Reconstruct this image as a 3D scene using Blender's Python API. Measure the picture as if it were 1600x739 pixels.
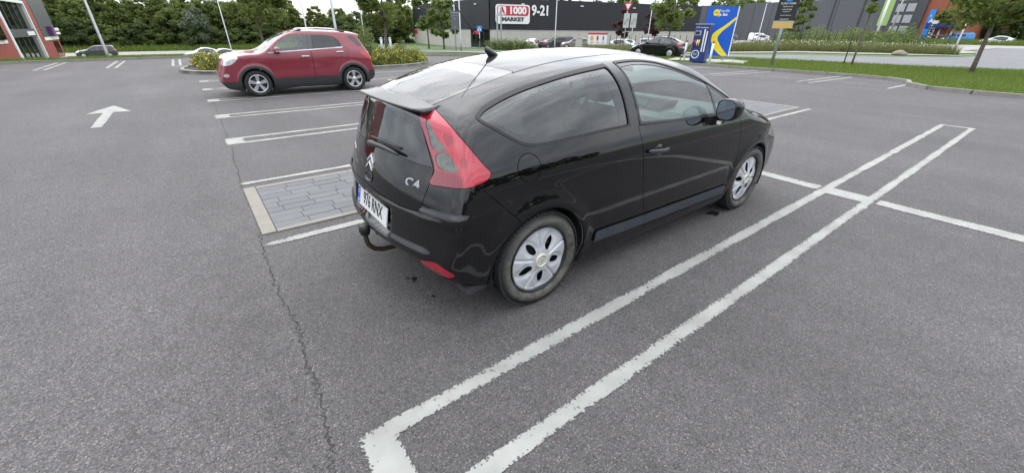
import bpy, bmesh, math, random
import numpy as np
from mathutils import Vector, Matrix
R = math.radians
random.seed(11)
RNG = np.random.default_rng(5)
scene = bpy.context.scene
for _o in list(bpy.data.objects):
    bpy.data.objects.remove(_o)
COL = scene.collection

# ------------------------------------------------------------------ camera
CAM_H, F_PX, PITCH, ROLL, YAW = 1.59, 621.557, 0.480174, 0.010145, 0.922018
_cd = bpy.data.cameras.new('camera')
_cd.sensor_fit = 'HORIZONTAL'; _cd.sensor_width = 36.0; _cd.lens = 36.0 * F_PX / 1600
_cd.clip_start = 0.05; _cd.clip_end = 3000
cam = bpy.data.objects.new('camera', _cd); COL.objects.link(cam)
_f = Vector((math.cos(YAW) * math.cos(PITCH), math.sin(YAW) * math.cos(PITCH), -math.sin(PITCH)))
_r = Vector((math.sin(YAW), -math.cos(YAW), 0)); _u = _r.cross(_f)
_r2 = _r * math.cos(ROLL) + _u * math.sin(ROLL); _u2 = -_r * math.sin(ROLL) + _u * math.cos(ROLL)
cam.matrix_world = Matrix(((_r2.x, _u2.x, -_f.x, 0), (_r2.y, _u2.y, -_f.y, 0), (_r2.z, _u2.z, -_f.z, CAM_H), (0, 0, 0, 1)))
scene.camera = cam

# ------------------------------------------------------------------ world: bright, mostly clouded sky
SUN_EL, SUN_AZ = R(50), R(70)          # azimuth measured from +x towards +y
world = bpy.data.worlds.new('World'); scene.world = world; world.use_nodes = True
nt = world.node_tree; nt.nodes.clear()
_out = nt.nodes.new('ShaderNodeOutputWorld'); _bg = nt.nodes.new('ShaderNodeBackground')
sky = nt.nodes.new('ShaderNodeTexSky'); sky.sky_type = 'NISHITA'; sky.sun_disc = False
sky.sun_elevation = SUN_EL; sky.sun_rotation = math.pi / 2 - SUN_AZ
sky.air_density = 1.0; sky.dust_density = 2.0; sky.ozone_density = 1.0
_tc = nt.nodes.new('ShaderNodeTexCoord'); _mp = nt.nodes.new('ShaderNodeMapping')
_mp.inputs['Scale'].default_value = (1.6, 1.6, 4.2)
_n1 = nt.nodes.new('ShaderNodeTexNoise'); _n1.inputs['Scale'].default_value = 1.5; _n1.inputs['Detail'].default_value = 7; _n1.inputs['Roughness'].default_value = .58
_rp = nt.nodes.new('ShaderNodeValToRGB')
_rp.color_ramp.elements[0].position = .28; _rp.color_ramp.elements[0].color = (.55, .55, .55, 1)
_rp.color_ramp.elements[1].position = .60; _rp.color_ramp.elements[1].color = (1, 1, 1, 1)
_n2 = nt.nodes.new('ShaderNodeTexNoise'); _n2.inputs['Scale'].default_value = 2.6; _n2.inputs['Detail'].default_value = 6
_rc = nt.nodes.new('ShaderNodeValToRGB')
_rc.color_ramp.elements[0].position = .30; _rc.color_ramp.elements[0].color = (6.6, 7.3, 8.4, 1)
_rc.color_ramp.elements[1].position = .70; _rc.color_ramp.elements[1].color = (13.5, 13.7, 14.0, 1)
_mx = nt.nodes.new('ShaderNodeMix'); _mx.data_type = 'RGBA'
L = nt.links.new
L(_tc.outputs['Generated'], _mp.inputs['Vector']); L(_mp.outputs[0], _n1.inputs['Vector']); L(_mp.outputs[0], _n2.inputs['Vector'])
L(_n1.outputs['Fac'], _rp.inputs[0]); L(_n2.outputs['Fac'], _rc.inputs[0])
# an overcast sky is about three times brighter overhead than at the horizon
_sp = nt.nodes.new('ShaderNodeSeparateXYZ'); L(_tc.outputs['Generated'], _sp.inputs[0])
_gr = nt.nodes.new('ShaderNodeMapRange'); _gr.inputs[1].default_value = 0; _gr.inputs[2].default_value = 1; _gr.inputs[3].default_value = .33; _gr.inputs[4].default_value = 1.2; L(_sp.outputs['Z'], _gr.inputs[0])
_cm = nt.nodes.new('ShaderNodeMix'); _cm.data_type = 'RGBA'; _cm.blend_type = 'MULTIPLY'; _cm.inputs['Factor'].default_value = 1.
L(_rc.outputs[0], _cm.inputs['A']); L(_gr.outputs[0], _cm.inputs['B'])
L(_rp.outputs[0], _mx.inputs['Factor']); L(sky.outputs[0], _mx.inputs['A']); L(_cm.outputs['Result'], _mx.inputs['B'])
L(_mx.outputs['Result'], _bg.inputs['Color']); _bg.inputs['Strength'].default_value = 0.10
L(_bg.outputs[0], _out.inputs[0])

# ------------------------------------------------------------------ sun through thin cloud
_sd = bpy.data.lights.new('sun', 'SUN'); _sd.energy = 0.5; _sd.angle = R(100); _sd.color = (1, .965, .91)
sun = bpy.data.objects.new('sun', _sd); COL.objects.link(sun)
_dv = Vector((math.cos(SUN_EL) * math.cos(SUN_AZ), math.cos(SUN_EL) * math.sin(SUN_AZ), math.sin(SUN_EL)))
sun.rotation_euler = (-_dv).to_track_quat('-Z', 'Y').to_euler()

vs = scene.view_settings
scene.display_settings.display_device = 'sRGB'
vs.view_transform = 'Standard'; vs.look = 'None'; vs.exposure = 1.52; vs.gamma = 1.0; vs.use_curve_mapping = False
scene.render.engine = 'CYCLES'
scene.cycles.max_bounces = 8; scene.cycles.transparent_max_bounces = 16

# ------------------------------------------------------------------ materials
MATS = {}
def mat(name, col=(.5, .5, .5), rough=.6, metal=0., spec=.5, coat=0., noise=None, bump=None, emit=None, trans=0., coat_ior=1.5):
    """Principled material. noise=(scale, amount[, col2]) mottles the colour, bump=(scale, strength, dist)."""
    if name in MATS: return MATS[name]
    m = bpy.data.materials.new(name); m.use_nodes = True; t = m.node_tree; b = t.nodes['Principled BSDF']
    b.inputs['Base Color'].default_value = (*col, 1); b.inputs['Roughness'].default_value = rough
    b.inputs['Metallic'].default_value = metal; b.inputs['Specular IOR Level'].default_value = spec
    b.inputs['Coat Weight'].default_value = coat; b.inputs['Coat IOR'].default_value = coat_ior; b.inputs['Coat Roughness'].default_value = .03
    b.inputs['Transmission Weight'].default_value = trans
    if emit: b.inputs['Emission Color'].default_value = (*emit[0], 1); b.inputs['Emission Strength'].default_value = emit[1]
    if noise or bump:
        tc = t.nodes.new('ShaderNodeTexCoord')
    if noise:
        n = t.nodes.new('ShaderNodeTexNoise'); n.inputs['Scale'].default_value = noise[0]; n.inputs['Detail'].default_value = 5
        t.links.new(tc.outputs['Object'], n.inputs['Vector'])
        r = t.nodes.new('ShaderNodeValToRGB'); r.color_ramp.elements[0].position = .3; r.color_ramp.elements[1].position = .7
        c2 = noise[2] if len(noise) > 2 else tuple(c * (1 + noise[1]) for c in col)
        c1 = col if len(noise) > 2 else tuple(c * (1 - noise[1]) for c in col)
        r.color_ramp.elements[0].color = (*c1, 1); r.color_ramp.elements[1].color = (*c2, 1)
        t.links.new(n.outputs['Fac'], r.inputs[0]); t.links.new(r.outputs[0], b.inputs['Base Color'])
    if bump:
        n = t.nodes.new('ShaderNodeTexNoise'); n.inputs['Scale'].default_value = bump[0]; n.inputs['Detail'].default_value = 4
        t.links.new(tc.outputs['Object'], n.inputs['Vector'])
        bm_ = t.nodes.new('ShaderNodeBump'); bm_.inputs['Strength'].default_value = bump[1]; bm_.inputs['Distance'].default_value = bump[2]
        t.links.new(n.outputs['Fac'], bm_.inputs['Height']); t.links.new(bm_.outputs[0], b.inputs['Normal'])
    MATS[name] = m
    return m
def glass_mat(name, tint, refl=1.0, rough=.0, film=0.):
    """thin pane: tinted see-through with fresnel reflection"""
    if name in MATS: return MATS[name]
    m = bpy.data.materials.new(name); m.use_nodes = True; t = m.node_tree; t.nodes.clear()
    o = t.nodes.new('ShaderNodeOutputMaterial'); tr = t.nodes.new('ShaderNodeBsdfTransparent'); gl = t.nodes.new('ShaderNodeBsdfGlossy')
    tr.inputs[0].default_value = (*tint, 1); gl.inputs['Roughness'].default_value = rough; gl.inputs[0].default_value = (refl, refl, refl, 1)
    fr = t.nodes.new('ShaderNodeFresnel'); fr.inputs[0].default_value = 1.62
    mx = t.nodes.new('ShaderNodeMixShader')
    if film:      # uneven pale veil mixed in, standing in for sky light on the pane
        df = t.nodes.new('ShaderNodeBsdfDiffuse'); df.inputs[0].default_value = (.42, .44, .43, 1); m0 = t.nodes.new('ShaderNodeMixShader')
        tc = t.nodes.new('ShaderNodeTexCoord'); n = t.nodes.new('ShaderNodeTexNoise'); n.inputs['Scale'].default_value = 6; n.inputs['Detail'].default_value = 8; t.links.new(tc.outputs['Object'], n.inputs['Vector'])
        mr = t.nodes.new('ShaderNodeMapRange'); mr.inputs[1].default_value = .3; mr.inputs[2].default_value = .7; mr.inputs[3].default_value = film * .6; mr.inputs[4].default_value = film * 1.4; t.links.new(n.outputs['Fac'], mr.inputs[0])
        t.links.new(mr.outputs[0], m0.inputs[0]); t.links.new(tr.outputs[0], m0.inputs[1]); t.links.new(df.outputs[0], m0.inputs[2]); tr = m0
    t.links.new(fr.outputs[0], mx.inputs[0]); t.links.new(tr.outputs[0], mx.inputs[1]); t.links.new(gl.outputs[0], mx.inputs[2]); t.links.new(mx.outputs[0], o.inputs[0])
    MATS[name] = m
    return m

# ------------------------------------------------------------------ objects
def tag(o, label=None, cat=None, group=None, kind=None):
    if label: o['label'] = label
    if cat: o['category'] = cat
    if group: o['group'] = group
    if kind: o['kind'] = kind
    return o
def empty(name, loc=(0, 0, 0), rz=0, label=None, cat=None, group=None, scale=1.):
    o = bpy.data.objects.new(name, None); COL.objects.link(o); o.empty_display_size = .2
    o.location = loc; o.rotation_euler = (0, 0, rz); o.scale = (scale,) * 3
    return tag(o, label, cat, group)
def link(name, me, parent=None):
    o = bpy.data.objects.new(name, me); COL.objects.link(o)
    if parent is not None: o.parent = parent
    return o
def mesh_of(name, V, F, m, smooth=False, mats=None, mi=None):
    me = bpy.data.meshes.new(name); me.from_pydata([tuple(v) for v in V], [], [tuple(f) for f in F])
    for mm in (mats or [m]): me.materials.append(mm)
    if mi is not None: me.polygons.foreach_set('material_index', mi)
    if smooth: me.polygons.foreach_set('use_smooth', [True] * len(me.polygons))
    me.update()
    return me
def copy_tree(o, parent=None):
    c = o.copy(); COL.objects.link(c); c.parent = parent
    for ch in list(o.children): copy_tree(ch, c)
    return c
class MB:
    """collects simple solids into one mesh"""
    def __init__(s): s.V = []; s.F = []; s.S = []
    def add(s, V, F, smooth=False):
        n = len(s.V); s.V += [tuple(v) for v in V]; s.F += [tuple(i + n for i in f) for f in F]; s.S += [smooth] * len(F); return s
    def box(s, a, b, M=None, bev=0.):
        (x0, y0, z0), (x1, y1, z1) = a, b
        if x0 > x1: x0, x1 = x1, x0
        if y0 > y1: y0, y1 = y1, y0
        if z0 > z1: z0, z1 = z1, z0
        if bev <= 0:
            V = [(x, y, z) for z in (z0, z1) for (x, y) in ((x0, y0), (x1, y0), (x1, y1), (x0, y1))]
            F = [(0, 3, 2, 1), (4, 5, 6, 7), (0, 1, 5, 4), (1, 2, 6, 5), (2, 3, 7, 6), (3, 0, 4, 7)]
        else:
            bm = bmesh.new(); bmesh.ops.create_cube(bm, size=1)
            for v in bm.verts: v.co = ((x0 + x1) / 2 + v.co.x * (x1 - x0), (y0 + y1) / 2 + v.co.y * (y1 - y0), (z0 + z1) / 2 + v.co.z * (z1 - z0))
            bmesh.ops.bevel(bm, geom=bm.edges[:], offset=bev, segments=2, profile=.5, affect='EDGES')
            bm.verts.index_update(); V = [tuple(v.co) for v in bm.verts]; F = [tuple(v.index for v in f.verts) for f in bm.faces]; bm.free()
        if M is not None: V = [tuple(M @ Vector(v)) for v in V]
        return s.add(V, F)
    def tube(s, pts, rad, n=10, cap=True, smooth=True):
        pts = [Vector(q) for q in pts]; rad = [rad] * len(pts) if not hasattr(rad, '__len__') else rad
        V = []; F = []; up = None
        for i, q in enumerate(pts):
            d = (pts[min(i + 1, len(pts) - 1)] - pts[max(i - 1, 0)]).normalized()
            if up is None: up = Vector((0, 0, 1)) if abs(d.z) < .9 else Vector((1, 0, 0))
            a = d.cross(up).normalized(); up = a.cross(d).normalized()
            for k in range(n):
                t = 2 * math.pi * k / n; V.append(q + (a * math.cos(t) + up * math.sin(t)) * rad[i])
        for i in range(len(pts) - 1):
            for k in range(n):
                F.append((i * n + k, i * n + (k + 1) % n, (i + 1) * n + (k + 1) % n, (i + 1) * n + k))
        if cap: F += [tuple(range(n - 1, -1, -1)), tuple(range((len(pts) - 1) * n, len(pts) * n))]
        return s.add(V, F, smooth)
    def lathe(s, prof, n=32, axis='z', M=None, smooth=True):
        V = []; F = []
        for (r, h) in prof:
            for k in range(n):
                t = 2 * math.pi * k / n; c, d = r * math.cos(t), r * math.sin(t)
                V.append({'z': (c, d, h), 'y': (c, h, d), 'x': (h, c, d)}[axis])
        m = len(prof)
        for i in range(m - 1):
            for k in range(n):
                q = (i * n + k, i * n + (k + 1) % n, (i + 1) * n + (k + 1) % n, (i + 1) * n + k)
                F.append(q if axis != 'y' else q[::-1])
        if M is not None: V = [tuple(M @ Vector(v)) for v in V]
        return s.add(V, F, smooth)
    def prism(s, poly, h0, h1, plane='xz', M=None):
        """extrude a 2D polygon; plane xz extrudes along y, xy along z, yz along x"""
        n = len(poly); f = {'xz': lambda a, b, h: (a, h, b), 'xy': lambda a, b, h: (a, b, h), 'yz': lambda a, b, h: (h, a, b)}[plane]
        V = [f(a, b, h0) for a, b in poly] + [f(a, b, h1) for a, b in poly]
        F = [tuple(range(n - 1, -1, -1)), tuple(range(n, 2 * n))] + [(i, (i + 1) % n, n + (i + 1) % n, n + i) for i in range(n)]
        if M is not None: V = [tuple(M @ Vector(v)) for v in V]
        return s.add(V, F)
    def obj(s, name, m, parent=None, fix=True):
        me = mesh_of(name, s.V, s.F, m); me.polygons.foreach_set('use_smooth', s.S)
        if fix:
            bm = bmesh.new(); bm.from_mesh(me); bmesh.ops.recalc_face_normals(bm, faces=bm.faces[:]); bm.to_mesh(me); bm.free()
        return link(name, me, parent)
def text_obj(name, s, size, m, parent, M, depth=.004, width=1., align='CENTER', bold=0.):
    """lettering as mesh; M places text plane (x right, y up, z out)"""
    cu = bpy.data.curves.new(name, 'FONT'); cu.body = s; cu.size = size; cu.extrude = depth; cu.align_x = align; cu.align_y = 'CENTER'; cu.offset = bold
    cu.resolution_u = 3
    t = bpy.data.objects.new(name, cu); COL.objects.link(t)
    dg = bpy.context.evaluated_depsgraph_get(); me = bpy.data.meshes.new_from_object(t.evaluated_get(dg))
    bpy.data.objects.remove(t)
    me.transform(M @ Matrix.Diagonal((width, 1, 1, 1))); me.materials.clear(); me.materials.append(m); me.name = name
    return link(name, me, parent)
def frame(o, x, y):
    """matrix from origin and the right/up directions"""
    x = Vector(x).normalized(); y = Vector(y).normalized(); z = x.cross(y)
    return Matrix(((x.x, y.x, z.x, o[0]), (x.y, y.y, z.y, o[1]), (x.z, y.z, z.z, o[2]), (0, 0, 0, 1)))
def nspline(xs, ys):
    """natural cubic spline evaluator"""
    xs=np.array(xs,float); ys=np.array(ys,float); n=len(xs); h=np.diff(xs)
    A=np.eye(n); b=np.zeros(n)
    for i in range(1,n-1):
        A[i,i-1]=h[i-1]; A[i,i]=2*(h[i-1]+h[i]); A[i,i+1]=h[i]
        b[i]=6*((ys[i+1]-ys[i])/h[i]-(ys[i]-ys[i-1])/h[i-1])
    m=np.linalg.solve(A,b)
    def f(x):
        x=np.clip(x,xs[0],xs[-1]); i=np.clip(np.searchsorted(xs,x)-1,0,n-2)
        a=xs[i+1]-x; c=x-xs[i]; hh=h[i]
        return (m[i]*a**3+m[i+1]*c**3)/(6*hh)+(ys[i]/hh-m[i]*hh/6)*a+(ys[i+1]/hh-m[i+1]*hh/6)*c
    return f
def crom(pts, n=12, closed=True):
    """centripetal-ish Catmull-Rom through pts; repeated point = sharp corner"""
    P=np.array(pts,float); N=len(P); out=[]
    rng=range(N) if closed else range(N-1)
    for i in rng:
        p0,p1,p2,p3=(P[(i-1)%N],P[i],P[(i+1)%N],P[(i+2)%N]) if closed else (P[max(i-1,0)],P[i],P[i+1],P[min(i+2,N-1)])
        if np.allclose(p1,p2): continue
        L=np.linalg.norm(p2-p1)
        def tang(a,b,c):
            la=np.linalg.norm(b-a); lc=np.linalg.norm(c-b)
            if la<1e-9 or lc<1e-9: return None
            return ((b-a)/la*lc+(c-b)/lc*la)/(la+lc)
        m1=tang(p0,p1,p2); m2=tang(p1,p2,p3)
        d=(p2-p1)/L
        m1=d if m1 is None else m1; m2=d if m2 is None else m2
        for t in np.linspace(0,1,n,endpoint=False):
            out.append((2*t**3-3*t**2+1)*p1+(t**3-2*t**2+t)*L*m1+(-2*t**3+3*t**2)*p2+(t**3-t**2)*L*m2)
    if not closed: out.append(P[-1])
    return np.array(out)
def poly_sdf(Q, X, Y):
    """signed distance of points to closed polygon Q (negative inside)"""
    X=np.asarray(X,float); Y=np.asarray(Y,float)
    d2=np.full(X.shape,1e9); ins=np.zeros(X.shape,bool)
    for i in range(len(Q)):
        ax,ay=Q[i-1]; bx,by=Q[i]
        ex,ey=bx-ax,by-ay; L=ex*ex+ey*ey
        if L<1e-14: continue
        t=np.clip(((X-ax)*ex+(Y-ay)*ey)/L,0,1)
        d2=np.minimum(d2,(X-ax-t*ex)**2+(Y-ay-t*ey)**2)
        c=(ay>Y)!=(by>Y)
        if abs(ey)>1e-14: ins^=c&(X<ex*(Y-ay)/ey+ax)
    return np.where(ins,-1,1)*np.sqrt(d2)
class Grid2:
    """polygon distance on a grid, cubic B-spline lookup (smooth)"""
    def __init__(s,Q,step=.012,pad=.6):
        lo=Q.min(0)-pad; hi=Q.max(0)+pad
        nx,ny=np.ceil((hi-lo)/step).astype(int)+1
        xs=lo[0]+step*np.arange(nx); ys=lo[1]+step*np.arange(ny)
        X,Y=np.meshgrid(xs,ys,indexing='ij')
        s.g=poly_sdf(Q,X,Y); s.lo=lo; s.st=step; s.n=(nx,ny)
    def __call__(s,x,y):
        u=np.clip((x-s.lo[0])/s.st,1.01,s.n[0]-3.01); v=np.clip((y-s.lo[1])/s.st,1.01,s.n[1]-3.01)
        i=u.astype(int); j=v.astype(int); u=u-i; v=v-j
        def w(t): return ((1-t)**3/6,(3*t**3-6*t**2+4)/6,(-3*t**3+3*t**2+3*t+1)/6,t**3/6)
        wu=w(u); wv=w(v); r=0
        for a in range(4):
            for b in range(4): r=r+wu[a]*wv[b]*s.g[i+a-1,j+b-1]
        return r
def sstep(x,a,b):
    t=np.clip((x-a)/(b-a),0,1); return t*t*t*(t*(6*t-15)+10)
def smax(a,b,k):
    h=np.clip(.5+.5*(a-b)/k,0,1); return b+(a-b)*h+k*h*(1-h)
# compact coupe, local frame: x forward from rear axle, y left, z up
C4_WB=2.629
C4_PROF=[(3.25,.17),(1.5,.17),(0,.19),(-.48,.265),(-.64,.31),(-.722,.38),(-.762,.46),(-.757,.54),(-.745,.62),(-.735,.72),(-.716,.80),(-.691,.87),(-.658,.95),(-.627,1.03),(-.585,1.14),(-.56,1.20),(-.521,1.238),(-.40,1.290),(-.2,1.350),(0,1.393),(.25,1.430),(.5,1.453),(.8,1.466),(1.05,1.469),(1.3,1.460),(1.55,1.433),(1.8,1.370),(2.05,1.267),(2.25,1.164),(2.40,1.085),(2.53,1.030),(2.7,.994),(2.9,.950),(3.1,.882),(3.27,.80),(3.42,.69),(3.53,.53),(3.56,.40),(3.52,.27),(3.40,.19)]
C4P=dict(w=[.787,.830,.848,.862,.867,.866,.861,.850,.829,.795,.732,.664,.591],ar=[.02,.06,.04,.066,.09,.125,.15],ft=.13,fb=.14,rb=.26,k0=.06,k1=.05)
def c4_model(q=C4P,prof=C4_PROF):
    G=Grid2(crom(prof,10))
    w0=nspline([.10,.18,.25,.40,.60,.75,.86,.93,1.0,1.1,1.25,1.38,1.5],q['w'])
    ar=nspline([0,.3,.6,.85,1.0,1.2,1.5],q['ar'])
    def f(P):
        x,y,z=P[:,0],np.abs(P[:,1]),P[:,2]
        W=w0(z)-ar(z)*np.clip((.75-x)/1.3,0,2)**2-q['ft']*np.clip((x-2.25)/1.15,0,3)**2.5
        for xa in(0,C4_WB):
            r=np.hypot(x-xa,z-.31)
            W=W+.016*np.exp(-((r-.375)/.06)**2)*sstep(z,.2,.35)
        yy=y*y
        xs=x+q['fb']*yy*sstep(x,1.0,2.6)-q['rb']*yy*sstep(-x,-.5,.35)
        zs=z+yy*(.10+.08*sstep(z,.95,1.25))
        k=q['k0']+q['k1']*sstep(z,.9,1.3)*sstep(x,-.5,-.1)+.06*sstep(x,2.3,3.0)+.05*sstep(.5-z,0,.3)
        return smax(y-W,G(xs,zs),k)
    return f

# ------------------------------------------------------------------ smooth body shells that can be cut along outlines
class Shell:
    def __init__(s, V, N, F): s.V = V; s.N = N; s.F = F          # F: list of index tuples
    def sub(s, faces): return Shell(s.V, s.N, faces)
    def cut(s, sd, lo=0., hi=None):
        """split along sd; returns (part with sd<lo, part with sd>hi); the strip between is dropped"""
        if hi is None: hi = lo
        a = s._clip(sd - lo, True); b = s._clip(sd - hi, False)
        return a, b
    def _clip(s, sd, inside):
        w = sd if inside else -sd
        n = len(s.F); L_ = np.fromiter((len(f) for f in s.F), int, n); A = np.full((n, L_.max() if n else 1), -1)
        flat = np.fromiter((i for f in s.F for i in f), int, L_.sum())
        mk = np.arange(A.shape[1])[None] < L_[:, None]; A[mk] = flat
        q = np.where(mk, w[A], np.nan); mx_ = np.nanmax(q, 1) if n else q; mn = np.nanmin(q, 1) if n else q
        keep = [s.F[i] for i in np.nonzero(mx_ <= 0)[0]]
        V = list(); N = list(); base = len(s.V); cache = {}
        for i in np.nonzero((mx_ > 0) & (mn < 0))[0]:
            f = s.F[i]; o = []
            for k in range(len(f)):
                a, b = f[k], f[(k + 1) % len(f)]; wa, wb = w[a], w[b]
                if wa <= 0: o.append(a)
                if (wa < 0 < wb) or (wb < 0 < wa):
                    e = (a, b) if a < b else (b, a)
                    if e not in cache:
                        t = w[e[0]] / (w[e[0]] - w[e[1]]); cache[e] = base + len(V)
                        V.append(s.V[e[0]] * (1 - t) + s.V[e[1]] * t); nn = s.N[e[0]] * (1 - t) + s.N[e[1]] * t; N.append(nn / np.linalg.norm(nn))
                    o.append(cache[e])
            if len(o) > 2: keep.append(tuple(o))
        return Shell(np.vstack([s.V, np.array(V)]) if V else s.V, np.vstack([s.N, np.array(N)]) if N else s.N, keep)
    def pick(s, fn):
        """split faces by a test on the face centre"""
        C_ = np.array([s.V[list(f)].mean(0) for f in s.F]) if s.F else np.zeros((0, 3))
        k = fn(C_); return s.sub([f for f, t in zip(s.F, k) if t]), s.sub([f for f, t in zip(s.F, k) if not t])
    def compact(s):
        if not s.F: return s
        used = np.unique(np.fromiter((i for f in s.F for i in f), int)); mp = np.full(len(s.V), -1); mp[used] = np.arange(len(used))
        return Shell(s.V[used], s.N[used], [tuple(int(mp[i]) for i in f) for f in s.F])
    def obj(s, name, m, parent=None, off=0., offs=None):
        c = s.compact()
        d = off if offs is None else offs(c.V)[:, None]
        V = c.V + c.N * d
        me = mesh_of(name, V, c.F, m, True)
        if len(c.V): me.normals_split_custom_set_from_vertices([tuple(n) for n in c.N])
        return link(name, me, parent)
def make_shell(f, xr, xf, zr, zf, dx, nr, nf, th):
    """march rays from an inner spine out to the zero set of f"""
    O = []; D = []
    e = np.stack([0 * th, np.sin(th), -np.cos(th)], 1)
    for k in range(nr, 0, -1):
        ph = math.pi / 2 * k / nr
        if k == nr: O.append(np.array([[xr, 0, zr]])); D.append(np.array([[-1., 0, 0]])); continue
        O.append(np.tile([xr, 0, zr], (len(th), 1))); D.append(e * math.cos(ph) + np.array([-math.sin(ph), 0, 0]))
    nm = max(2, int((xf - xr) / dx))
    for x in np.linspace(xr, xf, nm):
        O.append(np.tile([x, 0, zr + (zf - zr) * (x - xr) / (xf - xr)], (len(th), 1))); D.append(e)
    for k in range(1, nf + 1):
        ph = math.pi / 2 * k / nf
        if k == nf: O.append(np.array([[xf, 0, zf]])); D.append(np.array([[1., 0, 0]])); continue
        O.append(np.tile([xf, 0, zf], (len(th), 1))); D.append(e * math.cos(ph) + np.array([math.sin(ph), 0, 0]))
    nring = len(O) - 2; n = len(th)
    O = np.vstack(O); D = np.vstack(D); a = np.full(len(O), .02); b = np.full(len(O), 1.9)
    for _ in range(22):
        m_ = (a + b) / 2; ins = f(O + D * m_[:, None]) < 0; a = np.where(ins, m_, a); b = np.where(ins, b, m_)
    V = O + D * a[:, None]
    h = 2e-3; N = np.stack([f(V + h * q) - f(V - h * q) for q in np.eye(3)], 1); N /= np.linalg.norm(N, axis=1)[:, None]
    F = []
    idx = lambda i, j: 1 + i * n + j % n
    last = len(V) - 1
    for j in range(n):
        F.append((0, idx(0, j), idx(0, j + 1))); F.append((last, idx(nring - 1, j + 1), idx(nring - 1, j)))
        for i in range(nring - 1): F.append((idx(i, j), idx(i + 1, j), idx(i + 1, j + 1), idx(i, j + 1)))
    # orientation
    q = F[n * 3]; v = V[list(q)]; nn = np.cross(v[1] - v[0], v[2] - v[1])
    if nn @ N[q[0]] < 0: F = [t[::-1] for t in F]
    return Shell(V, N, F)
def ring_angles(nside, nbot):
    """dense on sides and roof, sparse underneath"""
    a = R(42)
    return np.concatenate([np.linspace(a, 2 * math.pi - a, nside, endpoint=False), np.linspace(-a, a, nbot, endpoint=False)])
def poly2(pts, n=8, smooth=True):
    return crom(pts, n) if smooth else np.array(pts, float)

# ------------------------------------------------------------------ terrain and ground sheets
def sstep_(x, a, b):
    t = np.clip((x - a) / (b - a), 0, 1); return t * t * (3 - 2 * t)
def zt(x, y):
    """terrain height: the car park is a low plateau"""
    x = np.asarray(x, float); y = np.asarray(y, float); d = np.hypot(x, y); az = np.degrees(np.arctan2(y, x))
    rm = np.interp(d, [23, 31, 35, 45, 60, 88, 150, 400, 1000], [0, -.06, -.3, -.5, -.9, -1.65, -2.0, -2.2, -2.5]) * np.interp(az, [0, 20, 33, 46], [.10, .12, .8, 1])
    lf = np.interp(d, [32, 34, 38, 45, 60, 400], [0, -.4, -1.3, -2.2, -2.5, -2.9])
    wl = sstep_(az, 72, 84) * (1 - sstep_(az, 122, 138)); wr = sstep_(az, -42, -28) * (1 - sstep_(az, 72, 84))
    return wl * lf + wr * rm
def bearing(u):
    """compass direction of a column of the photograph (0..1600)"""
    return YAW - math.atan((u - 800 - 3.3) / (F_PX / math.cos(PITCH)))
def pos(u, d, dz=0.):
    a = bearing(u); x, y = d * math.cos(a), d * math.sin(a); return (x, y, float(zt(x, y)) + dz)
def gz(x, y): return float(zt(x, y))

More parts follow.
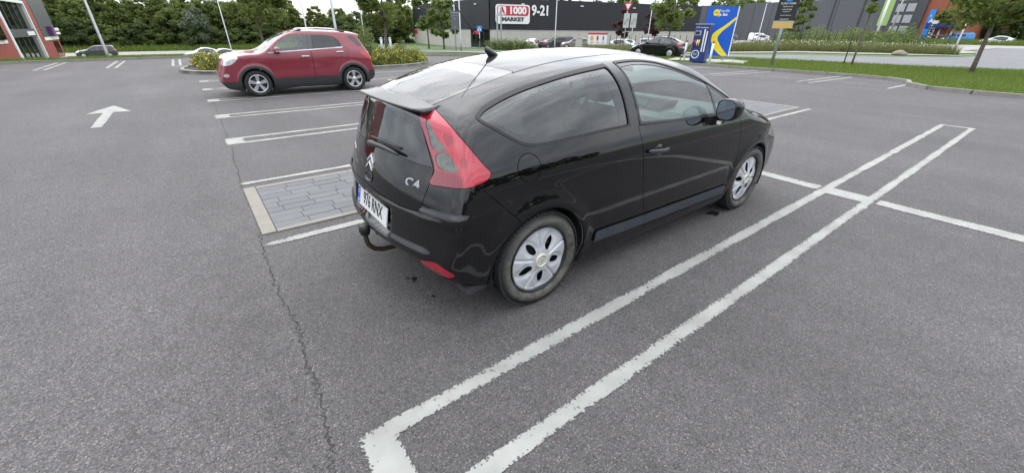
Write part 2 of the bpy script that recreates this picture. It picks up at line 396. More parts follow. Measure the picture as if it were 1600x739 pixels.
def nodes_of(m):
    t = m.node_tree; return t, t.nodes['Principled BSDF'], t.links.new
def asphalt_mat(name, c_lo, c_hi, stone, lane=None, contrast=1.):
    m = mat(name, c_hi, .86); t, b, L_ = nodes_of(m); N_ = t.nodes.new
    tc = N_('ShaderNodeTexCoord'); vec = tc.outputs['Object']
    big = N_('ShaderNodeTexNoise'); big.inputs['Scale'].default_value = .45; big.inputs['Detail'].default_value = 6; big.inputs['Roughness'].default_value = .6; L_(vec, big.inputs['Vector'])
    r0 = N_('ShaderNodeValToRGB'); r0.color_ramp.elements[0].position = .32; r0.color_ramp.elements[1].position = .70
    r0.color_ramp.elements[0].color = (*c_lo, 1); r0.color_ramp.elements[1].color = (*c_hi, 1); L_(big.outputs['Fac'], r0.inputs[0])
    vo = N_('ShaderNodeTexVoronoi'); vo.inputs['Scale'].default_value = stone; L_(vec, vo.inputs['Vector'])
    sv = N_('ShaderNodeSeparateColor'); L_(vo.outputs['Color'], sv.inputs[0])
    r1 = N_('ShaderNodeValToRGB'); e = r1.color_ramp.elements; e[0].position = .0; e[0].color = (1 - .50 * contrast,) * 3 + (1,); e[1].position = 1.; e[1].color = (1 + .5 * contrast,) * 3 + (1,)
    k = e.new(.45); k.color = (.95, .95, .95, 1); k = e.new(.90); k.color = (1.12, 1.12, 1.12, 1); k = e.new(.955); k.color = (1 + 1.0 * contrast, 1 + .93 * contrast, 1 + .83 * contrast, 1)
    L_(sv.outputs[0], r1.inputs[0])
    # pits between the stones
    r2 = N_('ShaderNodeMapRange'); r2.inputs[1].default_value = .35; r2.inputs[2].default_value = .75; r2.inputs[3].default_value = 1.; r2.inputs[4].default_value = .72
    L_(vo.outputs['Distance'], r2.inputs[0])
    m1 = N_('ShaderNodeMix'); m1.data_type = 'RGBA'; m1.blend_type = 'MULTIPLY'; m1.inputs['Factor'].default_value = 1.; L_(r0.outputs[0], m1.inputs['A']); L_(r1.outputs[0], m1.inputs['B'])
    m2 = N_('ShaderNodeMix'); m2.data_type = 'RGBA'; m2.blend_type = 'MULTIPLY'; m2.inputs['Factor'].default_value = 1.; L_(m1.outputs['Result'], m2.inputs['A']); L_(r2.outputs[0], m2.inputs['B'])
    # rust-coloured and pale grains, mid-size mottling
    mid = N_('ShaderNodeTexNoise'); mid.inputs['Scale'].default_value = 7; mid.inputs['Detail'].default_value = 8; mid.inputs['Roughness'].default_value = .75; L_(vec, mid.inputs['Vector'])
    r3 = N_('ShaderNodeMapRange'); r3.inputs[1].default_value = .3; r3.inputs[2].default_value = .7; r3.inputs[3].default_value = .86; r3.inputs[4].default_value = 1.13; L_(mid.outputs['Fac'], r3.inputs[0])
    m3 = N_('ShaderNodeMix'); m3.data_type = 'RGBA'; m3.blend_type = 'MULTIPLY'; m3.inputs['Factor'].default_value = 1.; L_(m2.outputs['Result'], m3.inputs['A']); L_(r3.outputs[0], m3.inputs['B'])
    # broad wear: long faint tracks along the driving direction and old patches
    mp = N_('ShaderNodeMapping'); mp.inputs['Scale'].default_value = (1.1, .16, 1); L_(vec, mp.inputs[0])
    wr_ = N_('ShaderNodeTexNoise'); wr_.inputs['Scale'].default_value = 1.; wr_.inputs['Detail'].default_value = 5; L_(mp.outputs[0], wr_.inputs['Vector'])
    r5 = N_('ShaderNodeMapRange'); r5.inputs[1].default_value = .32; r5.inputs[2].default_value = .68; r5.inputs[3].default_value = .86; r5.inputs[4].default_value = 1.12; L_(wr_.outputs['Fac'], r5.inputs[0])
    m5 = N_('ShaderNodeMix'); m5.data_type = 'RGBA'; m5.blend_type = 'MULTIPLY'; m5.inputs['Factor'].default_value = 1.; L_(m3.outputs['Result'], m5.inputs['A']); L_(r5.outputs[0], m5.inputs['B'])
    out = m5.outputs['Result']
    if lane:      # the older, paler and coarser surface of the driving lane
        sx = N_('ShaderNodeSeparateXYZ'); L_(vec, sx.inputs[0])
        wob = N_('ShaderNodeTexNoise'); wob.inputs['Scale'].default_value = 2.; L_(vec, wob.inputs['Vector'])
        ws = N_('ShaderNodeMath'); ws.operation = 'MULTIPLY_ADD'; ws.inputs[1].default_value = .12; L_(wob.outputs['Fac'], ws.inputs[0]); L_(sx.outputs['X'], ws.inputs[2])
        mr = N_('ShaderNodeMapRange'); mr.inputs[1].default_value = lane + .05; mr.inputs[2].default_value = lane + .09; mr.inputs[3].default_value = 1; mr.inputs[4].default_value = 0; L_(ws.outputs[0], mr.inputs[0])
        v2 = N_('ShaderNodeTexVoronoi'); v2.inputs['Scale'].default_value = stone * .62; L_(vec, v2.inputs['Vector'])
        s2 = N_('ShaderNodeSeparateColor'); L_(v2.outputs['Color'], s2.inputs[0])
        r4 = N_('ShaderNodeMapRange'); r4.inputs[3].default_value = .82; r4.inputs[4].default_value = 1.34; L_(s2.outputs[0], r4.inputs[0])
        m4 = N_('ShaderNodeMix'); m4.data_type = 'RGBA'; m4.blend_type = 'MULTIPLY'; L_(mr.outputs[0], m4.inputs['Factor']); L_(out, m4.inputs['A']); L_(r4.outputs[0], m4.inputs['B'])
        out = m4.outputs['Result']
    L_(out, b.inputs['Base Color'])
    bp = N_('ShaderNodeBump'); bp.inputs['Strength'].default_value = .55; bp.inputs['Distance'].default_value = .004; bp.invert = True
    L_(vo.outputs['Distance'], bp.inputs['Height']); L_(bp.outputs[0], b.inputs['Normal'])
    return m
def mottled(name, cols, scale, rough=.95, fine=0.):
    m = mat(name, cols[0], rough); t, b, L_ = nodes_of(m); N_ = t.nodes.new
    tc = N_('ShaderNodeTexCoord'); n = N_('ShaderNodeTexNoise'); n.inputs['Scale'].default_value = scale; n.inputs['Detail'].default_value = 9; n.inputs['Roughness'].default_value = .68
    L_(tc.outputs['Object'], n.inputs['Vector']); r = N_('ShaderNodeValToRGB'); e = r.color_ramp.elements
    e[0].position = .28; e[0].color = (*cols[0], 1); e[1].position = .72; e[1].color = (*cols[-1], 1)
    for i, c in enumerate(cols[1:-1]):
        k = e.new(.28 + .44 * (i + 1) / (len(cols) - 1)); k.color = (*c, 1)
    L_(n.outputs['Fac'], r.inputs[0]); L_(r.outputs[0], b.inputs['Base Color'])
    if fine:
        bp = N_('ShaderNodeBump'); bp.inputs['Strength'].default_value = .6; bp.inputs['Distance'].default_value = fine; L_(n.outputs['Fac'], bp.inputs['Height']); L_(bp.outputs[0], b.inputs['Normal'])
    return m
M_ASPH = asphalt_mat('car_park_asphalt', (.078, .0715, .0715), (.102, .0945, .0945), 180, .11, 1.15)
M_ROAD = asphalt_mat('road_asphalt', (.14, .14, .143), (.17, .17, .172), 60, None, .5)
M_PLAZA = mottled('pale_concrete', [(.22, .205, .185), (.265, .25, .23), (.285, .265, .245)], .5)
M_PATH = mottled('path_slabs', [(.23, .22, .195), (.28, .27, .245)], .9)
M_TURF = mottled('turf', [(.035, .062, .014), (.062, .105, .022), (.085, .125, .028)], .9, fine=.03)
M_KERB = mottled('kerb_concrete', [(.16, .152, .135), (.22, .21, .187), (.25, .235, .215)], 3.5, .9)
M_SOIL = mottled('bark_mulch', [(.02, .014, .009), (.05, .036, .024)], 5, fine=.03)

def ground_layer(name, m, poly=None, grid=.5, off=0., hole=None, box=None, kind='structure'):
    """sheet that follows the terrain inside a plan outline"""
    q = np.array(poly, float); lo = q.min(0) - grid; hi = q.max(0) + grid
    nx = max(2, int((hi[0] - lo[0]) / grid) + 1); ny = max(2, int((hi[1] - lo[1]) / grid) + 1)
    X, Y = np.meshgrid(np.linspace(lo[0], hi[0], nx), np.linspace(lo[1], hi[1], ny), indexing='ij')
    V = np.stack([X.ravel(), Y.ravel(), zt(X, Y).ravel() + off], 1)
    F = [(i * ny + j, (i + 1) * ny + j, (i + 1) * ny + j + 1, i * ny + j + 1) for i in range(nx - 1) for j in range(ny - 1)]
    s = Shell(V, np.tile([0, 0, 1.], (len(V), 1)), F).cut(poly_sdf(q, V[:, 0], V[:, 1]))[0]
    for h in (hole or []):
        s = s.cut(poly_sdf(np.array(h, float), s.V[:, 0], s.V[:, 1]))[1]
    c = s.compact(); V2 = c.V.copy(); V2[:, 2] = zt(V2[:, 0], V2[:, 1]) + off
    return tag(link(name, mesh_of(name, V2, c.F, m, True)), kind=kind)
def terrain():
    rs = np.concatenate([np.arange(0.5, 20, 2), np.arange(20, 62, .6), np.arange(62, 150, 3), np.geomspace(150, 2400, 22)]); na = 420
    th = np.arange(na) * 2 * math.pi / na; Rr, T = np.meshgrid(rs, th, indexing='ij'); X = Rr * np.cos(T); Y = Rr * np.sin(T)
    V = np.stack([X.ravel(), Y.ravel(), zt(X, Y).ravel() - .05], 1)
    F = [(i * na + j, (i + 1) * na + j, (i + 1) * na + (j + 1) % na, i * na + (j + 1) % na) for i in range(len(rs) - 1) for j in range(na)] + [tuple(range(na))]
    tag(link('ground', mesh_of('ground', V, F, M_TURF, True)), kind='structure')
terrain()
LOT = [(-55, -38), (18.5, -38), (18.45, .7), (18.45, 1.7), (18.75, 2.75), (19.6, 3.35), (20.7, 3.65), (21.3, 4.5), (21.35, 6.2), (21.2, 8.7), (21.2, 12.4), (20.4, 15.6), (17.2, 21.5), (15.2, 24.3), (13.7, 25.8), (11.9, 26.9), (9.0, 28.3), (4.1, 29.9), (1.3, 30.6), (-1.1, 30.1), (-6.6, 29.0), (-12, 28.2), (-24, 27), (-55, 27)]
ISLAND = [tuple(q) for q in crom([(.08, 19.7), (.45, 19.35), (3.5, 19.05), (6.8, 18.45), (8.6, 19.0), (9.9, 20.3), (10.1, 22.3), (8, 24.3), (4, 25.2), (1.2, 25.0), (.2, 23.3)], 6)]
ground_layer('car_park', M_ASPH, LOT, 1.0, 0.)
ROADP = [(36, -25), (33.9, 1.8), (32.0, 6.3), (31.9, 14.1), (31.8, 17.5), (29.5, 22.5), (25, 30), (18, 42), (10, 58), (15, 62), (24, 44), (31, 33.5), (36.8, 26), (38.8, 20), (37.6, 16.5), (43.2, 8.9), (49, 6.1), (52.5, 5.8), (75, 8.6), (92, 8), (92, -25)]
ground_layer('road', M_ROAD, ROADP, 1.0, .0)
ground_layer('footpath', M_PATH, [(39.8, 25.5), (42.8, 19), (48.8, 10.2), (52.3, 6.4), (53.3, 7.0), (52.1, 10.9), (46.6, 19.6), (43.5, 26.5)], .8, .005)
ground_layer('plaza', M_PLAZA, [(53, 5.2), (60, 8.0), (72.6, 11.2), (85.5, 26.4), (86, 38), (92, 50), (150, 84), (128, 30), (130, 12), (150, 0), (150, -25), (92.5, -25), (92.5, 8.3), (75, 8.9)], 2.5, .0)
_a = [pos(u, 90)[:2] for u in (-150, 0, 150, 300, 420)]; _b = [pos(u, 101)[:2] for u in (440, 300, 150, 0, -150)]
ground_layer('lower_road', M_PLAZA, _a + _b, 2., .02)
ground_layer('market_yard', M_ROAD, [pos(u, 72)[:2] for u in (690, 760, 860, 960, 1060, 1110)] + [pos(u, d)[:2] for u, d in ((1110, 104), (1085, 106), (1000, 95), (900, 84), (770, 79), (700, 90))], 2., .02)

def kerb(name, pts, h=.12, w=.14, closed=False, label=None, both=False):
    """kerb stones swept along a line, each a metre long with its own joint"""
    P2 = crom(pts, 6, closed) if len(pts) > 2 else np.array(pts, float)
    if closed: P2 = np.vstack([P2, P2[:1]])
    seg = np.linalg.norm(np.diff(P2, axis=0), axis=1); cum = np.concatenate([[0], np.cumsum(seg)]); n = max(2, int(cum[-1] / 1.0))
    root = empty(name, (0, 0, 0)); root['kind'] = 'structure'
    at_ = lambda s_: np.array([np.interp(s_, cum, P2[:, 0]), np.interp(s_, cum, P2[:, 1])])
    for i in range(n):
        s0, s1 = cum[-1] * i / n + .006, cum[-1] * (i + 1) / n - .006
        A, B = at_(s0), at_(s1); d = (B - A) / np.linalg.norm(B - A); q = np.array([-d[1], d[0]])
        V = []
        for Pt in (A, B):
            z = gz(*Pt); hh = h + random.uniform(-.006, .006)
            V += [(*(Pt), z - .1), (*(Pt), z + hh - .02), (*(Pt + q * .02), z + hh), (*(Pt + q * w), z + hh), (*(Pt + q * w), z - .1)]
        F = [(0, 1, 6, 5), (1, 2, 7, 6), (2, 3, 8, 7), (3, 4, 9, 8), (4, 3, 2, 1, 0), (5, 6, 7, 8, 9)]
        link('kerb_stone', mesh_of('kerb_stone', V, F, M_KERB), root)
    return root
kerb('kerb', [LOT[i] for i in range(2, 16)], .11)
kerb('kerb', [LOT[i] for i in range(16, 22)], .10)
kerb('kerb', ISLAND[::6], .12, .14, True)
_isl = MB(); _isl.add([(x, y, gz(x, y) + .09) for x, y in ISLAND], [tuple(range(len(ISLAND)))]); tag(_isl.obj('planting_bed', M_SOIL), kind='structure')
kerb('kerb', [(31.9, 14.1), (31.8, 17.5), (29.5, 22.5)], .10)

# ------------------------------------------------------------------ painted markings: worn thermoplastic sheets 4 mm up
def paint_mat():
    m = mat('road_paint', (.62, .62, .57), .8); t, b, L_ = nodes_of(m); N_ = t.nodes.new
    t.nodes.remove(b); o = t.nodes['Material Output']
    pb = N_('ShaderNodeBsdfPrincipled'); pb.inputs['Roughness'].default_value = .75
    tc = N_('ShaderNodeTexCoord'); n = N_('ShaderNodeTexNoise'); n.inputs['Scale'].default_value = 5; n.inputs['Detail'].default_value = 7; L_(tc.outputs['Object'], n.inputs['Vector'])
    r = N_('ShaderNodeValToRGB'); r.color_ramp.elements[0].position = .3; r.color_ramp.elements[1].position = .65
    r.color_ramp.elements[0].color = (.215, .215, .195, 1); r.color_ramp.elements[1].color = (.285, .285, .262, 1); L_(n.outputs['Fac'], r.inputs[0]); L_(r.outputs[0], pb.inputs['Base Color'])
    # flaked-off specks, more of them where the edge attribute is high
    at_ = N_('ShaderNodeAttribute'); at_.attribute_name = 'edge'
    v = N_('ShaderNodeTexNoise'); v.inputs['Scale'].default_value = 55; v.inputs['Detail'].default_value = 6; v.inputs['Roughness'].default_value = .75; L_(tc.outputs['Object'], v.inputs['Vector'])
    v2 = N_('ShaderNodeTexNoise'); v2.inputs['Scale'].default_value = 2.2; v2.inputs['Detail'].default_value = 3; L_(tc.outputs['Object'], v2.inputs['Vector'])
    a1 = N_('ShaderNodeMath'); a1.operation = 'MULTIPLY_ADD'; a1.inputs[1].default_value = .24; L_(at_.outputs['Fac'], a1.inputs[0]); L_(v.outputs['Fac'], a1.inputs[2])
    a2 = N_('ShaderNodeMath'); a2.operation = 'MULTIPLY_ADD'; a2.inputs[1].default_value = .48; L_(v2.outputs['Fac'], a2.inputs[0]); L_(a1.outputs[0], a2.inputs[2])
    th = N_('ShaderNodeMath'); th.operation = 'GREATER_THAN'; th.inputs[1].default_value = .895; L_(a2.outputs[0], th.inputs[0])
    tr = N_('ShaderNodeBsdfTransparent'); mx = N_('ShaderNodeMixShader'); L_(th.outputs[0], mx.inputs[0]); L_(pb.outputs[0], mx.inputs[1]); L_(tr.outputs[0], mx.inputs[2]); L_(mx.outputs[0], o.inputs[0])
    bp = N_('ShaderNodeBump'); bp.inputs['Strength'].default_value = .3; bp.inputs['Distance'].default_value = .003; L_(v.outputs['Fac'], bp.inputs['Height']); L_(bp.outputs[0], pb.inputs['Normal'])
    return m
M_PAINT = paint_mat()
def marking(name, outline, holes=(), step=.025, z=.004, wob=.006, worn=1.):
    """flat paint shape with frayed edges; worn scales how strongly its rim is flaked"""
    q = np.array(outline, float); lo = q.min(0) - step; hi = q.max(0) + step
    nx = max(2, int((hi[0] - lo[0]) / step) + 1); ny = max(2, int((hi[1] - lo[1]) / step) + 1)
    # cells only near the shape
    xs = np.linspace(lo[0], hi[0], nx); ys = np.linspace(lo[1], hi[1], ny)
    X, Y = np.meshgrid(xs, ys, indexing='ij'); X = X.ravel(); Y = Y.ravel()
    d = poly_sdf(q, X, Y)
    for h in holes: d = np.maximum(d, -poly_sdf(np.array(h, float), X, Y))
    d = d + wob * (np.sin(X * 3.7 + Y * 5.1) * .5 + np.sin(X * 23 - Y * 17) * .25 + RNG.normal(0, .16, len(X)))
    V = np.stack([X, Y, zt(X, Y) + z], 1)
    F = [(i * ny + j, (i + 1) * ny + j, (i + 1) * ny + j + 1, i * ny + j + 1) for i in range(nx - 1) for j in range(ny - 1)]
    d4 = d.reshape(nx, ny); near = (np.minimum.reduce([d4[:-1, :-1], d4[1:, :-1], d4[1:, 1:], d4[:-1, 1:]]) < 0).ravel()
    F = [f for f, k in zip(F, near) if k]
    s = Shell(V, np.tile([0, 0, 1.], (len(V), 1)), F)
    s.N[:, 0] = d          # carry the distance along through the cut
    s2 = s.cut(d)[0].compact()
    me = mesh_of(name, s2.V, s2.F, M_PAINT)
    d2 = poly_sdf(q, s2.V[:, 0], s2.V[:, 1])
    for h in holes: d2 = np.maximum(d2, -poly_sdf(np.array(h, float), s2.V[:, 0], s2.V[:, 1]))
    at_ = me.attributes.new('edge', 'FLOAT', 'POINT'); at_.data.foreach_set('value', (worn * np.clip(1 + d2 / .025, 0, 1)).astype(np.float32))
    return tag(link(name, me), kind='structure')
rect = lambda x0, x1, y0, y1: [(x0, y0), (x1, y0), (x1, y1), (x0, y1)]
marking('stall_line', rect(.148, 11.57, .805, 1.309), [rect(.30, 5.30, .897, 1.215), rect(5.56, 11.47, .897, 1.215)], .015, worn=.85, wob=.0035)
marking('head_line', rect(5.335, 5.545, -12, .803), (), .035, .0045); marking('head_line', rect(5.335, 5.545, 1.311, 3.40), (), .035, .0045)
marking('head_line', rect(5.335, 5.545, 7.80, 9.65), (), .05); marking('head_line', rect(5.335, 5.545, 10.15, 12.0), (), .05); marking('head_line', rect(5.335, 5.545, 12.5, 14.4), (), .06)
for y0, y1, st in ((7.31, 7.77, .03), (9.70, 10.13, .04), (12.10, 12.50, .045), (14.46, 14.86, .05), (16.75, 17.13, .06)):
    marking('stall_line', rect(.148, 11.5, y0, y1), [rect(.40, 11.43, y0 + .10, y1 - .10)], st, worn=.7)
marking('stall_line', rect(.148, 11.5, -1.56, -1.10), [rect(.40, 11.43, -1.46, -1.20)], .05)
def rounded(x0, x1, y0, y1, r=.04): return [(x0, y0 + r), (x0 + r, y0), (x1 - r, y0), (x1, y0 + r), (x1, y1 - r), (x1 - r, y1), (x0 + r, y1), (x0, y1 - r)]
marking('stall_line', rounded(.10, 11.35, 3.44, 3.54), (), .022, .005); marking('stall_line', rounded(.11, 11.35, 5.20, 5.30), (), .025, .005)
marking('lane_arrow', [(-1.55, 12.69), (-1.90, 11.60), (-1.635, 11.645), (-1.645, 9.95), (-1.49, 9.95), (-1.475, 11.645), (-1.20, 11.60)], (), .03, worn=.4)
for xa, xb in ((-4.86, -4.47), (-2.76, -2.37), (-.57, -.19)):
    marking('bay_line', [(xa, 24.25), (xb, 24.25), (xb - .02, 29.0), (xa - .02, 29.0)], [[(xa + .11, 24.33), (xb - .11, 24.33), (xb - .12, 29.5), (xa + .09, 29.5)]], .06, worn=.5)
for a, b in (((16.3, 9.30), (20.9, 8.98)), ((16.7, 8.86), (20.7, 8.36)), ((17.35, 6.06), (21.15, 5.86)), ((17.35, 5.66), (21.2, 5.46)), ((17.75, 3.56), (20.8, 3.46)), ((16.5, 11.8), (20.6, 11.55)), ((16.6, 11.4), (20.6, 11.15))):
    marking('bay_line', [(a[0], a[1] - .05), (b[0], b[1] - .05), (b[0], b[1] + .05), (a[0], a[1] + .05)], (), .05, worn=.6)

# ------------------------------------------------------------------ cracks, oil drips
M_CRACK = mottled('crack_filler', [(.020, .018, .017), (.045, .042, .038)], 30)
M_OIL = mat('oil_stain', (.014, .013, .012), .35)
def crack(pts, w, n=9, amp=.012):
    P2 = crom(pts, n, False); V = []; F = []
    for i, q in enumerate(P2):
        a = P2[max(i - 1, 0)]; b = P2[min(i + 1, len(P2) - 1)]; d = (b - a) / (np.linalg.norm(b - a) + 1e-9); s_ = np.array([-d[1], d[0]])
        c = q + s_ * random.gauss(0, amp); ww = w * random.uniform(.15, 1.) * (1 if 0 < i < len(P2) - 1 else 0)
        V += [(*(c - s_ * ww), .0025), (*(c + s_ * ww), .0025)]
    F = [(2 * i, 2 * i + 2, 2 * i + 3, 2 * i + 1) for i in range(len(P2) - 1)]
    return tag(link('pavement_crack', mesh_of('pavement_crack', V, F, M_CRACK)), kind='structure')
crack([(.02, 1.0), (.02, 1.21), (.05, 1.34), (.06, 1.49), (.08, 1.71), (.08, 1.92), (.10, 2.16), (.10, 2.35), (.08, 2.65), (.08, 3.0), (.09, 3.39), (.10, 3.74)], .0062, 14, .010)
crack([(.11, 5.08), (.13, 5.63), (.18, 6.76), (.21, 7.25)], .006, 12, .010); crack([(.20, 7.8), (.21, 8.4), (.22, 9.41), (.23, 9.7)], .007, 10, .012); crack([(.22, 10.2), (.25, 11.54), (.22, 12.1)], .008, 9, .012)
def stain(x, y, r, n=22, sx=1., ang=0.):
    V = [(x, y, .0030)]; ca, sa = math.cos(ang), math.sin(ang)
    for k in range(n):
        t = 2 * math.pi * k / n; rr = r * random.uniform(.55, 1.1); a, b = rr * math.cos(t) * sx, rr * math.sin(t); V.append((x + a * ca - b * sa, y + a * sa + b * ca, .0030))
    tag(link('oil_stain', mesh_of('oil_stain', V, [(0, 1 + k, 1 + (k + 1) % n) for k in range(n)], M_OIL)), kind='structure')
for x, y, r in ((.885, 2.32, .022), (.845, 2.35, .012), (.86, 2.28, .010), (.90, 2.05, .012), (3.75, 1.655, .060), (3.70, 1.69, .028), (.96, 1.94, .007), (1.02, 2.22, .007)): stain(x, y, r, 22, 1.3, random.uniform(0, 3))

# ------------------------------------------------------------------ paver strip between the stalls
M_PAVER = mottled('grey_paver', [(.108, .110, .112), (.126, .128, .130), (.138, .140, .141)], 9, .85, fine=.004)
M_PAVER2 = mottled('grey_paver_dark', [(.104, .106, .109), (.120, .122, .125)], 9, .85, fine=.004)
M_JOINT = mat('joint_sand', (.085, .08, .07), .95)
M_EDGE = mottled('sandstone_edging', [(.17, .155, .13), (.205, .188, .16), (.225, .208, .18)], 6, .9)
def paver_strip():
    root = empty('paver_strip', (0, 0, 0)); root['kind'] = 'structure'
    x0, x1, y0, y1 = .235, 11.22, 3.755, 4.975
    mb = MB(); mb.box((x0 - .01, y0 - .01, -.02), (x1 + .01, y1 + .01, .0035)); mb.obj('joint_bed', M_JOINT, root)
    L_, W_ = .288, (y1 - y0) / 9; me = []
    for m in (M_PAVER, M_PAVER2):
        b = MB(); b.box((.003, .003, -.02), (L_ - .003, W_ - .003, .010), None, .003); o = b.obj('paver', m); me.append(o.data); bpy.data.objects.remove(o)
    rest = MB()
    for r in range(9):
        x = x0 - L_ * ((r * .5 + .6 * (r % 3 == 1)) % 1.)
        while x < x1:
            y = y0 + r * W_; a = max(x, x0); b_ = min(x + L_, x1)
            if b_ - a > .03:
                if (a < 2.3 or a > 8.9):
                    if b_ - a > L_ - .01:
                        o = link('paver', random.choice(me), root); o.location = (x, y, random.uniform(-.002, .0015)); o.rotation_euler = (random.gauss(0, .006), random.gauss(0, .004), 0)
                    else:
                        b = MB(); b.box((a + .003, y + .003, -.02), (b_ - .003, y + W_ - .003, .010), None, .003); b.obj('paver', random.choice((M_PAVER, M_PAVER2)), root)
                else: rest.box((a + .003, y + .003, -.02), (b_ - .003, y + W_ - .003, .010))
            x += L_
    tag(rest.obj('paver_field', M_PAVER, root), kind='stuff')
    for (a, b, c, d) in ((.12, x0 - .004, 3.70, 5.05), (x1 + .004, x1 + .10, 3.70, 5.05)):
        mb = MB(); mb.box((a, c, -.02), (b, d, .014), None, .004); mb.obj('edging_stone', M_EDGE, root)
    for yy in ((3.690, y0 - .004), (y1 + .004, 5.045)):
        n = 11; xs = np.linspace(x0, x1, n + 1)
        for k in range(n):
            mb = MB(); mb.box((xs[k] + .003, yy[0], -.02), (xs[k + 1] - .003, yy[1], .012 + random.uniform(-.002, .002)), None, .003); mb.obj('edging_stone', M_EDGE, root)
paver_strip()

# ------------------------------------------------------------------ shared car materials
def paint(name, col, flake=0., rough=.28, dust=.05, film=.05, coat_ior=1.5):
    """clear-coated paint with uneven road dust low on the body; film paints sky sheen on upward faces"""
    if name in MATS: return MATS[name]
    m = mat(name, col, .5, flake, .0 if flake == 0 else .5, 1.0, coat_ior=coat_ior); t = m.node_tree; b = t.nodes['Principled BSDF']
    tc = t.nodes.new('ShaderNodeTexCoord'); sx = t.nodes.new('ShaderNodeSeparateXYZ'); t.links.new(tc.outputs['Object'], sx.inputs[0])
    mr = t.nodes.new('ShaderNodeMapRange'); mr.inputs[1].default_value = .95; mr.inputs[2].default_value = .2; mr.inputs[3].default_value = .12; mr.inputs[4].default_value = 1.
    t.links.new(sx.outputs['Z'], mr.inputs[0])
    n = t.nodes.new('ShaderNodeTexNoise'); n.inputs['Scale'].default_value = 5; n.inputs['Detail'].default_value = 9; n.inputs['Roughness'].default_value = .7
    t.links.new(tc.outputs['Object'], n.inputs['Vector'])
    mu = t.nodes.new('ShaderNodeMath'); mu.operation = 'MULTIPLY'; t.links.new(mr.outputs[0], mu.inputs[0]); t.links.new(n.outputs['Fac'], mu.inputs[1])
    m2 = t.nodes.new('ShaderNodeMath'); m2.operation = 'MULTIPLY'; m2.inputs[1].default_value = dust * 2; t.links.new(mu.outputs[0], m2.inputs[0])
    mx = t.nodes.new('ShaderNodeMix'); mx.data_type = 'RGBA'; mx.inputs['A'].default_value = (*col, 1); mx.inputs['B'].default_value = (.27, .265, .265, 1)
    t.links.new(m2.outputs[0], mx.inputs['Factor']); t.links.new(mx.outputs['Result'], b.inputs['Base Color'])
    # upward faces painted paler, standing in for the bright sky's sheen
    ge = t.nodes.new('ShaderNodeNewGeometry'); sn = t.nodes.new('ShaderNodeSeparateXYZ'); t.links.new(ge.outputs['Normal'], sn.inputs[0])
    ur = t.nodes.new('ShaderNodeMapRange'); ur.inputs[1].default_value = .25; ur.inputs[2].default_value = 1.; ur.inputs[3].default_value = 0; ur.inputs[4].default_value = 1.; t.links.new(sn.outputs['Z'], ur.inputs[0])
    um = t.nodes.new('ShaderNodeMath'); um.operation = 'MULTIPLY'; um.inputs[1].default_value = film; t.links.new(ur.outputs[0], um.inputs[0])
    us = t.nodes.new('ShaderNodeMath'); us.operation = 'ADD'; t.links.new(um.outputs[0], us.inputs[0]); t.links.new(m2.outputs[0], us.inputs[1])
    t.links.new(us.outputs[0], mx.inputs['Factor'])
    rr = t.nodes.new('ShaderNodeMath'); rr.operation = 'MULTIPLY_ADD'; rr.inputs[1].default_value = .10; t.links.new(mu.outputs[0], rr.inputs[0]); rr.inputs[2].default_value = .008
    ra = t.nodes.new('ShaderNodeMath'); ra.inputs[1].default_value = .012; t.links.new(rr.outputs[0], ra.inputs[0]); t.links.new(ra.outputs[0], b.inputs['Coat Roughness'])
    return m
M_BLACKGLOSS = mat('black_gloss', (.006, .006, .007), .08, spec=.6, coat=.6)
M_TRIM = mat('black_trim_plastic', (.018, .018, .019), .5, bump=(260, .15, .002))
M_RUBBER = mat('seal_rubber', (.010, .010, .010), .55)
M_CHROME = mat('chrome', (.72, .72, .73), .22, .75)
M_STEEL_DK = mat('dark_steel', (.02, .02, .02), .6, .3)
M_RED_LENS = mat('red_lens', (.34, .004, .018), .10, coat=1., noise=(9, 0, (.40, .006, .024)))
M_RED_DEEP = mat('deep_red_lens', (.17, .004, .018), .12, coat=1.)
M_CLEAR_LENS = mat('clear_lens', (.085, .088, .075), .2, .2, coat=1., noise=(35, .35))
M_PINK_LENS = mat('pink_lens_edge', (.25, .010, .022), .15, coat=1.)
M_INT = mat('interior_grey', (.24, .255, .25), .8, bump=(300, .1, .001))
M_INT_DK = mat('interior_dark', (.032, .034, .036), .75, bump=(300, .1, .001))
M_SEAT = mat('seat_cloth', (.06, .064, .066), .95, noise=(60, .25))
M_GLASS = glass_mat('car_glass', (.78, .90, .86), film=.08)
M_GLASS_DK = glass_mat('privacy_glass', (.10, .11, .11))
M_GLASS_BK = glass_mat('rear_glass', (.70, .78, .75), film=.05)
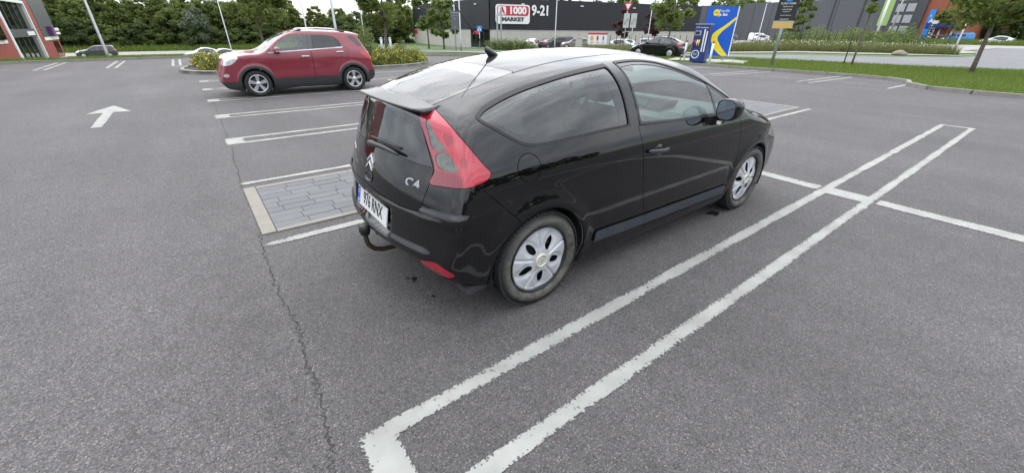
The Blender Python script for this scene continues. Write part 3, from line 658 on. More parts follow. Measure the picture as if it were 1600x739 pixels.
def tyre_mat():
    """black rubber, sidewall greyed by dried mud"""
    m = mat('tyre_rubber', (.02, .02, .02), .85); t = m.node_tree; b = t.nodes['Principled BSDF']
    tc = t.nodes.new('ShaderNodeTexCoord'); sx = t.nodes.new('ShaderNodeSeparateXYZ'); t.links.new(tc.outputs['Object'], sx.inputs[0])
    x2 = t.nodes.new('ShaderNodeMath'); x2.operation = 'MULTIPLY'; t.links.new(sx.outputs['X'], x2.inputs[0]); t.links.new(sx.outputs['X'], x2.inputs[1])
    z2 = t.nodes.new('ShaderNodeMath'); z2.operation = 'MULTIPLY'; t.links.new(sx.outputs['Z'], z2.inputs[0]); t.links.new(sx.outputs['Z'], z2.inputs[1])
    ad = t.nodes.new('ShaderNodeMath'); t.links.new(x2.outputs[0], ad.inputs[0]); t.links.new(z2.outputs[0], ad.inputs[1])
    sq = t.nodes.new('ShaderNodeMath'); sq.operation = 'SQRT'; t.links.new(ad.outputs[0], sq.inputs[0])
    rp = t.nodes.new('ShaderNodeValToRGB'); e = rp.color_ramp.elements
    e[0].position = .20; e[0].color = (.85, .85, .85, 1); e[1].position = .296; e[1].color = (0, 0, 0, 1)
    k = e.new(.268); k.color = (.85, .85, .85, 1)
    t.links.new(sq.outputs[0], rp.inputs[0])
    n = t.nodes.new('ShaderNodeTexNoise'); n.inputs['Scale'].default_value = 14; n.inputs['Detail'].default_value = 8; n.inputs['Roughness'].default_value = .75
    t.links.new(tc.outputs['Object'], n.inputs['Vector'])
    r2 = t.nodes.new('ShaderNodeValToRGB'); r2.color_ramp.elements[0].position = .33; r2.color_ramp.elements[1].position = .55
    t.links.new(n.outputs['Fac'], r2.inputs[0])
    mu = t.nodes.new('ShaderNodeMath'); mu.operation = 'MULTIPLY'; t.links.new(rp.outputs[0], mu.inputs[0]); t.links.new(r2.outputs[0], mu.inputs[1])
    mx = t.nodes.new('ShaderNodeMix'); mx.data_type = 'RGBA'; mx.inputs['A'].default_value = (.018, .018, .018, 1); mx.inputs['B'].default_value = (.115, .108, .093, 1)
    t.links.new(mu.outputs[0], mx.inputs['Factor']); t.links.new(mx.outputs['Result'], b.inputs['Base Color'])
    return m
M_TYRE = tyre_mat()
M_TYRE_CLEAN = mat('clean_tyre', (.018, .018, .018), .8)
M_HUBCAP = mat('silver_hubcap', (.45, .46, .48), .40, .2, noise=(25, .08))
M_HUBRING = mat('brass_ring', (.60, .56, .36), .35, .2)
M_ALLOY = mat('alloy', (.62, .63, .65), .28, .85)
def tyre_mesh(rad, half, rimr, m, tread=True, name='tyre'):
    mb = MB(); n = 72
    prof = [(rimr, half - .012), (rimr + .012, half + .002), (rimr + .3 * (rad - rimr), half + .010), (rimr + .62 * (rad - rimr), half + .009), (rad - .028, half - .004), (rad - .010, half - .016), (rad - .002, half - .030)]
    xs = np.linspace(half - .030, -(half - .030), 12)[1:-1]
    full = prof + [(rad, x) for x in xs] + [(r, -h) for r, h in prof[::-1]]
    mb.lathe(full, n, 'y')
    if tread:      # shoulder blocks and grooves
        for k in range(72):
            a0 = 2 * math.pi * k / 72
            for sgn in (1, -1):
                c, s_ = math.cos(a0), math.sin(a0)
                M = Matrix(((-s_, 0, c, 0), (0, 1, 0, 0), (c, 0, s_, 0), (0, 0, 0, 1)))
                mb.box((-.0095, sgn * (half - .040), rad - .012), (.0095, sgn * (half - .004), rad + .0005 - .001), M)
                mb.box((-.0105, sgn * .012, rad - .006), (.0105, sgn * (half - .046), rad + .003), M)
    return mb, m
def hubcap_shell():
    """five pairs of petals with oval openings between"""
    nr, nt_ = 46, 240; rs = np.linspace(.004, .234, nr); ts = np.arange(nt_) * 2 * math.pi / nt_
    Rr, T = np.meshgrid(rs, ts, indexing='ij'); ph = (T + math.pi / 5) % (2 * math.pi / 5) - math.pi / 5      # 0 at an opening
    ps = T % (2 * math.pi / 5) - math.pi / 5                                                          # 0 at a seam between petals
    z = .024 * (1 - (Rr / .234) ** 2) + .004
    z -= .012 * np.exp(-(ps * Rr / .007) ** 2) * sstep(Rr, .045, .10)                                  # seam groove
    op = np.hypot((Rr - .132) / .066, ph * Rr / .048)
    z -= .009 * sstep(-op, -1.25, -.6) * sstep(Rr, .07, .11)
    z -= .008 * sstep(Rr, .150, .19) * np.exp(-(ph * Rr / .05) ** 2)
    z += .004 * np.exp(-((Rr - .208) / .008) ** 2)
    z += .006 * sstep(-Rr, -.052, -.042)
    V = np.stack([Rr * np.cos(T), z, Rr * np.sin(T)], -1).reshape(-1, 3)
    F = [(i * nt_ + j, i * nt_ + (j + 1) % nt_, (i + 1) * nt_ + (j + 1) % nt_, (i + 1) * nt_ + j) for i in range(nr - 1) for j in range(nt_)]
    F.append(tuple(range(nt_)))
    N = np.zeros_like(V)
    Z = z; dr = np.gradient(Z, rs, axis=0); dt = np.gradient(Z, axis=1) / (2 * math.pi / nt_) / np.maximum(Rr, .01)
    nx = -dr * np.cos(T) + dt * np.sin(T); nz = -dr * np.sin(T) - dt * np.cos(T); ny = np.ones_like(nx)
    N = np.stack([nx, ny, nz], -1).reshape(-1, 3); N /= np.linalg.norm(N, axis=1)[:, None]
    sh = Shell(V, N, F)
    v = V; r = np.hypot(v[:, 0], v[:, 2]); t = np.arctan2(v[:, 2], v[:, 0]); ph = (t + math.pi / 5) % (2 * math.pi / 5) - math.pi / 5
    sd = (np.hypot((r - .122) / .046, ph * r / (.0235 - .05 * (r - .122))) - 1) * .03
    return sh.cut(sd)[1]

# ------------------------------------------------------------------ black coupe in the foreground
C4_ORG = (1.434, 2.44, 0.0)
def build_coupe():
    f = c4_model()
    WB = C4_WB
    car = empty('parked_car', C4_ORG, 0, 'glossy black three-door hatchback with a tow bar, parked in front beside the double white line', 'car')
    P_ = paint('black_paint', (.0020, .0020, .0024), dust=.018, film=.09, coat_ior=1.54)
    sh = make_shell(f, -.05, 2.75, .82, .60, .0125, 64, 34, ring_angles(330, 44))
    ay = lambda V: np.abs(V[:, 1])
    def side(poly, V, ymin=.38):
        """distance in side view, only valid on the flanks"""
        d = np.full(len(V), .5); q = np.array(poly); lo = q.min(0) - .06; hi = q.max(0) + .06
        k = (V[:, 0] > lo[0]) & (V[:, 0] < hi[0]) & (V[:, 2] > lo[1]) & (V[:, 2] < hi[1]) & (ay(V) > ymin)
        d[k] = poly_sdf(q, V[k, 0], V[k, 2]); return d
    def plan(poly, V, zmin=1.1):
        d = np.full(len(V), .5); q = np.array(poly); k = V[:, 2] > zmin
        d[k] = poly_sdf(q, V[k, 0], V[k, 1]); return d
    def rear(poly, V, xmax=-.40):
        d = np.full(len(V), .5); q = np.array(poly); k = V[:, 0] < xmax
        d[k] = poly_sdf(q, V[k, 1], V[k, 2]); return d
    mir = lambda pts: list(pts) + [(-a, b) for a, b in pts[::-1]]
    # wheel arches
    body = sh
    for xa in (0, WB):
        V = body.V; r = np.hypot((V[:, 0] - xa) / 1.03, V[:, 2] - .315) - .352
        r = np.where((ay(V) > .45) & (V[:, 2] < .8), r, .5); body = body.cut(r)[1]
    arch_body = body
    # inner lining, dark in the panel gaps and grey seen through the glass: windows are cut out of it below
    GAP = .0022
    # --- glass outlines (side view x, z)
    q_out = crom([(-.325, 1.182), (-.288, 1.212), (-.198, 1.248), (-.034, 1.296), (.11, 1.327), (.27, 1.354), (.428, 1.374), (.60, 1.390), (.690, 1.398), (.690, 1.398), (.735, 1.215), (.748, 1.040), (.748, 1.040), (.507, 1.036), (.265, 1.026), (.043, 1.018), (-.041, 1.020), (-.108, 1.036), (-.161, 1.064), (-.263, 1.132), (-.313, 1.165)], 5)
    q_in = crom([(-.250, 1.184), (-.188, 1.210), (-.028, 1.258), (.169, 1.302), (.35, 1.330), (.50, 1.346), (.555, 1.345), (.595, 1.320), (.630, 1.223), (.652, 1.110), (.640, 1.083), (.576, 1.072), (.34, 1.072), (.133, 1.071), (.01, 1.073), (-.024, 1.084), (-.095, 1.086), (-.135, 1.099), (-.205, 1.143)], 5)
    pillar = np.array([(.690, 1.402), (.775, 1.405), (.810, 1.21), (.835, 1.036), (.748, 1.040), (.735, 1.215)])
    d_out = crom([(.785, 1.405), (.785, 1.405), (.90, 1.411), (1.021, 1.412), (1.217, 1.394), (1.405, 1.349), (1.627, 1.281), (1.85, 1.193), (2.06, 1.095), (2.225, 1.005), (2.225, 1.005), (1.95, 1.000), (1.46, 1.007), (.845, 1.034), (.845, 1.034), (.822, 1.21)], 5)
    d_win = crom([(.812, 1.380), (.812, 1.380), (.946, 1.388), (1.114, 1.382), (1.295, 1.355), (1.462, 1.313), (1.617, 1.262), (1.722, 1.234), (1.722, 1.234), (1.800, 1.022), (1.800, 1.022), (1.46, 1.026), (.868, 1.052), (.868, 1.052), (.85, 1.20)], 5)
    q_light = crom([(1.752, 1.208), (1.752, 1.208), (1.90, 1.143), (2.02, 1.082), (2.125, 1.020), (2.125, 1.020), (1.826, 1.022), (1.826, 1.022)], 5)
    # door outline
    door_p = crom([(.830, 1.034), (.830, 1.034), (.852, .94), (.874, .85), (.905, .69), (.955, .50), (1.005, .36), (1.012, .262), (1.012, .262), (1.6, .252), (2.215, .250), (2.215, .250), (2.235, .386), (2.265, .512), (2.272, .615), (2.250, .744), (2.205, .887), (2.165, .955), (2.150, 1.008), (2.150, 1.008), (1.95, 1.003), (1.46, 1.010)], 4)
    strip = np.array([(.462, .300), (.468, .384), (.60, .384), (1.0, .372), (2.19, .352), (2.20, .268), (1.0, .290), (.60, .300)])
    light_uv = lambda V: (np.arctan2(-(V[:, 0] + .2), ay(V) - .3) * .35, V[:, 2])
    light3 = [(-.463, -.43, 1.212), (-.504, -.405, 1.192), (-.53, -.492, 1.078), (-.552, -.606, .931), (-.582, -.596, .866), (-.547, -.69, .868), (-.507, -.762, .872), (-.453, -.795, .876), (-.415, -.8, .882), (-.348, -.802, .902), (-.330, -.798, .924), (-.356, -.779, .966), (-.388, -.752, 1.016), (-.424, -.71, 1.08), (-.449, -.621, 1.149), (-.452, -.528, 1.187)]
    lu = np.stack(light_uv(np.array(light3)), 1)
    def lightd(poly, V):
        d = np.full(len(V), .5); k = (V[:, 0] < -.25) & (V[:, 2] > .82) & (V[:, 2] < 1.26) & (ay(V) > .33)
        u, z = light_uv(V[k]); d[k] = poly_sdf(poly, u, z); return d
    # --- tail lights
    lamp, body = body.cut(lightd(crom(lu, 4), body.V), -.0016, .0016)
    up3 = np.array([(-.504, -.455, 1.168), (-.496, -.508, 1.155), (-.496, -.576, 1.101), (-.490, -.655, 1.042), (-.528, -.572, 1.031), (-.518, -.500, 1.106)])
    lo3 = np.array([(-.530, -.592, 1.014), (-.491, -.672, 1.023), (-.478, -.745, .956), (-.536, -.636, .946)])
    bot = np.array([(-.60, -.56, .938), (-.545, -.63, .935), (-.482, -.748, .936), (-.470, -.775, .84), (-.62, -.55, .84)])
    sq1 = np.array([(-.485, -.59, 1.118), (-.465, -.655, 1.108), (-.470, -.675, 1.070), (-.488, -.645, 1.055)])
    sq2 = np.array([(-.468, -.72, 1.022), (-.440, -.755, 1.000), (-.452, -.768, .962), (-.472, -.748, .962)])
    su = lambda a: np.stack(light_uv(a), 1)
    edge_, lamp = lamp.cut(lightd(su(np.array([(-.50, -.38, 1.20), (-.500, -.450, 1.185), (-.490, -.66, 1.035), (-.474, -.755, .937), (-.60, -.56, .937), (-.56, -.45, 1.07)])), lamp.V))
    cl1, edge_ = edge_.cut(lightd(crom(su(up3), 4), edge_.V)); cl2, edge_ = edge_.cut(lightd(crom(su(lo3), 3), edge_.V))
    dr0, lamp = lamp.cut(lightd(su(bot), lamp.V)); dr1, lamp = lamp.cut(lightd(su(sq1), lamp.V)); dr2, lamp = lamp.cut(lightd(su(sq2), lamp.V))
    for sg in (-1, 1):
        w = lambda s_: s_.pick(lambda C_: C_[:, 1] * sg > 0)[0]
        o = w(lamp).obj('tail_light', M_RED_LENS, car, .004)
        w(edge_).obj('lens_edge', M_PINK_LENS, o, .004)
        for c in (cl1, cl2): w(c).obj('clear_lens', M_CLEAR_LENS, o, .0015)
        w(dr0).obj('lower_lens', M_RED_DEEP, o, .003)
        for c in (dr1, dr2): w(c).obj('reflector_cell', M_RED_CELL, o, .003)
        Vv = np.array(o.data.vertices[0].co)
    # --- tailgate: upper glazed part on the roof slope and upright lower part
    mirp = lambda pts: list(pts) + [(a, -b) for a, b in pts[::-1]]
    top_p = mirp([(-.50, .40), (-.461, .418), (-.30, .442), (-.179, .452), (0, .452), (.072, .446), (.080, .43), (.036, .261), (.008, .066)])
    upper, body = body.cut(plan(top_p, body.V), -GAP, GAP)
    ug = crom(mirp([(-.500, .20), (-.485, .33), (-.45, .375), (-.32, .408), (-.170, .402), (-.128, .365), (-.131, .19)]), 4)
    upg, upper = upper.cut(plan(ug, upper.V))
    gate_p = mir([(.0, 1.26), (.30, 1.25), (.395, 1.22), (.41, 1.18), (.485, 1.085), (.602, .937), (.598, .863), (.586, .78), (.576, .735), (.555, .712), (.50, .703), (.40, .702), (.32, .706), (.12, .722), (0, .728)])
    gate, body = body.cut(rear(gate_p, body.V), -GAP, GAP)
    rw = mir([(0, 1.27), (.38, 1.26), (.40, 1.18), (.475, 1.09), (.598, .946), (.487, .946), (.304, .956), (.022, .968)])
    rwin, gate = gate.cut(rear(rw, gate.V), -.001, .001)
    rg = crom(mir([(0, 1.197), (.18, 1.193), (.30, 1.180), (.360, 1.150), (.415, 1.083), (.482, 1.009), (.490, .985), (.462, .973), (.36, .976), (.22, .979), (0, .985)]), 3)
    rgl, rwin = rwin.cut(rear(rg, rwin.V))
    tg = gate.obj('tailgate', P_, car)
    upper.obj('upper_frame', M_BLACKGLOSS, tg)
    upg.obj('roof_glass', M_GLASS_BK, tg, .0005)
    rwin.obj('window_surround', M_BLACKGLOSS, tg, .001)
    rgl.obj('rear_window', M_GLASS_BK, tg, .001)
    # spoiler lip across the tail: thin aerofoil that springs from the roof skin
    def roof_z(x, y_):
        a, b = 1.0, 1.6
        for _ in range(24):
            m2 = (a + b) / 2
            if f(np.array([[x, y_, m2]]))[0] < 0: a = m2
            else: b = m2
        return a
    ys = np.linspace(-.462, .462, 57); V = []; F = []
    for y in ys:
        t = abs(y) / .462; e_ = max(0, (t - .90) / .10) ** 2
        xe = -.572 + .07 * y * y + .035 * e_; ze = 1.212 + .02 * y * y - .012 * e_
        xa_ = xe + .115; za = max(roof_z(xa_, y), ze + .004) - .001; xm = xe + .05; zm = (ze + za) / 2 + .001
        V += [(xa_, y, za), (xm, y, zm), (xe + .008, y, ze + .004), (xe, y, ze), (xe + .001, y, ze - .007), (xe + .010, y, ze - .013), (xm, y, ze - .019), (xa_, y, ze - .030)]
    m_ = 8; nq = len(ys) - 1
    for i in range(nq):
        for k in range(m_ - 1): F.append((i * m_ + k, (i + 1) * m_ + k, (i + 1) * m_ + k + 1, i * m_ + k + 1))
    F += [tuple(range(m_)), tuple(range(nq * m_ + m_ - 1, nq * m_ - 1, -1))]
    mb = MB(); mb.add(V, F, True); mb.obj('spoiler', M_BLACKSAT, car)
    # --- fuel flap
    V = body.V; d = np.where(V[:, 1] < -.5, np.hypot(V[:, 0] + .090, V[:, 2] - .917) - .076, .5)
    flap, body = body.cut(d, -.0022, .0022); flap.obj('fuel_flap', P_, car)
    # --- doors and side glass
    qg, body = body.cut(side(q_out, body.V), 0, 0)
    qseal, qg = qg.cut(-side(q_out, qg.V), .016)
    qi, qfr = qg.cut(side(q_in, qg.V))
    pil, body = body.cut(side(pillar, body.V), 0)
    dwf, body = body.cut(side(d_out, body.V), 0, 0)
    seal, dwf = dwf.cut(-side(d_out, dwf.V), .009)
    dwin, dwf = dwf.cut(side(d_win, dwf.V)); ql, dwf = dwf.cut(side(q_light, dwf.V))
    door, body = body.cut(side(door_p, body.V), -GAP, GAP)
    dstrip, door = door.cut(side(strip, door.V), 0); bstrip, body = body.cut(side(strip, body.V), 0)
    bstrip, xx = bstrip.pick(lambda C_: (C_[:, 0] < 1.02) & (C_[:, 0] > .3)); body = Shell(xx.V, xx.N, body.F) if len(xx.V) >= len(body.V) else body
    # --- rear bumper, bonnet, headlights, front bumper
    V = body.V; nrm = np.array([-.695, -.72]); sd = (V[:, 0] + .418) * -nrm[0] * 1. + 0 * V[:, 2]
    line = ((V[:, 0] + .418) * .72 + (V[:, 2] - .884) * .695)          # seam running down and forward from the lamp tip
    bd = np.where(V[:, 0] < .2, np.maximum(line, V[:, 2] - .90), .5)
    bump, body = body.cut(bd, -GAP, GAP)
    refl = crom([(.565, .405), (.577, .427), (.62, .440), (.735, .436), (.790, .392), (.784, .375), (.65, .338), (.575, .345)], 4)
    def refd(V):
        d = np.full(len(V), .5); k = (V[:, 0] < -.45) & (V[:, 2] < .6); d[k] = poly_sdf(refl, ay(V)[k], V[k, 2]); return d
    rfl, bump = bump.cut(refd(bump.V), 0)
    # bumper relief: ledge under the tailgate, rounded guard bar, lower apron stepped back
    def brel(V):
        a = ay(V); w = sstep(-V[:, 0], .30, .50)
        led = .007 * sstep(-V[:, 2], -.705, -.690) * sstep(V[:, 2], .662, .672) * sstep(-a, -.80, -.60)
        led = led + .010 * sstep(-V[:, 2], -.735, -.722) * sstep(V[:, 2], .655, .685) * sstep(a, .52, .60) * sstep(-a, -.835, -.81)
        bar = .016 * sstep(-V[:, 2], -.515, -.480) * sstep(V[:, 2], .41, .455) * sstep(-a, -.70, -.60)
        lowr = -.014 * sstep(-V[:, 2], -.43, -.38) * sstep(-a, -.80, -.45)
        rec = -.040 * sstep(-a, -.32, -.27) * sstep(-V[:, 2], -.672, -.652) * sstep(V[:, 2], .468, .506)
        return (led + bar + rec + lowr) * w
    c = bump.compact(); offv = brel(c.V); V2 = c.V + c.N * offv[:, None]
    bo = mesh_of('rear_bumper', V2, c.F, P_, True); bo = link('rear_bumper', bo, car)
    for sg in (-1, 1):
        rfl.pick(lambda C_: C_[:, 1] * sg > 0)[0].obj('reflector', M_RED_LENS, bo, -.004)
    sens = MB()
    for yy in (-.75, .75):
        pass
    hood_p = np.array([(2.56, -.70), (2.50, -.3), (2.49, 0), (2.50, .3), (2.56, .70), (2.9, .72), (3.2, .60), (3.33, .35), (3.36, 0), (3.33, -.35), (3.2, -.60), (2.9, -.72)])
    V = body.V; d = np.where((V[:, 2] > .74) & (V[:, 0] > 2.4), poly_sdf(crom(hood_p, 4), V[:, 0], V[:, 1]), .5)
    hood, body = body.cut(d, -GAP, GAP); hood.obj('bonnet', P_, car)
    ws = mir([(1.60, 0.52), (1.75, .60), (2.10, .690), (2.33, .742), (2.40, .71), (2.455, .45), (2.48, 0.2)]) ; ws = [(1.50, -.2), (1.53, -.38)] and ws
    wsp = np.array([(1.515, 0), (1.530, .25), (1.575, .43), (1.66, .545), (1.80, .610), (2.10, .695), (2.32, .750), (2.395, .70), (2.45, .45), (2.47, 0), (2.45, -.45), (2.395, -.70), (2.32, -.750), (2.10, -.695), (1.80, -.610), (1.66, -.545), (1.575, -.43), (1.530, -.25)])
    V = body.V; d = np.where((V[:, 2] > .95) & (V[:, 0] > 1.3), poly_sdf(wsp, V[:, 0], V[:, 1]), .5)
    wsg, body = body.cut(d); frit, wsg = wsg.cut(-np.where((wsg.V[:, 2] > .9) & (wsg.V[:, 0] > 1.3), poly_sdf(wsp, wsg.V[:, 0], wsg.V[:, 1]), .5), .03)
    wo = wsg.obj('windscreen', M_GLASS, car); frit.obj('black_border', M_BLACKGLOSS, wo)
    hl = crom([(2.85, .74), (2.95, .80), (3.15, .80), (3.30, .73), (3.36, .66), (3.25, .63), (3.05, .66)], 4)
    hlm, body = body.cut(side(hl, body.V, .45), -GAP, GAP)
    V = body.V; d = np.where(V[:, 0] > 2.6, np.maximum(-(V[:, 0] - 2.93) , V[:, 2] - .66), .5)
    fb, body = body.cut(d, -GAP, GAP); fb.obj('front_bumper', P_, car)
    for sg in (-1, 1):
        w = lambda s_: s_.pick(lambda C_: C_[:, 1] * sg > 0)[0]
        w(hlm).obj('headlight', M_CLEAR_LENS, car)
        q = w(qi).obj('quarter_window', M_GLASS, car, -.003); w(qfr).obj('black_border', M_BLACKGLOSS, q, -.003); w(qseal).obj('window_seal', M_RUBBER, q, 0, lambda V: .004 + 0 * V[:, 0])
        w(pil).obj('pillar_cover', M_BLACKSAT, car, .001)
        dd = w(door).obj('door', P_, car); w(seal).obj('window_seal', M_RUBBER, dd, .003); w(dwf).obj('window_frame', M_BLACKSAT, dd, -.002)
        w(dwin).obj('door_window', M_GLASS, dd, -.005); w(ql).obj('front_quarterlight', M_GLASS, dd, -.005)
        w(dstrip).obj('rub_strip', M_STRIP, dd, .012); w(bstrip).obj('rub_strip', M_STRIP, car, .012)
        # handle: pull bar over a dark scoop
        hx, hz = 1.035, .848
        mb = MB(); yb = sg * .861
        mb.lathe([(.001, sg * .001), (.040, sg * .001), (.047, -sg * .003)], 28, 'y', Matrix.Translation((hx + .01, yb + sg * .003, hz - .006))); mb.obj('handle_scoop', M_BLACKGLOSS, dd)
        mb = MB(); n = 9; pts = [(hx - .115 + .23 * k / (n - 1), yb + sg * (.012 + .020 * math.sin(math.pi * k / (n - 1))), hz + .010 - .016 * k / (n - 1)) for k in range(n)]
        Vh = []; Fh = []
        for k, q_ in enumerate(pts):
            hh = .016 if 0 < k < n - 1 else .012
            for t in range(10):
                a = 2 * math.pi * t / 10; Vh.append((q_[0], q_[1] + .009 * math.cos(a), q_[2] + hh * math.sin(a)))
        for k in range(n - 1):
            for t in range(10): Fh.append((k * 10 + t, k * 10 + (t + 1) % 10, (k + 1) * 10 + (t + 1) % 10, (k + 1) * 10 + t))
        Fh += [tuple(range(10)), tuple(range((n - 1) * 10, n * 10))]
        mb.add(Vh, Fh, True); mb.obj('door_handle', M_HANDLE, dd)
        # wing mirror
        ell = [(math.cos(a), math.sin(a)) for a in np.linspace(0, 2 * math.pi, 28, endpoint=False)]
        Vm = []; Fm = []; secs = [(1.700, .945, 1.066, .064, .066), (1.694, .945, 1.066, .070, .072), (1.702, .945, 1.066, .076, .078), (1.745, .952, 1.066, .080, .080), (1.80, .955, 1.064, .074, .070), (1.845, .955, 1.060, .055, .048), (1.868, .952, 1.058, .020, .018)]
        for (x, y, z, a, b) in secs:
            for (cc, ss) in ell:
                pw = lambda v, p=.72: math.copysign(abs(v) ** p, v)
                Vm.append((x, sg * (y + a * pw(cc)), z + b * pw(ss)))
        for i in range(len(secs) - 1):
            for k in range(28): Fm.append((i * 28 + k, i * 28 + (k + 1) % 28, (i + 1) * 28 + (k + 1) % 28, (i + 1) * 28 + k))
        Fm.append(tuple(range(6 * 28, 7 * 28)))
        mb = MB(); mb.add(Vm, Fm, True); mo = mb.obj('wing_mirror', P_, car)
        mb = MB(); mb.prism([(sg * (.945 + .066 * math.copysign(abs(c_) ** .72, c_)), 1.066 + .068 * math.copysign(abs(s_) ** .72, s_)) for c_, s_ in ell], 1.697, 1.702, 'yz'); mb.obj('mirror_glass', M_MIRROR, mo)
        mb = MB(); mb.add([(x, sg * y, z) for (x, y, z) in [(1.72, .835, .925), (1.86, .835, .915), (1.85, .835, .985), (1.74, .835, 1.0), (1.72, .905, .965), (1.82, .905, .96), (1.83, .93, 1.03), (1.72, .93, 1.03)]], [(0, 1, 5, 4), (1, 2, 6, 5), (2, 3, 7, 6), (3, 0, 4, 7), (4, 5, 6, 7)]); mb.obj('mirror_stalk', P_, mo)
        mb = MB(); mb.box((1.716, sg * .885, .948), (1.75, sg * .912, .978), None, .006); mb.obj('indicator', M_CLEARLAMP, mo)
    body.obj('body', P_, car)
    # --- liner: the same surface a little inside with the window openings taken out, closes the panel gaps
    li = arch_body; li = li.cut(rear(np.array([(-.34, .47), (.34, .47), (.34, .68), (-.34, .68)]), li.V, -.5))[1]
    for dfun, o_ in ((lambda V: side(q_in, V), .010), (lambda V: side(d_win, V), .010), (lambda V: side(q_light, V), .006), (lambda V: rear(rg, V), .008), (lambda V: plan(ug, V), .008),
                     (lambda V: np.where((V[:, 2] > .95) & (V[:, 0] > 1.3), poly_sdf(wsp, V[:, 0], V[:, 1]), .5), -.02)):
        li = li.cut(dfun(li.V) - o_)[1]
    li.obj('inner_lining', M_INT, car, -.022)
    li.obj('gap_backing', M_STEEL_DK, car, -.014)
    # --- wheels
    tm, _ = tyre_mesh(.318, .100, .230, M_TYRE); tme = tm.obj('tyre', M_TYRE); tmesh = tme.data; bpy.data.objects.remove(tme)
    hs = hubcap_shell(); ho = hs.obj('hubcap', M_HUBCAP); hmesh = ho.data; bpy.data.objects.remove(ho)
    for xa in (0, WB):
        for sg in (-1, 1):
            mb = MB(); mb.lathe([(.001, .052), (.07, .052), (.12, .035), (.205, .035), (.221, .06), (.227, .095), (.220, .097), (.21, .05), (.205, -.08)], 40, 'y', None)
            for k in range(5):      # wheel bolts and drum ribs seen through the openings
                a = 2 * math.pi * k / 5 + .3; mb.tube([(.12 * math.cos(a), .03, .12 * math.sin(a)), (.12 * math.cos(a), .056, .12 * math.sin(a))], .016, 8)
            w = mb.obj('wheel', M_STEEL_DK, car); w.location = (xa, sg * .752, .314); w.rotation_euler = (0, R(21 if xa == 0 else -9), 0)
            if sg < 0: w.rotation_euler = (0, R(21 if xa == 0 else -9), math.pi)
            t = link('tyre', tmesh, w); h = link('hubcap', hmesh, w); h.location = (0, .072, 0)
            mb = MB(); mb.lathe([(.034, -.002), (.035, .004), (.045, .004), (.047, -.004)], 32, 'y', Matrix.Translation((0, .106, 0))); mb.obj('centre_ring', M_HUBRING, w)
            # arch liner
            mb = MB(); V = []; F = []
            nn = 25
            for k in range(nn):
                a = math.pi * (-.12 + 1.24 * k / (nn - 1)); c_, s_ = math.cos(a), math.sin(a)
                V += [(xa + .368 * c_, sg * .845, .315 + .360 * s_), (xa + .368 * c_, sg * .50, .315 + .360 * s_), (xa + .30 * c_, sg * .49, .315 + .2 * s_)]
            for k in range(nn - 1):
                F += [(k * 3, k * 3 + 3, k * 3 + 4, k * 3 + 1), (k * 3 + 1, k * 3 + 4, k * 3 + 5, k * 3 + 2)]
            mb.add(V, F, True); mb.obj('wheel_arch_liner', M_STEEL_DK, car, None)
    # --- number plate: blue band, black characters
    z0, z1 = .516, .634; px = lambda z: -.740 + (z - .516) * .22
    pl = MB(); pl.add([(px(z0), -.26, z0), (px(z0), .26, z0), (px(z1), .26, z1), (px(z1), -.26, z1), (px(z0) + .006, -.26, z0), (px(z0) + .006, .26, z0), (px(z1) + .006, .26, z1), (px(z1) + .006, -.26, z1)], [(0, 1, 2, 3), (7, 6, 5, 4), (0, 4, 5, 1), (1, 5, 6, 2), (2, 6, 7, 3), (3, 7, 4, 0)])
    plo = pl.obj('number_plate', M_PLATE, car)
    up = Vector((px(z1) - px(z0), 0, z1 - z0)).normalized()
    Mp = frame(((px(z0) + px(z1)) / 2 - .0006, 0, (z0 + z1) / 2), (0, -1, 0), up)
    bl = MB(); bl.add([tuple(Mp @ Vector(q)) for q in [(-.256, -.055, .0006), (-.216, -.055, .0006), (-.216, .055, .0006), (-.256, .055, .0006)]], [(0, 1, 2, 3)]); bl.obj('blue_band', M_PLATEBLUE, plo, )
    st = MB()
    for k in range(12):
        a = math.pi * 2 * k / 12; st.add([tuple(Mp @ Vector((-.236 + .012 * math.cos(a) + dx, .026 + .012 * math.sin(a) + dy, .0012))) for dx, dy in ((-.0022, -.0022), (.0022, -.0022), (.0022, .0022), (-.0022, .0022))], [(0, 1, 2, 3)])
    st.obj('star_ring', M_YELLOWPRINT, plo)
    text_obj('country_code', 'EST', .026, M_WHITEPRINT, plo, Mp @ Matrix.Translation((-.236, -.036, .0012)), .0003, .8)
    text_obj('plate_characters', '976 RNX', .118, M_BLACKPRINT, plo, Mp @ Matrix.Translation((.020, .004, .0012)), .0003, .74, bold=.0010)
    for sg in (-1, 1):
        pass
    # --- emblem of two chevrons, model badge, lock handle, wiper
    def on_rear(y, z, off=.004):
        a, b = -1.2, 0.
        for _ in range(30):
            m2 = (a + b) / 2
            if f(np.array([[m2, y, z]]))[0] < 0: b = m2
            else: a = m2
        return a - off
    em = MB(); yc = -.022
    for zz in (.838, .876):
        prof = [(-.050, zz - .022), (-.050, zz - .004), (0, zz + .038), (.050, zz - .004), (.050, zz - .022), (0, zz + .017)]
        n = len(prof)
        Vf = [(on_rear(yc + a, b, .010 if abs(a) < .01 else .006), yc + a, b) for a, b in prof]; Vb = [(on_rear(yc + a, b, -.004), yc + a, b) for a, b in prof]
        em.add(Vf + Vb, [(0, 1, 2, 5), (5, 2, 3, 4)] + [(i, (i + 1) % n, n + (i + 1) % n, n + i) for i in range(n)])
    em.obj('chevron_emblem', M_CHROME, tg)
    xb = on_rear(-.50, .842, .005); xa_, xc_ = on_rear(-.43, .842, .005), on_rear(-.56, .842, .005)
    Mb_ = frame(((xa_ + xc_) / 2, -.483, .842), (xc_ - xa_, -.13, 0), (.22, 0, 1))
    text_obj('model_badge', 'C4', .072, M_CHROME, tg, Mb_, .0015, 1.35, bold=.0012)
    xm_ = on_rear(.50, .842, .005)
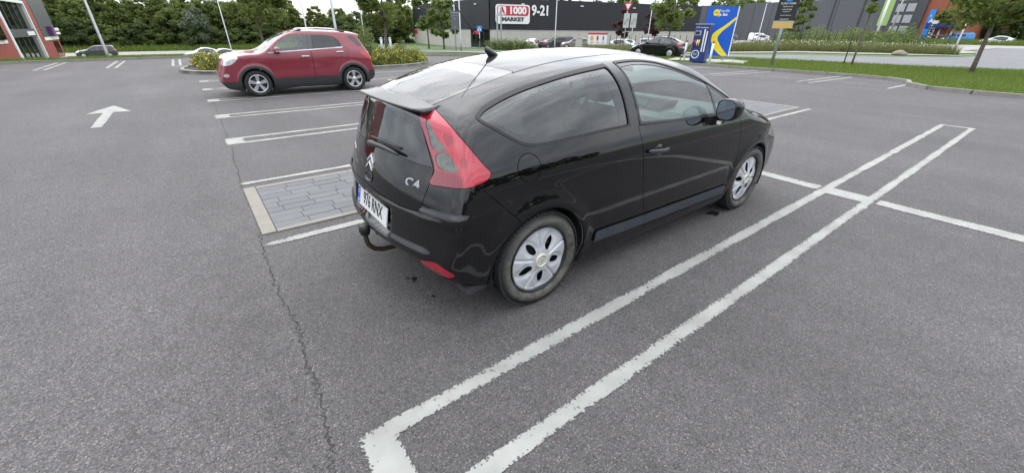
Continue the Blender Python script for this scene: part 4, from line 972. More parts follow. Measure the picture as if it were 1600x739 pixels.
    text_obj('maker_badge', 'CITROËN', .040, M_CHROME, tg, frame((xm_, .47, .842), (on_rear(.40, .842) - on_rear(.54, .842), -.14, 0), (.22, 0, 1)), .002, .9)
    hm = MB(); V = []; F = []; nn = 24
    for i, (a, b, d) in enumerate(((.060, .030, .004), (.052, .024, .007), (.046, .019, -.004), (.040, .015, -.022))):
        for k in range(nn):
            t = 2 * math.pi * k / nn; y = -.03 + a * math.copysign(abs(math.cos(t)) ** .7, math.cos(t)); z = .778 + b * math.copysign(abs(math.sin(t)) ** .7, math.sin(t))
            V.append((on_rear(y, z, d), y, z))
    for i in range(3):
        for k in range(nn): F.append((i * nn + k, i * nn + (k + 1) % nn, (i + 1) * nn + (k + 1) % nn, (i + 1) * nn + k))
    F.append(tuple(range(3 * nn, 4 * nn))); hm.add(V, F, True); hm.obj('boot_release', M_BLACKGLOSS, tg)
    wp = MB(); wp.tube([(on_rear(-.02, .972, .004), -.02, .972), (on_rear(-.02, .972, .035), -.02, .972)], .018, 12)
    pts = [(on_rear(-.02 - .34 * k / 8, .974 + .010 * math.sin(k / 8 * math.pi), .034), -.02 - .34 * k / 8, .974 + .010 * math.sin(k / 8 * math.pi)) for k in range(9)]
    wp.tube(pts, [.020, .019, .017, .015, .014, .013, .012, .010, .006], 8); wo_ = wp.obj('wiper_arm', M_TRIM, tg)
    wb_ = MB(); pts = [(on_rear(.03 - .36 * k / 8, 1.003, .010), .03 - .36 * k / 8, .998 + .006 * math.sin(k / 8 * math.pi)) for k in range(9)]
    wb_.tube(pts, .007, 6); wb_.obj('wiper_blade', M_RUBBER, wo_)
    # --- tow bar with capped ball
    tw = MB(); tw.tube([(-.52, 0, .245), (-.62, 0, .235), (-.70, 0, .240), (-.755, 0, .262), (-.790, 0, .305), (-.797, 0, .35), (-.797, 0, .40)], .0165, 12)
    two = tw.obj('tow_bar', M_RUST, car)
    tc_ = MB(); tc_.lathe([(.001, .455), (.026, .455), (.034, .448), (.036, .43), (.036, .405), (.030, .402), (.030, .385), (.024, .38), (.001, .38)], 20, 'z', Matrix.Translation((-.797, 0, 0))); tc_.obj('ball_cap', M_TRIM, two)
    # --- roof aerial
    an = MB(); V = []; F = []; secs = [(.125, .004, 1.416), (.150, .018, 1.425), (.185, .026, 1.440), (.205, .024, 1.452), (.235, .017, 1.448), (.275, .007, 1.440)]
    an.tube([(.275, 0, 1.432), (.245, 0, 1.436), (.215, 0, 1.446), (.190, 0, 1.466), (.175, 0, 1.480)], [.008, .022, .026, .019, .007], 12); ao = an.obj('aerial_base', M_BLACKSAT, car)
    am = MB(); am.tube([(.180, 0, 1.474), (-.005, 0, 1.680), (-.155, 0, 1.848)], [.0042, .0034, .0028], 8); am.obj('aerial_mast', M_BLACKSAT, ao)
    # roof joints: thin dark sealing strips where roof panel meets side panels
    for sg in (-1, 1):
        V = []; F = []; xs_ = np.linspace(.06, 1.50, 50)
        for i, x in enumerate(xs_):
            y = sg * (.452 - .075 * max(0, (x - .1) / 1.4) ** 1.0 + .09 * max(0, (x - .9) / .6) ** 2)
            def top(y_):
                a, b = 1.2, 1.6
                for _ in range(24):
                    m2 = (a + b) / 2
                    if f(np.array([[x, y_, m2]]))[0] < 0: a = m2
                    else: b = m2
                return a + .0012
            V += [(x, y - .004, top(y - .004)), (x, y + .004, top(y + .004))]
        F = [(2 * i, 2 * i + 1, 2 * i + 3, 2 * i + 2) for i in range(49)]
        me = mesh_of('roof_joint', V, F, M_RUBBER, True); link('roof_joint', me, car)
    # --- cabin
    def pad(name, m, parent, secs, n=20, pw=.55):
        """upholstered block lofted through (centre, half sizes) sections"""
        V = []; F = []
        for (c, a, b, ax, bx) in secs:
            c = Vector(c); ax = Vector(ax).normalized(); bx = Vector(bx).normalized()
            for k in range(n):
                t = 2 * math.pi * k / n; cc, ss = math.cos(t), math.sin(t)
                V.append(c + ax * a * math.copysign(abs(cc) ** pw, cc) + bx * b * math.copysign(abs(ss) ** pw, ss))
        for i in range(len(secs) - 1):
            for k in range(n): F.append((i * n + k, i * n + (k + 1) % n, (i + 1) * n + (k + 1) % n, (i + 1) * n + k))
        F += [tuple(range(n)), tuple(range((len(secs) - 1) * n, len(secs) * n))]
        mb = MB(); mb.add(V, F, True); return mb.obj(name, m, parent)
    for sy in (-.36, .36):
        yv = (0, 1, 0)
        st_ = pad('seat', M_SEAT, car, [((1.62, sy, .52), .20, .03, yv, (0, 0, 1)), ((1.60, sy, .53), .24, .07, yv, (0, 0, 1)), ((1.35, sy, .52), .25, .08, yv, (0, 0, 1)), ((1.15, sy, .50), .25, .08, yv, (0, 0, 1))])
        bk = (1, 0, .25)
        pad('backrest', M_SEAT, st_, [((1.12, sy, .50), .23, .06, yv, bk), ((1.10, sy, .56), .25, .08, yv, bk), ((1.02, sy, .85), .25, .075, yv, bk), ((.965, sy, 1.05), .20, .06, yv, bk), ((.955, sy, 1.09), .14, .03, yv, bk)])
        pad('headrest', M_SEAT, st_, [((.95, sy, 1.125), .08, .03, yv, bk), ((.945, sy, 1.14), .12, .045, yv, bk), ((.925, sy, 1.22), .125, .05, yv, bk), ((.915, sy, 1.275), .10, .035, yv, bk)])
    rs_ = pad('rear_seat', M_SEAT, car, [((.62, 0, .50), .50, .05, (0, 1, 0), (0, 0, 1)), ((.60, 0, .51), .56, .09, (0, 1, 0), (0, 0, 1)), ((.25, 0, .53), .56, .1, (0, 1, 0), (0, 0, 1))])
    bk = (1, 0, .3)
    pad('backrest', M_SEAT, rs_, [((.20, 0, .50), .56, .08, (0, 1, 0), bk), ((.08, 0, .90), .55, .07, (0, 1, 0), bk), ((.04, 0, .98), .50, .04, (0, 1, 0), bk)])
    for sy in (-.32, .32):
        pad('headrest', M_SEAT, rs_, [((.04, sy, .97), .10, .04, (0, 1, 0), bk), ((.02, sy, 1.06), .11, .045, (0, 1, 0), bk), ((.01, sy, 1.09), .08, .03, (0, 1, 0), bk)])
    ps = MB(); ps.box((-.50, -.50, .925), (.02, .50, .94), None, .005); ps.obj('parcel_shelf', M_INT_DK, car)
    db = [(1.72, .56), (1.70, .74), (1.78, .90), (1.86, .955), (2.00, .965), (2.25, .985), (2.40, .995), (2.40, .56)]
    da = MB(); da.prism(db, -.74, .74, 'xz'); dso = da.obj('dashboard', M_INT, car)
    hb = MB(); hb.add([(1.84, -.30, .962), (1.84, .22, .962), (1.90, .26, 1.035), (1.90, -.34, 1.035), (2.06, -.30, .97), (2.06, .22, .97), (2.04, .26, 1.03), (2.04, -.34, 1.03)], [(0, 1, 2, 3), (3, 2, 6, 7), (4, 7, 6, 5), (0, 3, 7, 4), (1, 5, 6, 2)]); hb.obj('display_pod', M_INT_DK, dso)
    sc = MB(); sc.add([(1.851, -.12, .978), (1.851, .10, .978), (1.889, .11, 1.024), (1.889, -.13, 1.024)], [(0, 1, 2, 3)]); sc.obj('display', M_SCREEN, dso)
    for k in range(3):
        av = MB(); av.box((1.712, -.42 + .15 * k, .80), (1.74, -.29 + .15 * k, .865), None, .008); av.obj('air_vent', M_INT_DK, dso)
    co = MB(); co.box((1.25, -.10, .35), (1.75, .10, .62), None, .03); co.obj('console', M_INT_DK, car)
    swm = MB(); V = []; F = []
    sc_ = Vector((1.52, .36, .86)); ax = Vector((-.90, 0, .44)).normalized(); e1 = Vector((0, 1, 0)); e2 = ax.cross(e1)
    swm.tube([sc_ + (e1 * math.cos(t) + e2 * math.sin(t)) * .185 for t in np.linspace(0, 2 * math.pi, 37)], .016, 8, False)
    for a in (0, math.pi, -math.pi / 2): swm.tube([sc_, sc_ + (e1 * math.cos(a) + e2 * math.sin(a)) * .18], .02, 6)
    swm.tube([sc_ - ax * .22, sc_ + ax * .01], [.05, .075], 14); swm.obj('steering_wheel', M_INT_DK, car)
    rv = MB(); rv.box((1.60, -.11, 1.275), (1.63, .11, 1.335), None, .012); rv.tube([(1.63, 0, 1.31), (1.70, 0, 1.375)], .012, 8); rvo = rv.obj('rear_view_mirror', M_INT_DK, car)
    rg_ = MB(); rg_.box((1.5975, -.10, 1.282), (1.5985, .10, 1.328)); rg_.obj('mirror_glass', M_MIRROR, rvo)
    fl = MB(); fl.box((-.5, -.78, .22), (2.5, .78, .26)); fl.obj('floor_pan', M_INT_DK, car)
    # exhaust and splash shields behind the wheels
    ex = MB(); ex.tube([(-.45, .30, .235), (-.64, .30, .235)], .028, 14, False); ex.obj('exhaust_pipe', M_STEEL_DK, car)
    return car
M_RED_CELL = mat('red_reflector_cell', (.24, .004, .014), .12, coat=1.)
M_BLACKSAT = mat('satin_black', (.010, .010, .011), .32, coat=.25, bump=(400, .05, .001))
M_STRIP = mat('faded_strip_plastic', (.030, .036, .045), .45, noise=(12, .2), bump=(300, .1, .001))
M_HANDLE = mat('handle_plastic', (.03, .033, .037), .38)
M_MIRROR = mat('mirror_silver', (.62, .70, .80), .02, 1.)
M_CLEARLAMP = mat('lamp_white', (.75, .75, .72), .2, coat=1.)
M_PLATE = mat('plate_white', (.60, .60, .585), .35, noise=(30, .04))
M_PLATEBLUE = mat('plate_blue', (.02, .08, .50), .4)
M_YELLOWPRINT = mat('yellow_print', (.80, .62, .03), .5)
M_WHITEPRINT = mat('white_print', (.82, .82, .82), .5)
M_BLACKPRINT = mat('black_print', (.012, .012, .012), .5)
M_RUST = mat('rusty_iron', (.016, .014, .012), .75, .2, noise=(30, 0, (.055, .03, .016)))
M_SCREEN = mat('display_screen', (.20, .23, .22), .15)
build_coupe()

# ------------------------------------------------------------------ other cars: one builder, many outlines
M_CLAD = mat('cladding_plastic', (.022, .022, .023), .6)
M_LAMP_GLASS = mat('headlamp', (.62, .64, .66), .15, .3, coat=1., noise=(22, .25))
M_RIMBACK = mat('rim_backing', (.03, .03, .032), .6)  # dark backing disc behind the rim
def rim_obj(parent, r, style, y):
    mb = MB()
    if style == 'five':
        mb.lathe([(r, -.02), (r + .004, .012), (r - .012, .016), (r - .022, .004), (r - .024, -.05)], 36, 'y')
        for k in range(5):
            a = 2 * math.pi * k / 5 + math.pi / 2; c, s_ = math.cos(a), math.sin(a)
            M = Matrix(((-s_, 0, c, 0), (0, 1, 0, 0), (c, 0, s_, 0), (0, 0, 0, 1)))
            V = [(-.026, .0, .02), (.026, .0, .02), (.048, .010, r - .012), (-.048, .010, r - .012), (-.030, -.03, .02), (.030, -.03, .02), (.054, -.02, r - .012), (-.054, -.02, r - .012)]
            mb.add([tuple(M @ Vector(v)) for v in V], [(0, 1, 2, 3), (0, 3, 7, 4), (1, 5, 6, 2), (3, 2, 6, 7)])
        mb.lathe([(.001, .012), (.035, .010), (.06, 0), (.062, -.03)], 20, 'y')
    else:
        mb.lathe([(r, -.02), (r + .003, .010), (r - .02, .014), (r * .3, .022), (.001, .022)], 28, 'y')
        for k in range(8):
            a = 2 * math.pi * k / 8; c, s_ = math.cos(a) * r * .72, math.sin(a) * r * .72
            mb.lathe([(.001, .0185), (.020, .0185), (.022, .012)], 8, 'y', Matrix.Translation((c, 0, s_)))
    o = mb.obj('rim', M_ALLOY, parent); o.location = (0, y, 0); return o
def car_model(s):
    G = Grid2(crom(s['prof'], 6), .02)
    w0 = nspline(*zip(*s['w'])); WB = s['wb']
    def f(P):
        x, y, z = P[:, 0], np.abs(P[:, 1]), P[:, 2]
        W = w0(z) - s.get('rt', .07) * np.clip((.5 - x) / 1.1, 0, 2) ** 2 * (1 + .8 * sstep(z, .8, 1.3)) - s.get('ft', .14) * np.clip((x - WB + .3) / 1.15, 0, 3) ** 2.3
        for xa in (0, WB):
            W = W + s.get('flare', .018) * np.exp(-((np.hypot(x - xa, z - s['wr']) - s['wr'] * 1.2) / .06) ** 2) * sstep(z, .15, .35)
        yy = y * y
        return smax(y - W, G(x + s.get('fb', .22) * yy * sstep(x, 1., 2.4) - s.get('rb', .16) * yy * sstep(-x, -.5, .3), z + .10 * yy), s.get('k', .08))
    return f
def make_car(name, s, label, cat='car', group=None):
    car = empty(name, (0, 0, 0), 0, label, cat, group); f = car_model(s); WB = s['wb']; wr = s['wr']
    P_ = s['paint']; dx = s.get('dx', .03); na = int(4.2 / dx); L0, L1 = s.get('spine', (.0, WB - .1))
    sh = make_shell(f, L0, L1, .85 * s.get('zs', 1), .70 * s.get('zs', 1), dx, max(10, int(1.1 / dx)), max(10, int(1.0 / dx)), ring_angles(na, max(8, na // 8)))
    ay = lambda V: np.abs(V[:, 1])
    def side(poly, V, ymin=.35):
        d = np.full(len(V), .5); q = np.array(poly); k = ay(V) > ymin; d[k] = poly_sdf(q, V[k, 0], V[k, 2]); return d
    body = sh
    for xa in (0, WB):
        V = body.V; r = np.hypot(V[:, 0] - xa, V[:, 2] - wr) - wr * 1.12
        body = body.cut(np.where((ay(V) > .45) & (V[:, 2] < wr * 2.6), r, .5))[1]
    lin = body
    gl = []
    for nm, poly, m in s['glass']:
        q = crom(poly, 4); g, body = body.cut(side(q, body.V), 0, .004); lin = lin.cut(side(q, lin.V))[1]; gl.append((nm, g, m))
    ws = s.get('screen')
    if ws is not None:
        V = body.V; d = np.where((V[:, 2] > s['belt'] - .1) & (V[:, 0] > .8), poly_sdf(np.array(ws, float), V[:, 0], V[:, 1]), .5)
        g, body = body.cut(d); g.obj('windscreen', M_GLASS, car); V = lin.V
        lin = lin.cut(np.where((V[:, 2] > s['belt'] - .1) & (V[:, 0] > .8), poly_sdf(np.array(ws, float), V[:, 0], V[:, 1]), .5))[1]
    bw = s.get('backlight')
    if bw is not None:
        V = body.V; d = np.where(V[:, 0] < .4, poly_sdf(np.array(bw, float), V[:, 1], V[:, 2]), .5); g, body = body.cut(d); g.obj('rear_window', M_GLASS_DK, car)
    for nm, poly, m in s.get('lamps', []):
        g, body = body.cut(side(crom(poly, 4), body.V, .25), 0, .003)
        for sg in (-1, 1): g.pick(lambda C_: C_[:, 1] * sg > 0)[0].obj(nm, m, car, .003)
    for nm, poly, m in s.get('clad', []):
        g, body = body.cut(side(np.array(poly), body.V, -1), 0)
        g.obj(nm, m, car, .006)
    doors = []
    for poly in s.get('doors', []):
        g, body = body.cut(side(crom(poly, 4), body.V, .5), -.003, .003); doors.append(g)
    for sg in (-1, 1):
        w = lambda s_: s_.pick(lambda C_: C_[:, 1] * sg > 0)[0]
        for g in doors: w(g).obj('door', P_, car)
        for nm, g, m in gl: w(g).obj(nm, m, car, -.004)
        if s.get('beltline'):
            b = MB(); pts = s['beltline']
            for i in range(len(pts) - 1):
                (xa, za), (xb, zb) = pts[i], pts[i + 1]; ya, yb = [float(np.interp(z, [q[0] for q in s['w']], [q[1] for q in s['w']])) + .004 for z in (za, zb)]
                b.add([(xa, sg * ya, za - .014), (xb, sg * yb, zb - .014), (xb, sg * (yb - .004), zb + .012), (xa, sg * (ya - .004), za + .012)], [(0, 1, 2, 3)])
            b.obj('chrome_strip', M_CHROME, car)
        for (hx, hz) in s.get('handles', []):
            yb = float(np.interp(hz, [q[0] for q in s['w']], [q[1] for q in s['w']])); b = MB(); b.box((hx - .10, sg * (yb + .004), hz - .018), (hx + .10, sg * (yb + .034), hz + .018), None, .010); b.obj('door_handle', s.get('handle_mat', P_), car)
        if 'mirror' in s:
            mx_, mz = s['mirror']; yb = float(np.interp(mz, [q[0] for q in s['w']], [q[1] for q in s['w']]))
            b = MB(); V = []; n = 16
            for (x, a) in ((-.06, .7), (-.03, 1.), (.04, .95), (.08, .45)):
                V += [(mx_ + x, sg * (yb + .11 + .10 * a * math.cos(t)), mz + .03 + .075 * a * math.sin(t)) for t in np.linspace(0, 2 * math.pi, n, endpoint=False)]
            F = [(i * n + k, i * n + (k + 1) % n, (i + 1) * n + (k + 1) % n, (i + 1) * n + k) for i in range(3) for k in range(n)] + [tuple(range(n)), tuple(range(3 * n, 4 * n))]
            b.add(V, F, True); b.box((mx_ - .02, sg * (yb - .03), mz - .05), (mx_ + .05, sg * (yb + .05), mz - .01)); mo = b.obj('wing_mirror', s.get('mirror_mat', P_), car)
            if s.get('mirror_strip'):
                b = MB(); b.box((mx_ - .065, sg * (yb + .03), mz - .015), (mx_ + .05, sg * (yb + .215), mz + .006), None, .004); b.obj('mirror_strip', M_CHROME, mo)
        if 'rail' in s:
            b = MB(); b.tube([(x, sg * yy, z) for x, yy, z in s['rail']], .020, 8); b.obj('roof_rail', M_ALLOY, car)
            for i in (0, -1):
                b = MB(); x, yy, z = s['rail'][i]; q = s['rail'][1 if i == 0 else -2]; b.tube([(x + (.14 if i == 0 else -.14), sg * yy, z - .035), (x, sg * yy, z + .004), ((x + q[0]) / 2, sg * yy, (z + q[2]) / 2 + .002)], .024, 8); b.obj('rail_foot', M_CLAD, car)
    body.obj('body', P_, car)
    lin.obj('inner_lining', M_INT_DK, car, -.03)
    if 'plates' in s:
        for (x, z, sg) in s['plates']:
            b = MB(); b.box((x - .005, -.26, z - .055), (x + .005, .26, z + .055)); b.obj('number_plate', M_PLATE, car)
    # cabin: two rows of seats, dashboard
    zb = s['belt']
    for row in (0, 1):
        for sy in (-.36, .36):
            x = s.get('seatx', 1.15) - row * .85
            b = MB(); b.box((x, sy - .24, .45), (x + .5, sy + .24, .62), None, .05); b.box((x - .12, sy - .24, .5), (x + .04, sy + .24, zb + .08), None, .05); b.box((x - .12, sy - .12, zb + .10), (x - .02, sy + .12, zb + .30), None, .04); b.obj('seat', M_SEAT, car)
    b = MB(); b.box((s.get('seatx', 1.15) + .75, -.68, .5), (s.get('seatx', 1.15) + 1.15, .68, zb - .02), None, .06); b.obj('dashboard', M_INT_DK, car)
    tm, _ = tyre_mesh(wr, .105, wr * s.get('rimf', .70), None, False); tme = tm.obj('tyre', M_TYRE_CLEAN); tmesh = tme.data; bpy.data.objects.remove(tme)
    hw = float(np.interp(wr, [q[0] for q in s['w']], [q[1] for q in s['w']]))
    for xa in (0, WB):
        for sg in (-1, 1):
            b = MB(); b.lathe([(.001, .03), (wr * .66, .03), (wr * .70, -.08)], 28, 'y'); w_ = b.obj('wheel', M_RIMBACK, car); w_.location = (xa, sg * (hw - .115), wr - .005)
            if sg < 0: w_.rotation_euler = (0, R(20), math.pi)
            link('tyre', tmesh, w_); rim_obj(w_, wr * s.get('rimf', .70) - .008, s.get('rims', 'disc'), .088)
            b = MB(); V = []; nn = 15
            for k in range(nn):
                a = math.pi * (-.1 + 1.2 * k / (nn - 1)); V += [(xa + wr * 1.16 * math.cos(a), sg * (hw - .04), wr + wr * 1.14 * math.sin(a)), (xa + wr * 1.16 * math.cos(a), sg * .45, wr + wr * 1.14 * math.sin(a))]
            b.add(V, [(2 * k, 2 * k + 2, 2 * k + 3, 2 * k + 1) for k in range(nn - 1)]); b.obj('wheel_arch_liner', M_STEEL_DK, car)
    b = MB(); b.box((-.5, -.7, .2), (WB + .6, .7, .26)); b.obj('floor_pan', M_STEEL_DK, car)
    return car
def place(o, u=None, d=None, xy=None, heading=0., scale=1., dz=0.):
    p_ = pos(u, d) if xy is None else (xy[0], xy[1], gz(*xy))
    o.location = (p_[0], p_[1], p_[2] + dz); o.rotation_euler = (0, 0, heading); o.scale = (scale,) * 3; return o

SUVS = dict(wb=2.555, wr=.338, belt=1.13, prof=[(3.20, .26), (1.5, .26), (.3, .26), (-.45, .30), (-.60, .36), (-.70, .48), (-.70, .62), (-.665, .80), (-.64, .95), (-.59, 1.10), (-.50, 1.25), (-.42, 1.38), (-.37, 1.49), (-.44, 1.535), (-.38, 1.56), (-.1, 1.61), (.3, 1.635), (.8, 1.648), (1.3, 1.640), (1.55, 1.60), (1.78, 1.51), (2.03, 1.37), (2.36, 1.17), (2.46, 1.14), (2.7, 1.125), (2.95, 1.09), (3.15, 1.045), (3.26, .985), (3.31, .88), (3.36, .75), (3.41, .62), (3.42, .45), (3.36, .32)],
    w=[(.1, .78), (.2, .84), (.35, .875), (.6, .885), (.85, .882), (1.02, .870), (1.14, .838), (1.3, .765), (1.45, .695), (1.58, .63), (1.75, .55)], rims='five', flare=.025, rb=.08, fb=.13, ft=.10, k=.038, dx=.021,
    glass=[('front_door_window', [(2.055, 1.105), (2.055, 1.105), (1.99, 1.235), (1.835, 1.365), (1.62, 1.475), (1.40, 1.515), (1.09, 1.518), (1.09, 1.518), (1.155, 1.155), (1.155, 1.155)], None), ('rear_door_window', [(1.005, 1.166), (1.005, 1.166), (.945, 1.515), (.945, 1.515), (.563, 1.503), (.40, 1.474), (.275, 1.375), (.20, 1.222), (.20, 1.222)], None),
           ('rear_quarter_window', [(-.04, 1.478), (-.15, 1.485), (-.30, 1.36), (-.37, 1.225), (-.30, 1.225), (-.17, 1.325)], None), ('mirror_quarterlight', [(2.215, 1.105), (2.215, 1.105), (2.075, 1.20), (2.075, 1.20), (2.085, 1.105), (2.085, 1.105)], None), ('pillar_cover', [(1.15, 1.15), (1.15, 1.15), (1.085, 1.52), (1.085, 1.52), (.95, 1.52), (.95, 1.52), (1.01, 1.165), (1.01, 1.165)], None)],
    screen=[(1.58, 0), (1.60, .35), (1.66, .55), (1.85, .63), (2.22, .73), (2.33, .68), (2.42, 0), (2.33, -.68), (2.22, -.73), (1.85, -.63), (1.66, -.55), (1.60, -.35)],
    backlight=[(-.55, 1.12), (.55, 1.12), (.48, 1.44), (-.48, 1.44)],
    lamps=[('headlight', [(3.275, .82), (3.21, .935), (3.07, .988), (2.87, .992), (2.985, .87), (3.10, .81)], None), ('tail_light', [(-.26, 1.06), (-.46, 1.09), (-.60, 1.06), (-.66, .86), (-.575, .82), (-.454, .90)], None), ('fog_light', [(3.30, .545), (3.26, .60), (3.17, .59), (3.17, .535), (3.24, .52)], None)],
    clad=[], doors=[[(2.14, 1.09), (2.14, 1.09), (2.16, .73), (2.12, .48), (2.12, .48), (1.085, .48), (1.085, .48), (1.085, 1.145), (1.085, 1.145)], [(1.075, 1.145), (1.075, 1.145), (1.075, .48), (1.075, .48), (.45, .50), (.33, .64), (.14, .85), (.06, 1.06), (.075, 1.20), (.075, 1.20)]],
    beltline=[(2.17, 1.088), (1.65, 1.12), (1.065, 1.152), (.6, 1.178), (.19, 1.205)], handles=[(1.25, .985), (.30, 1.082)], mirror=(1.93, 1.13), mirror_strip=True,
    rail=[(1.25, .555, 1.622), (1.12, .56, 1.668), (.75, .56, 1.685), (.38, .55, 1.672), (.15, .54, 1.625)], plates=[(-.715, .62, -1)])
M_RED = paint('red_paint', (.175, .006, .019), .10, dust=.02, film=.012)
def suv_spec(p_, gdark, lampred=M_RED_LENS, dx=.021):
    s = dict(SUVS); s['paint'] = p_; s['dx'] = dx; gm = [M_GLASS, M_GLASS_DK, M_BLACKGLOSS, M_BLACKGLOSS, M_BLACKGLOSS]
    s['glass'] = [(n, q, m) for (n, q, _), m in zip(SUVS['glass'], gm)]
    s['lamps'] = [(n, q, m) for (n, q, _), m in zip(SUVS['lamps'], (M_LAMP_GLASS, lampred, M_CHROME))]
    arch = lambda xc, r, a0, a1, n=12: [(xc + r * math.cos(a), .338 + r * math.sin(a)) for a in np.linspace(a0, a1, n)]
    low = [(3.60, .40), (3.05, .40)] + arch(2.555, .455, R(8), R(172), 14) + [(2.07, .455), (.45, .455)] + arch(0, .455, R(14), R(166), 14) + [(-.50, .56), (-.80, .60), (-.80, .0), (3.60, .0)]
    s['clad'] = [('cladding', low, M_CLAD)]
    s['handle_mat'] = M_CHROME
    return s
trax = make_car('parked_car', suv_spec(M_RED, True), 'dark red compact SUV with silver roof rails, parked beside the yellow flower bed')
trax.location = (3.703, 13.06, 0); trax.rotation_euler = (0, 0, math.pi - .035); trax.scale = (.926,) * 3

PRI = dict(wb=2.70, wr=.315, belt=.98, dx=.045, prof=[(3.3, .2), (1.5, .18), (0, .2), (-.55, .28), (-.72, .40), (-.75, .60), (-.72, .85), (-.70, 1.02), (-.62, 1.08), (-.30, 1.20), (.1, 1.34), (.5, 1.44), (.9, 1.49), (1.3, 1.48), (1.65, 1.38), (2.1, 1.20), (2.5, 1.02), (2.9, .92), (3.25, .80), (3.50, .66), (3.60, .5), (3.58, .32), (3.45, .2)],
    w=[(.1, .76), (.2, .82), (.4, .855), (.7, .862), (.9, .845), (1.0, .81), (1.15, .73), (1.3, .65), (1.45, .56), (1.6, .47)],
    glass=[('front_door_window', [(2.15, 1.02), (2.15, 1.02), (1.9, 1.15), (1.6, 1.28), (1.3, 1.36), (1.05, 1.385), (1.05, 1.385), (1.08, 1.0), (1.08, 1.0)], M_GLASS), ('rear_door_window', [(1.0, 1.0), (1.0, 1.0), (.97, 1.385), (.97, 1.385), (.6, 1.35), (.3, 1.27), (.02, 1.13), (.05, 1.02)], M_GLASS)],
    screen=[(1.5, 0), (1.53, .40), (1.62, .56), (2.1, .68), (2.35, .66), (2.48, 0), (2.35, -.66), (2.1, -.68), (1.62, -.56), (1.53, -.40)],
    lamps=[('headlight', [(3.40, .62), (3.30, .72), (3.0, .84), (2.85, .86), (3.0, .74), (3.2, .64)], M_LAMP_GLASS), ('tail_light', [(-.50, 1.02), (-.60, 1.05), (-.78, .98), (-.78, .70), (-.66, .72)], M_PINK_LENS)],
    doors=[[(2.25, .98), (2.25, .98), (2.30, .60), (2.15, .30), (2.15, .30), (1.05, .30), (1.05, .30), (1.04, .98), (1.04, .98)], [(1.03, .98), (1.03, .98), (1.04, .30), (1.04, .30), (.42, .32), (.33, .5), (.1, .75), (.05, .98), (.05, .98)]], handles=[(1.18, .82), (.22, .86)], mirror=(1.98, 1.0), plates=[(-.755, .72, -1)])
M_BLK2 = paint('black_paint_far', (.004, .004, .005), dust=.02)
prius = make_car('parked_car', dict(PRI, paint=M_BLK2), 'black liftback car with silver hubcaps standing on the road behind the foreground car')
_p0, _p1 = Vector(pos(1003, 37.5)), Vector(pos(1059, 36.2)); _h = math.atan2(_p0.y - _p1.y, _p0.x - _p1.x)
prius.location = (_p1.x, _p1.y, gz(_p1.x, _p1.y) + .0); prius.rotation_euler = (0, 0, _h); prius.scale = (.97,) * 3

# far cars: hatchback, estate and van outlines
HATCH = dict(wb=2.6, wr=.31, belt=.98, dx=.085, prof=PRI['prof'], w=PRI['w'], glass=[('side_window', [(2.15, 1.02), (2.15, 1.02), (1.6, 1.28), (1.05, 1.385), (.5, 1.33), (.02, 1.13), (.05, 1.02)], M_GLASS_DK)], screen=PRI['screen'], lamps=[PRI['lamps'][0], ('tail_light', PRI['lamps'][1][1], M_RED_LENS)], mirror=(1.98, 1.0))
ESTATE = dict(wb=2.7, wr=.33, belt=1.05, dx=.085, prof=[(3.3, .22), (1.5, .2), (0, .22), (-.6, .30), (-.85, .42), (-.88, .62), (-.86, .95), (-.80, 1.12), (-.66, 1.42), (-.55, 1.52), (.2, 1.60), (.9, 1.61), (1.4, 1.57), (1.75, 1.44), (2.2, 1.20), (2.45, 1.09), (2.9, 1.02), (3.35, .90), (3.52, .72), (3.55, .45), (3.48, .26)],
    w=SUVS['w'], glass=[('front_window', [(2.1, 1.12), (2.1, 1.12), (1.7, 1.38), (1.4, 1.48), (1.1, 1.49), (1.1, 1.49), (1.13, 1.11), (1.13, 1.11)], M_GLASS_DK), ('rear_window', [(1.03, 1.11), (1.03, 1.11), (1.0, 1.50), (1.0, 1.50), (.1, 1.47), (-.45, 1.40), (-.58, 1.16), (-.5, 1.13)], M_GLASS_DK)],
    screen=[(1.5, 0), (1.55, .45), (1.7, .60), (2.2, .73), (2.35, .66), (2.43, 0), (2.35, -.66), (2.2, -.73), (1.7, -.60), (1.55, -.45)], backlight=[(-.55, 1.12), (.55, 1.12), (.48, 1.44), (-.48, 1.44)],
    lamps=[('headlight', [(3.45, .74), (3.3, .88), (3.0, .92), (3.1, .76)], M_LAMP_GLASS), ('tail_light', [(-.70, .80), (-.95, .80), (-.9, 1.10), (-.72, 1.15)], M_RED_LENS)], mirror=(1.95, 1.1))
VAN = dict(wb=3.2, wr=.33, belt=1.15, dx=.09, spine=(-.2, 3.0), zs=1.2, prof=[(3.8, .25), (1.5, .22), (-.5, .24), (-.95, .35), (-1.0, .7), (-.99, 1.2), (-.93, 1.70), (-.80, 1.88), (.2, 1.93), (1.6, 1.92), (2.2, 1.84), (2.7, 1.55), (3.15, 1.22), (3.5, 1.10), (3.85, .95), (3.95, .7), (3.95, .4)], rt=.03,
    w=[(.1, .84), (.2, .90), (.4, .94), (.8, .955), (1.1, .945), (1.3, .91), (1.6, .85), (1.85, .78), (2.1, .70)], glass=[('front_window', [(2.75, 1.22), (2.75, 1.22), (2.45, 1.60), (2.1, 1.72), (2.1, 1.72), (2.1, 1.2), (2.1, 1.2)], M_GLASS_DK), ('side_window', [(1.95, 1.22), (1.95, 1.22), (1.95, 1.70), (1.95, 1.70), (.6, 1.70), (.6, 1.70), (.6, 1.22), (.6, 1.22)], M_GLASS_DK)],
    screen=[(2.3, 0), (2.33, .5), (2.42, .68), (2.9, .80), (3.08, .72), (3.18, 0), (3.08, -.72), (2.9, -.80), (2.42, -.68), (2.33, -.5)], lamps=[('headlight', [(3.9, .8), (3.75, .98), (3.5, 1.02), (3.6, .82)], M_LAMP_GLASS)], mirror=(2.6, 1.15))
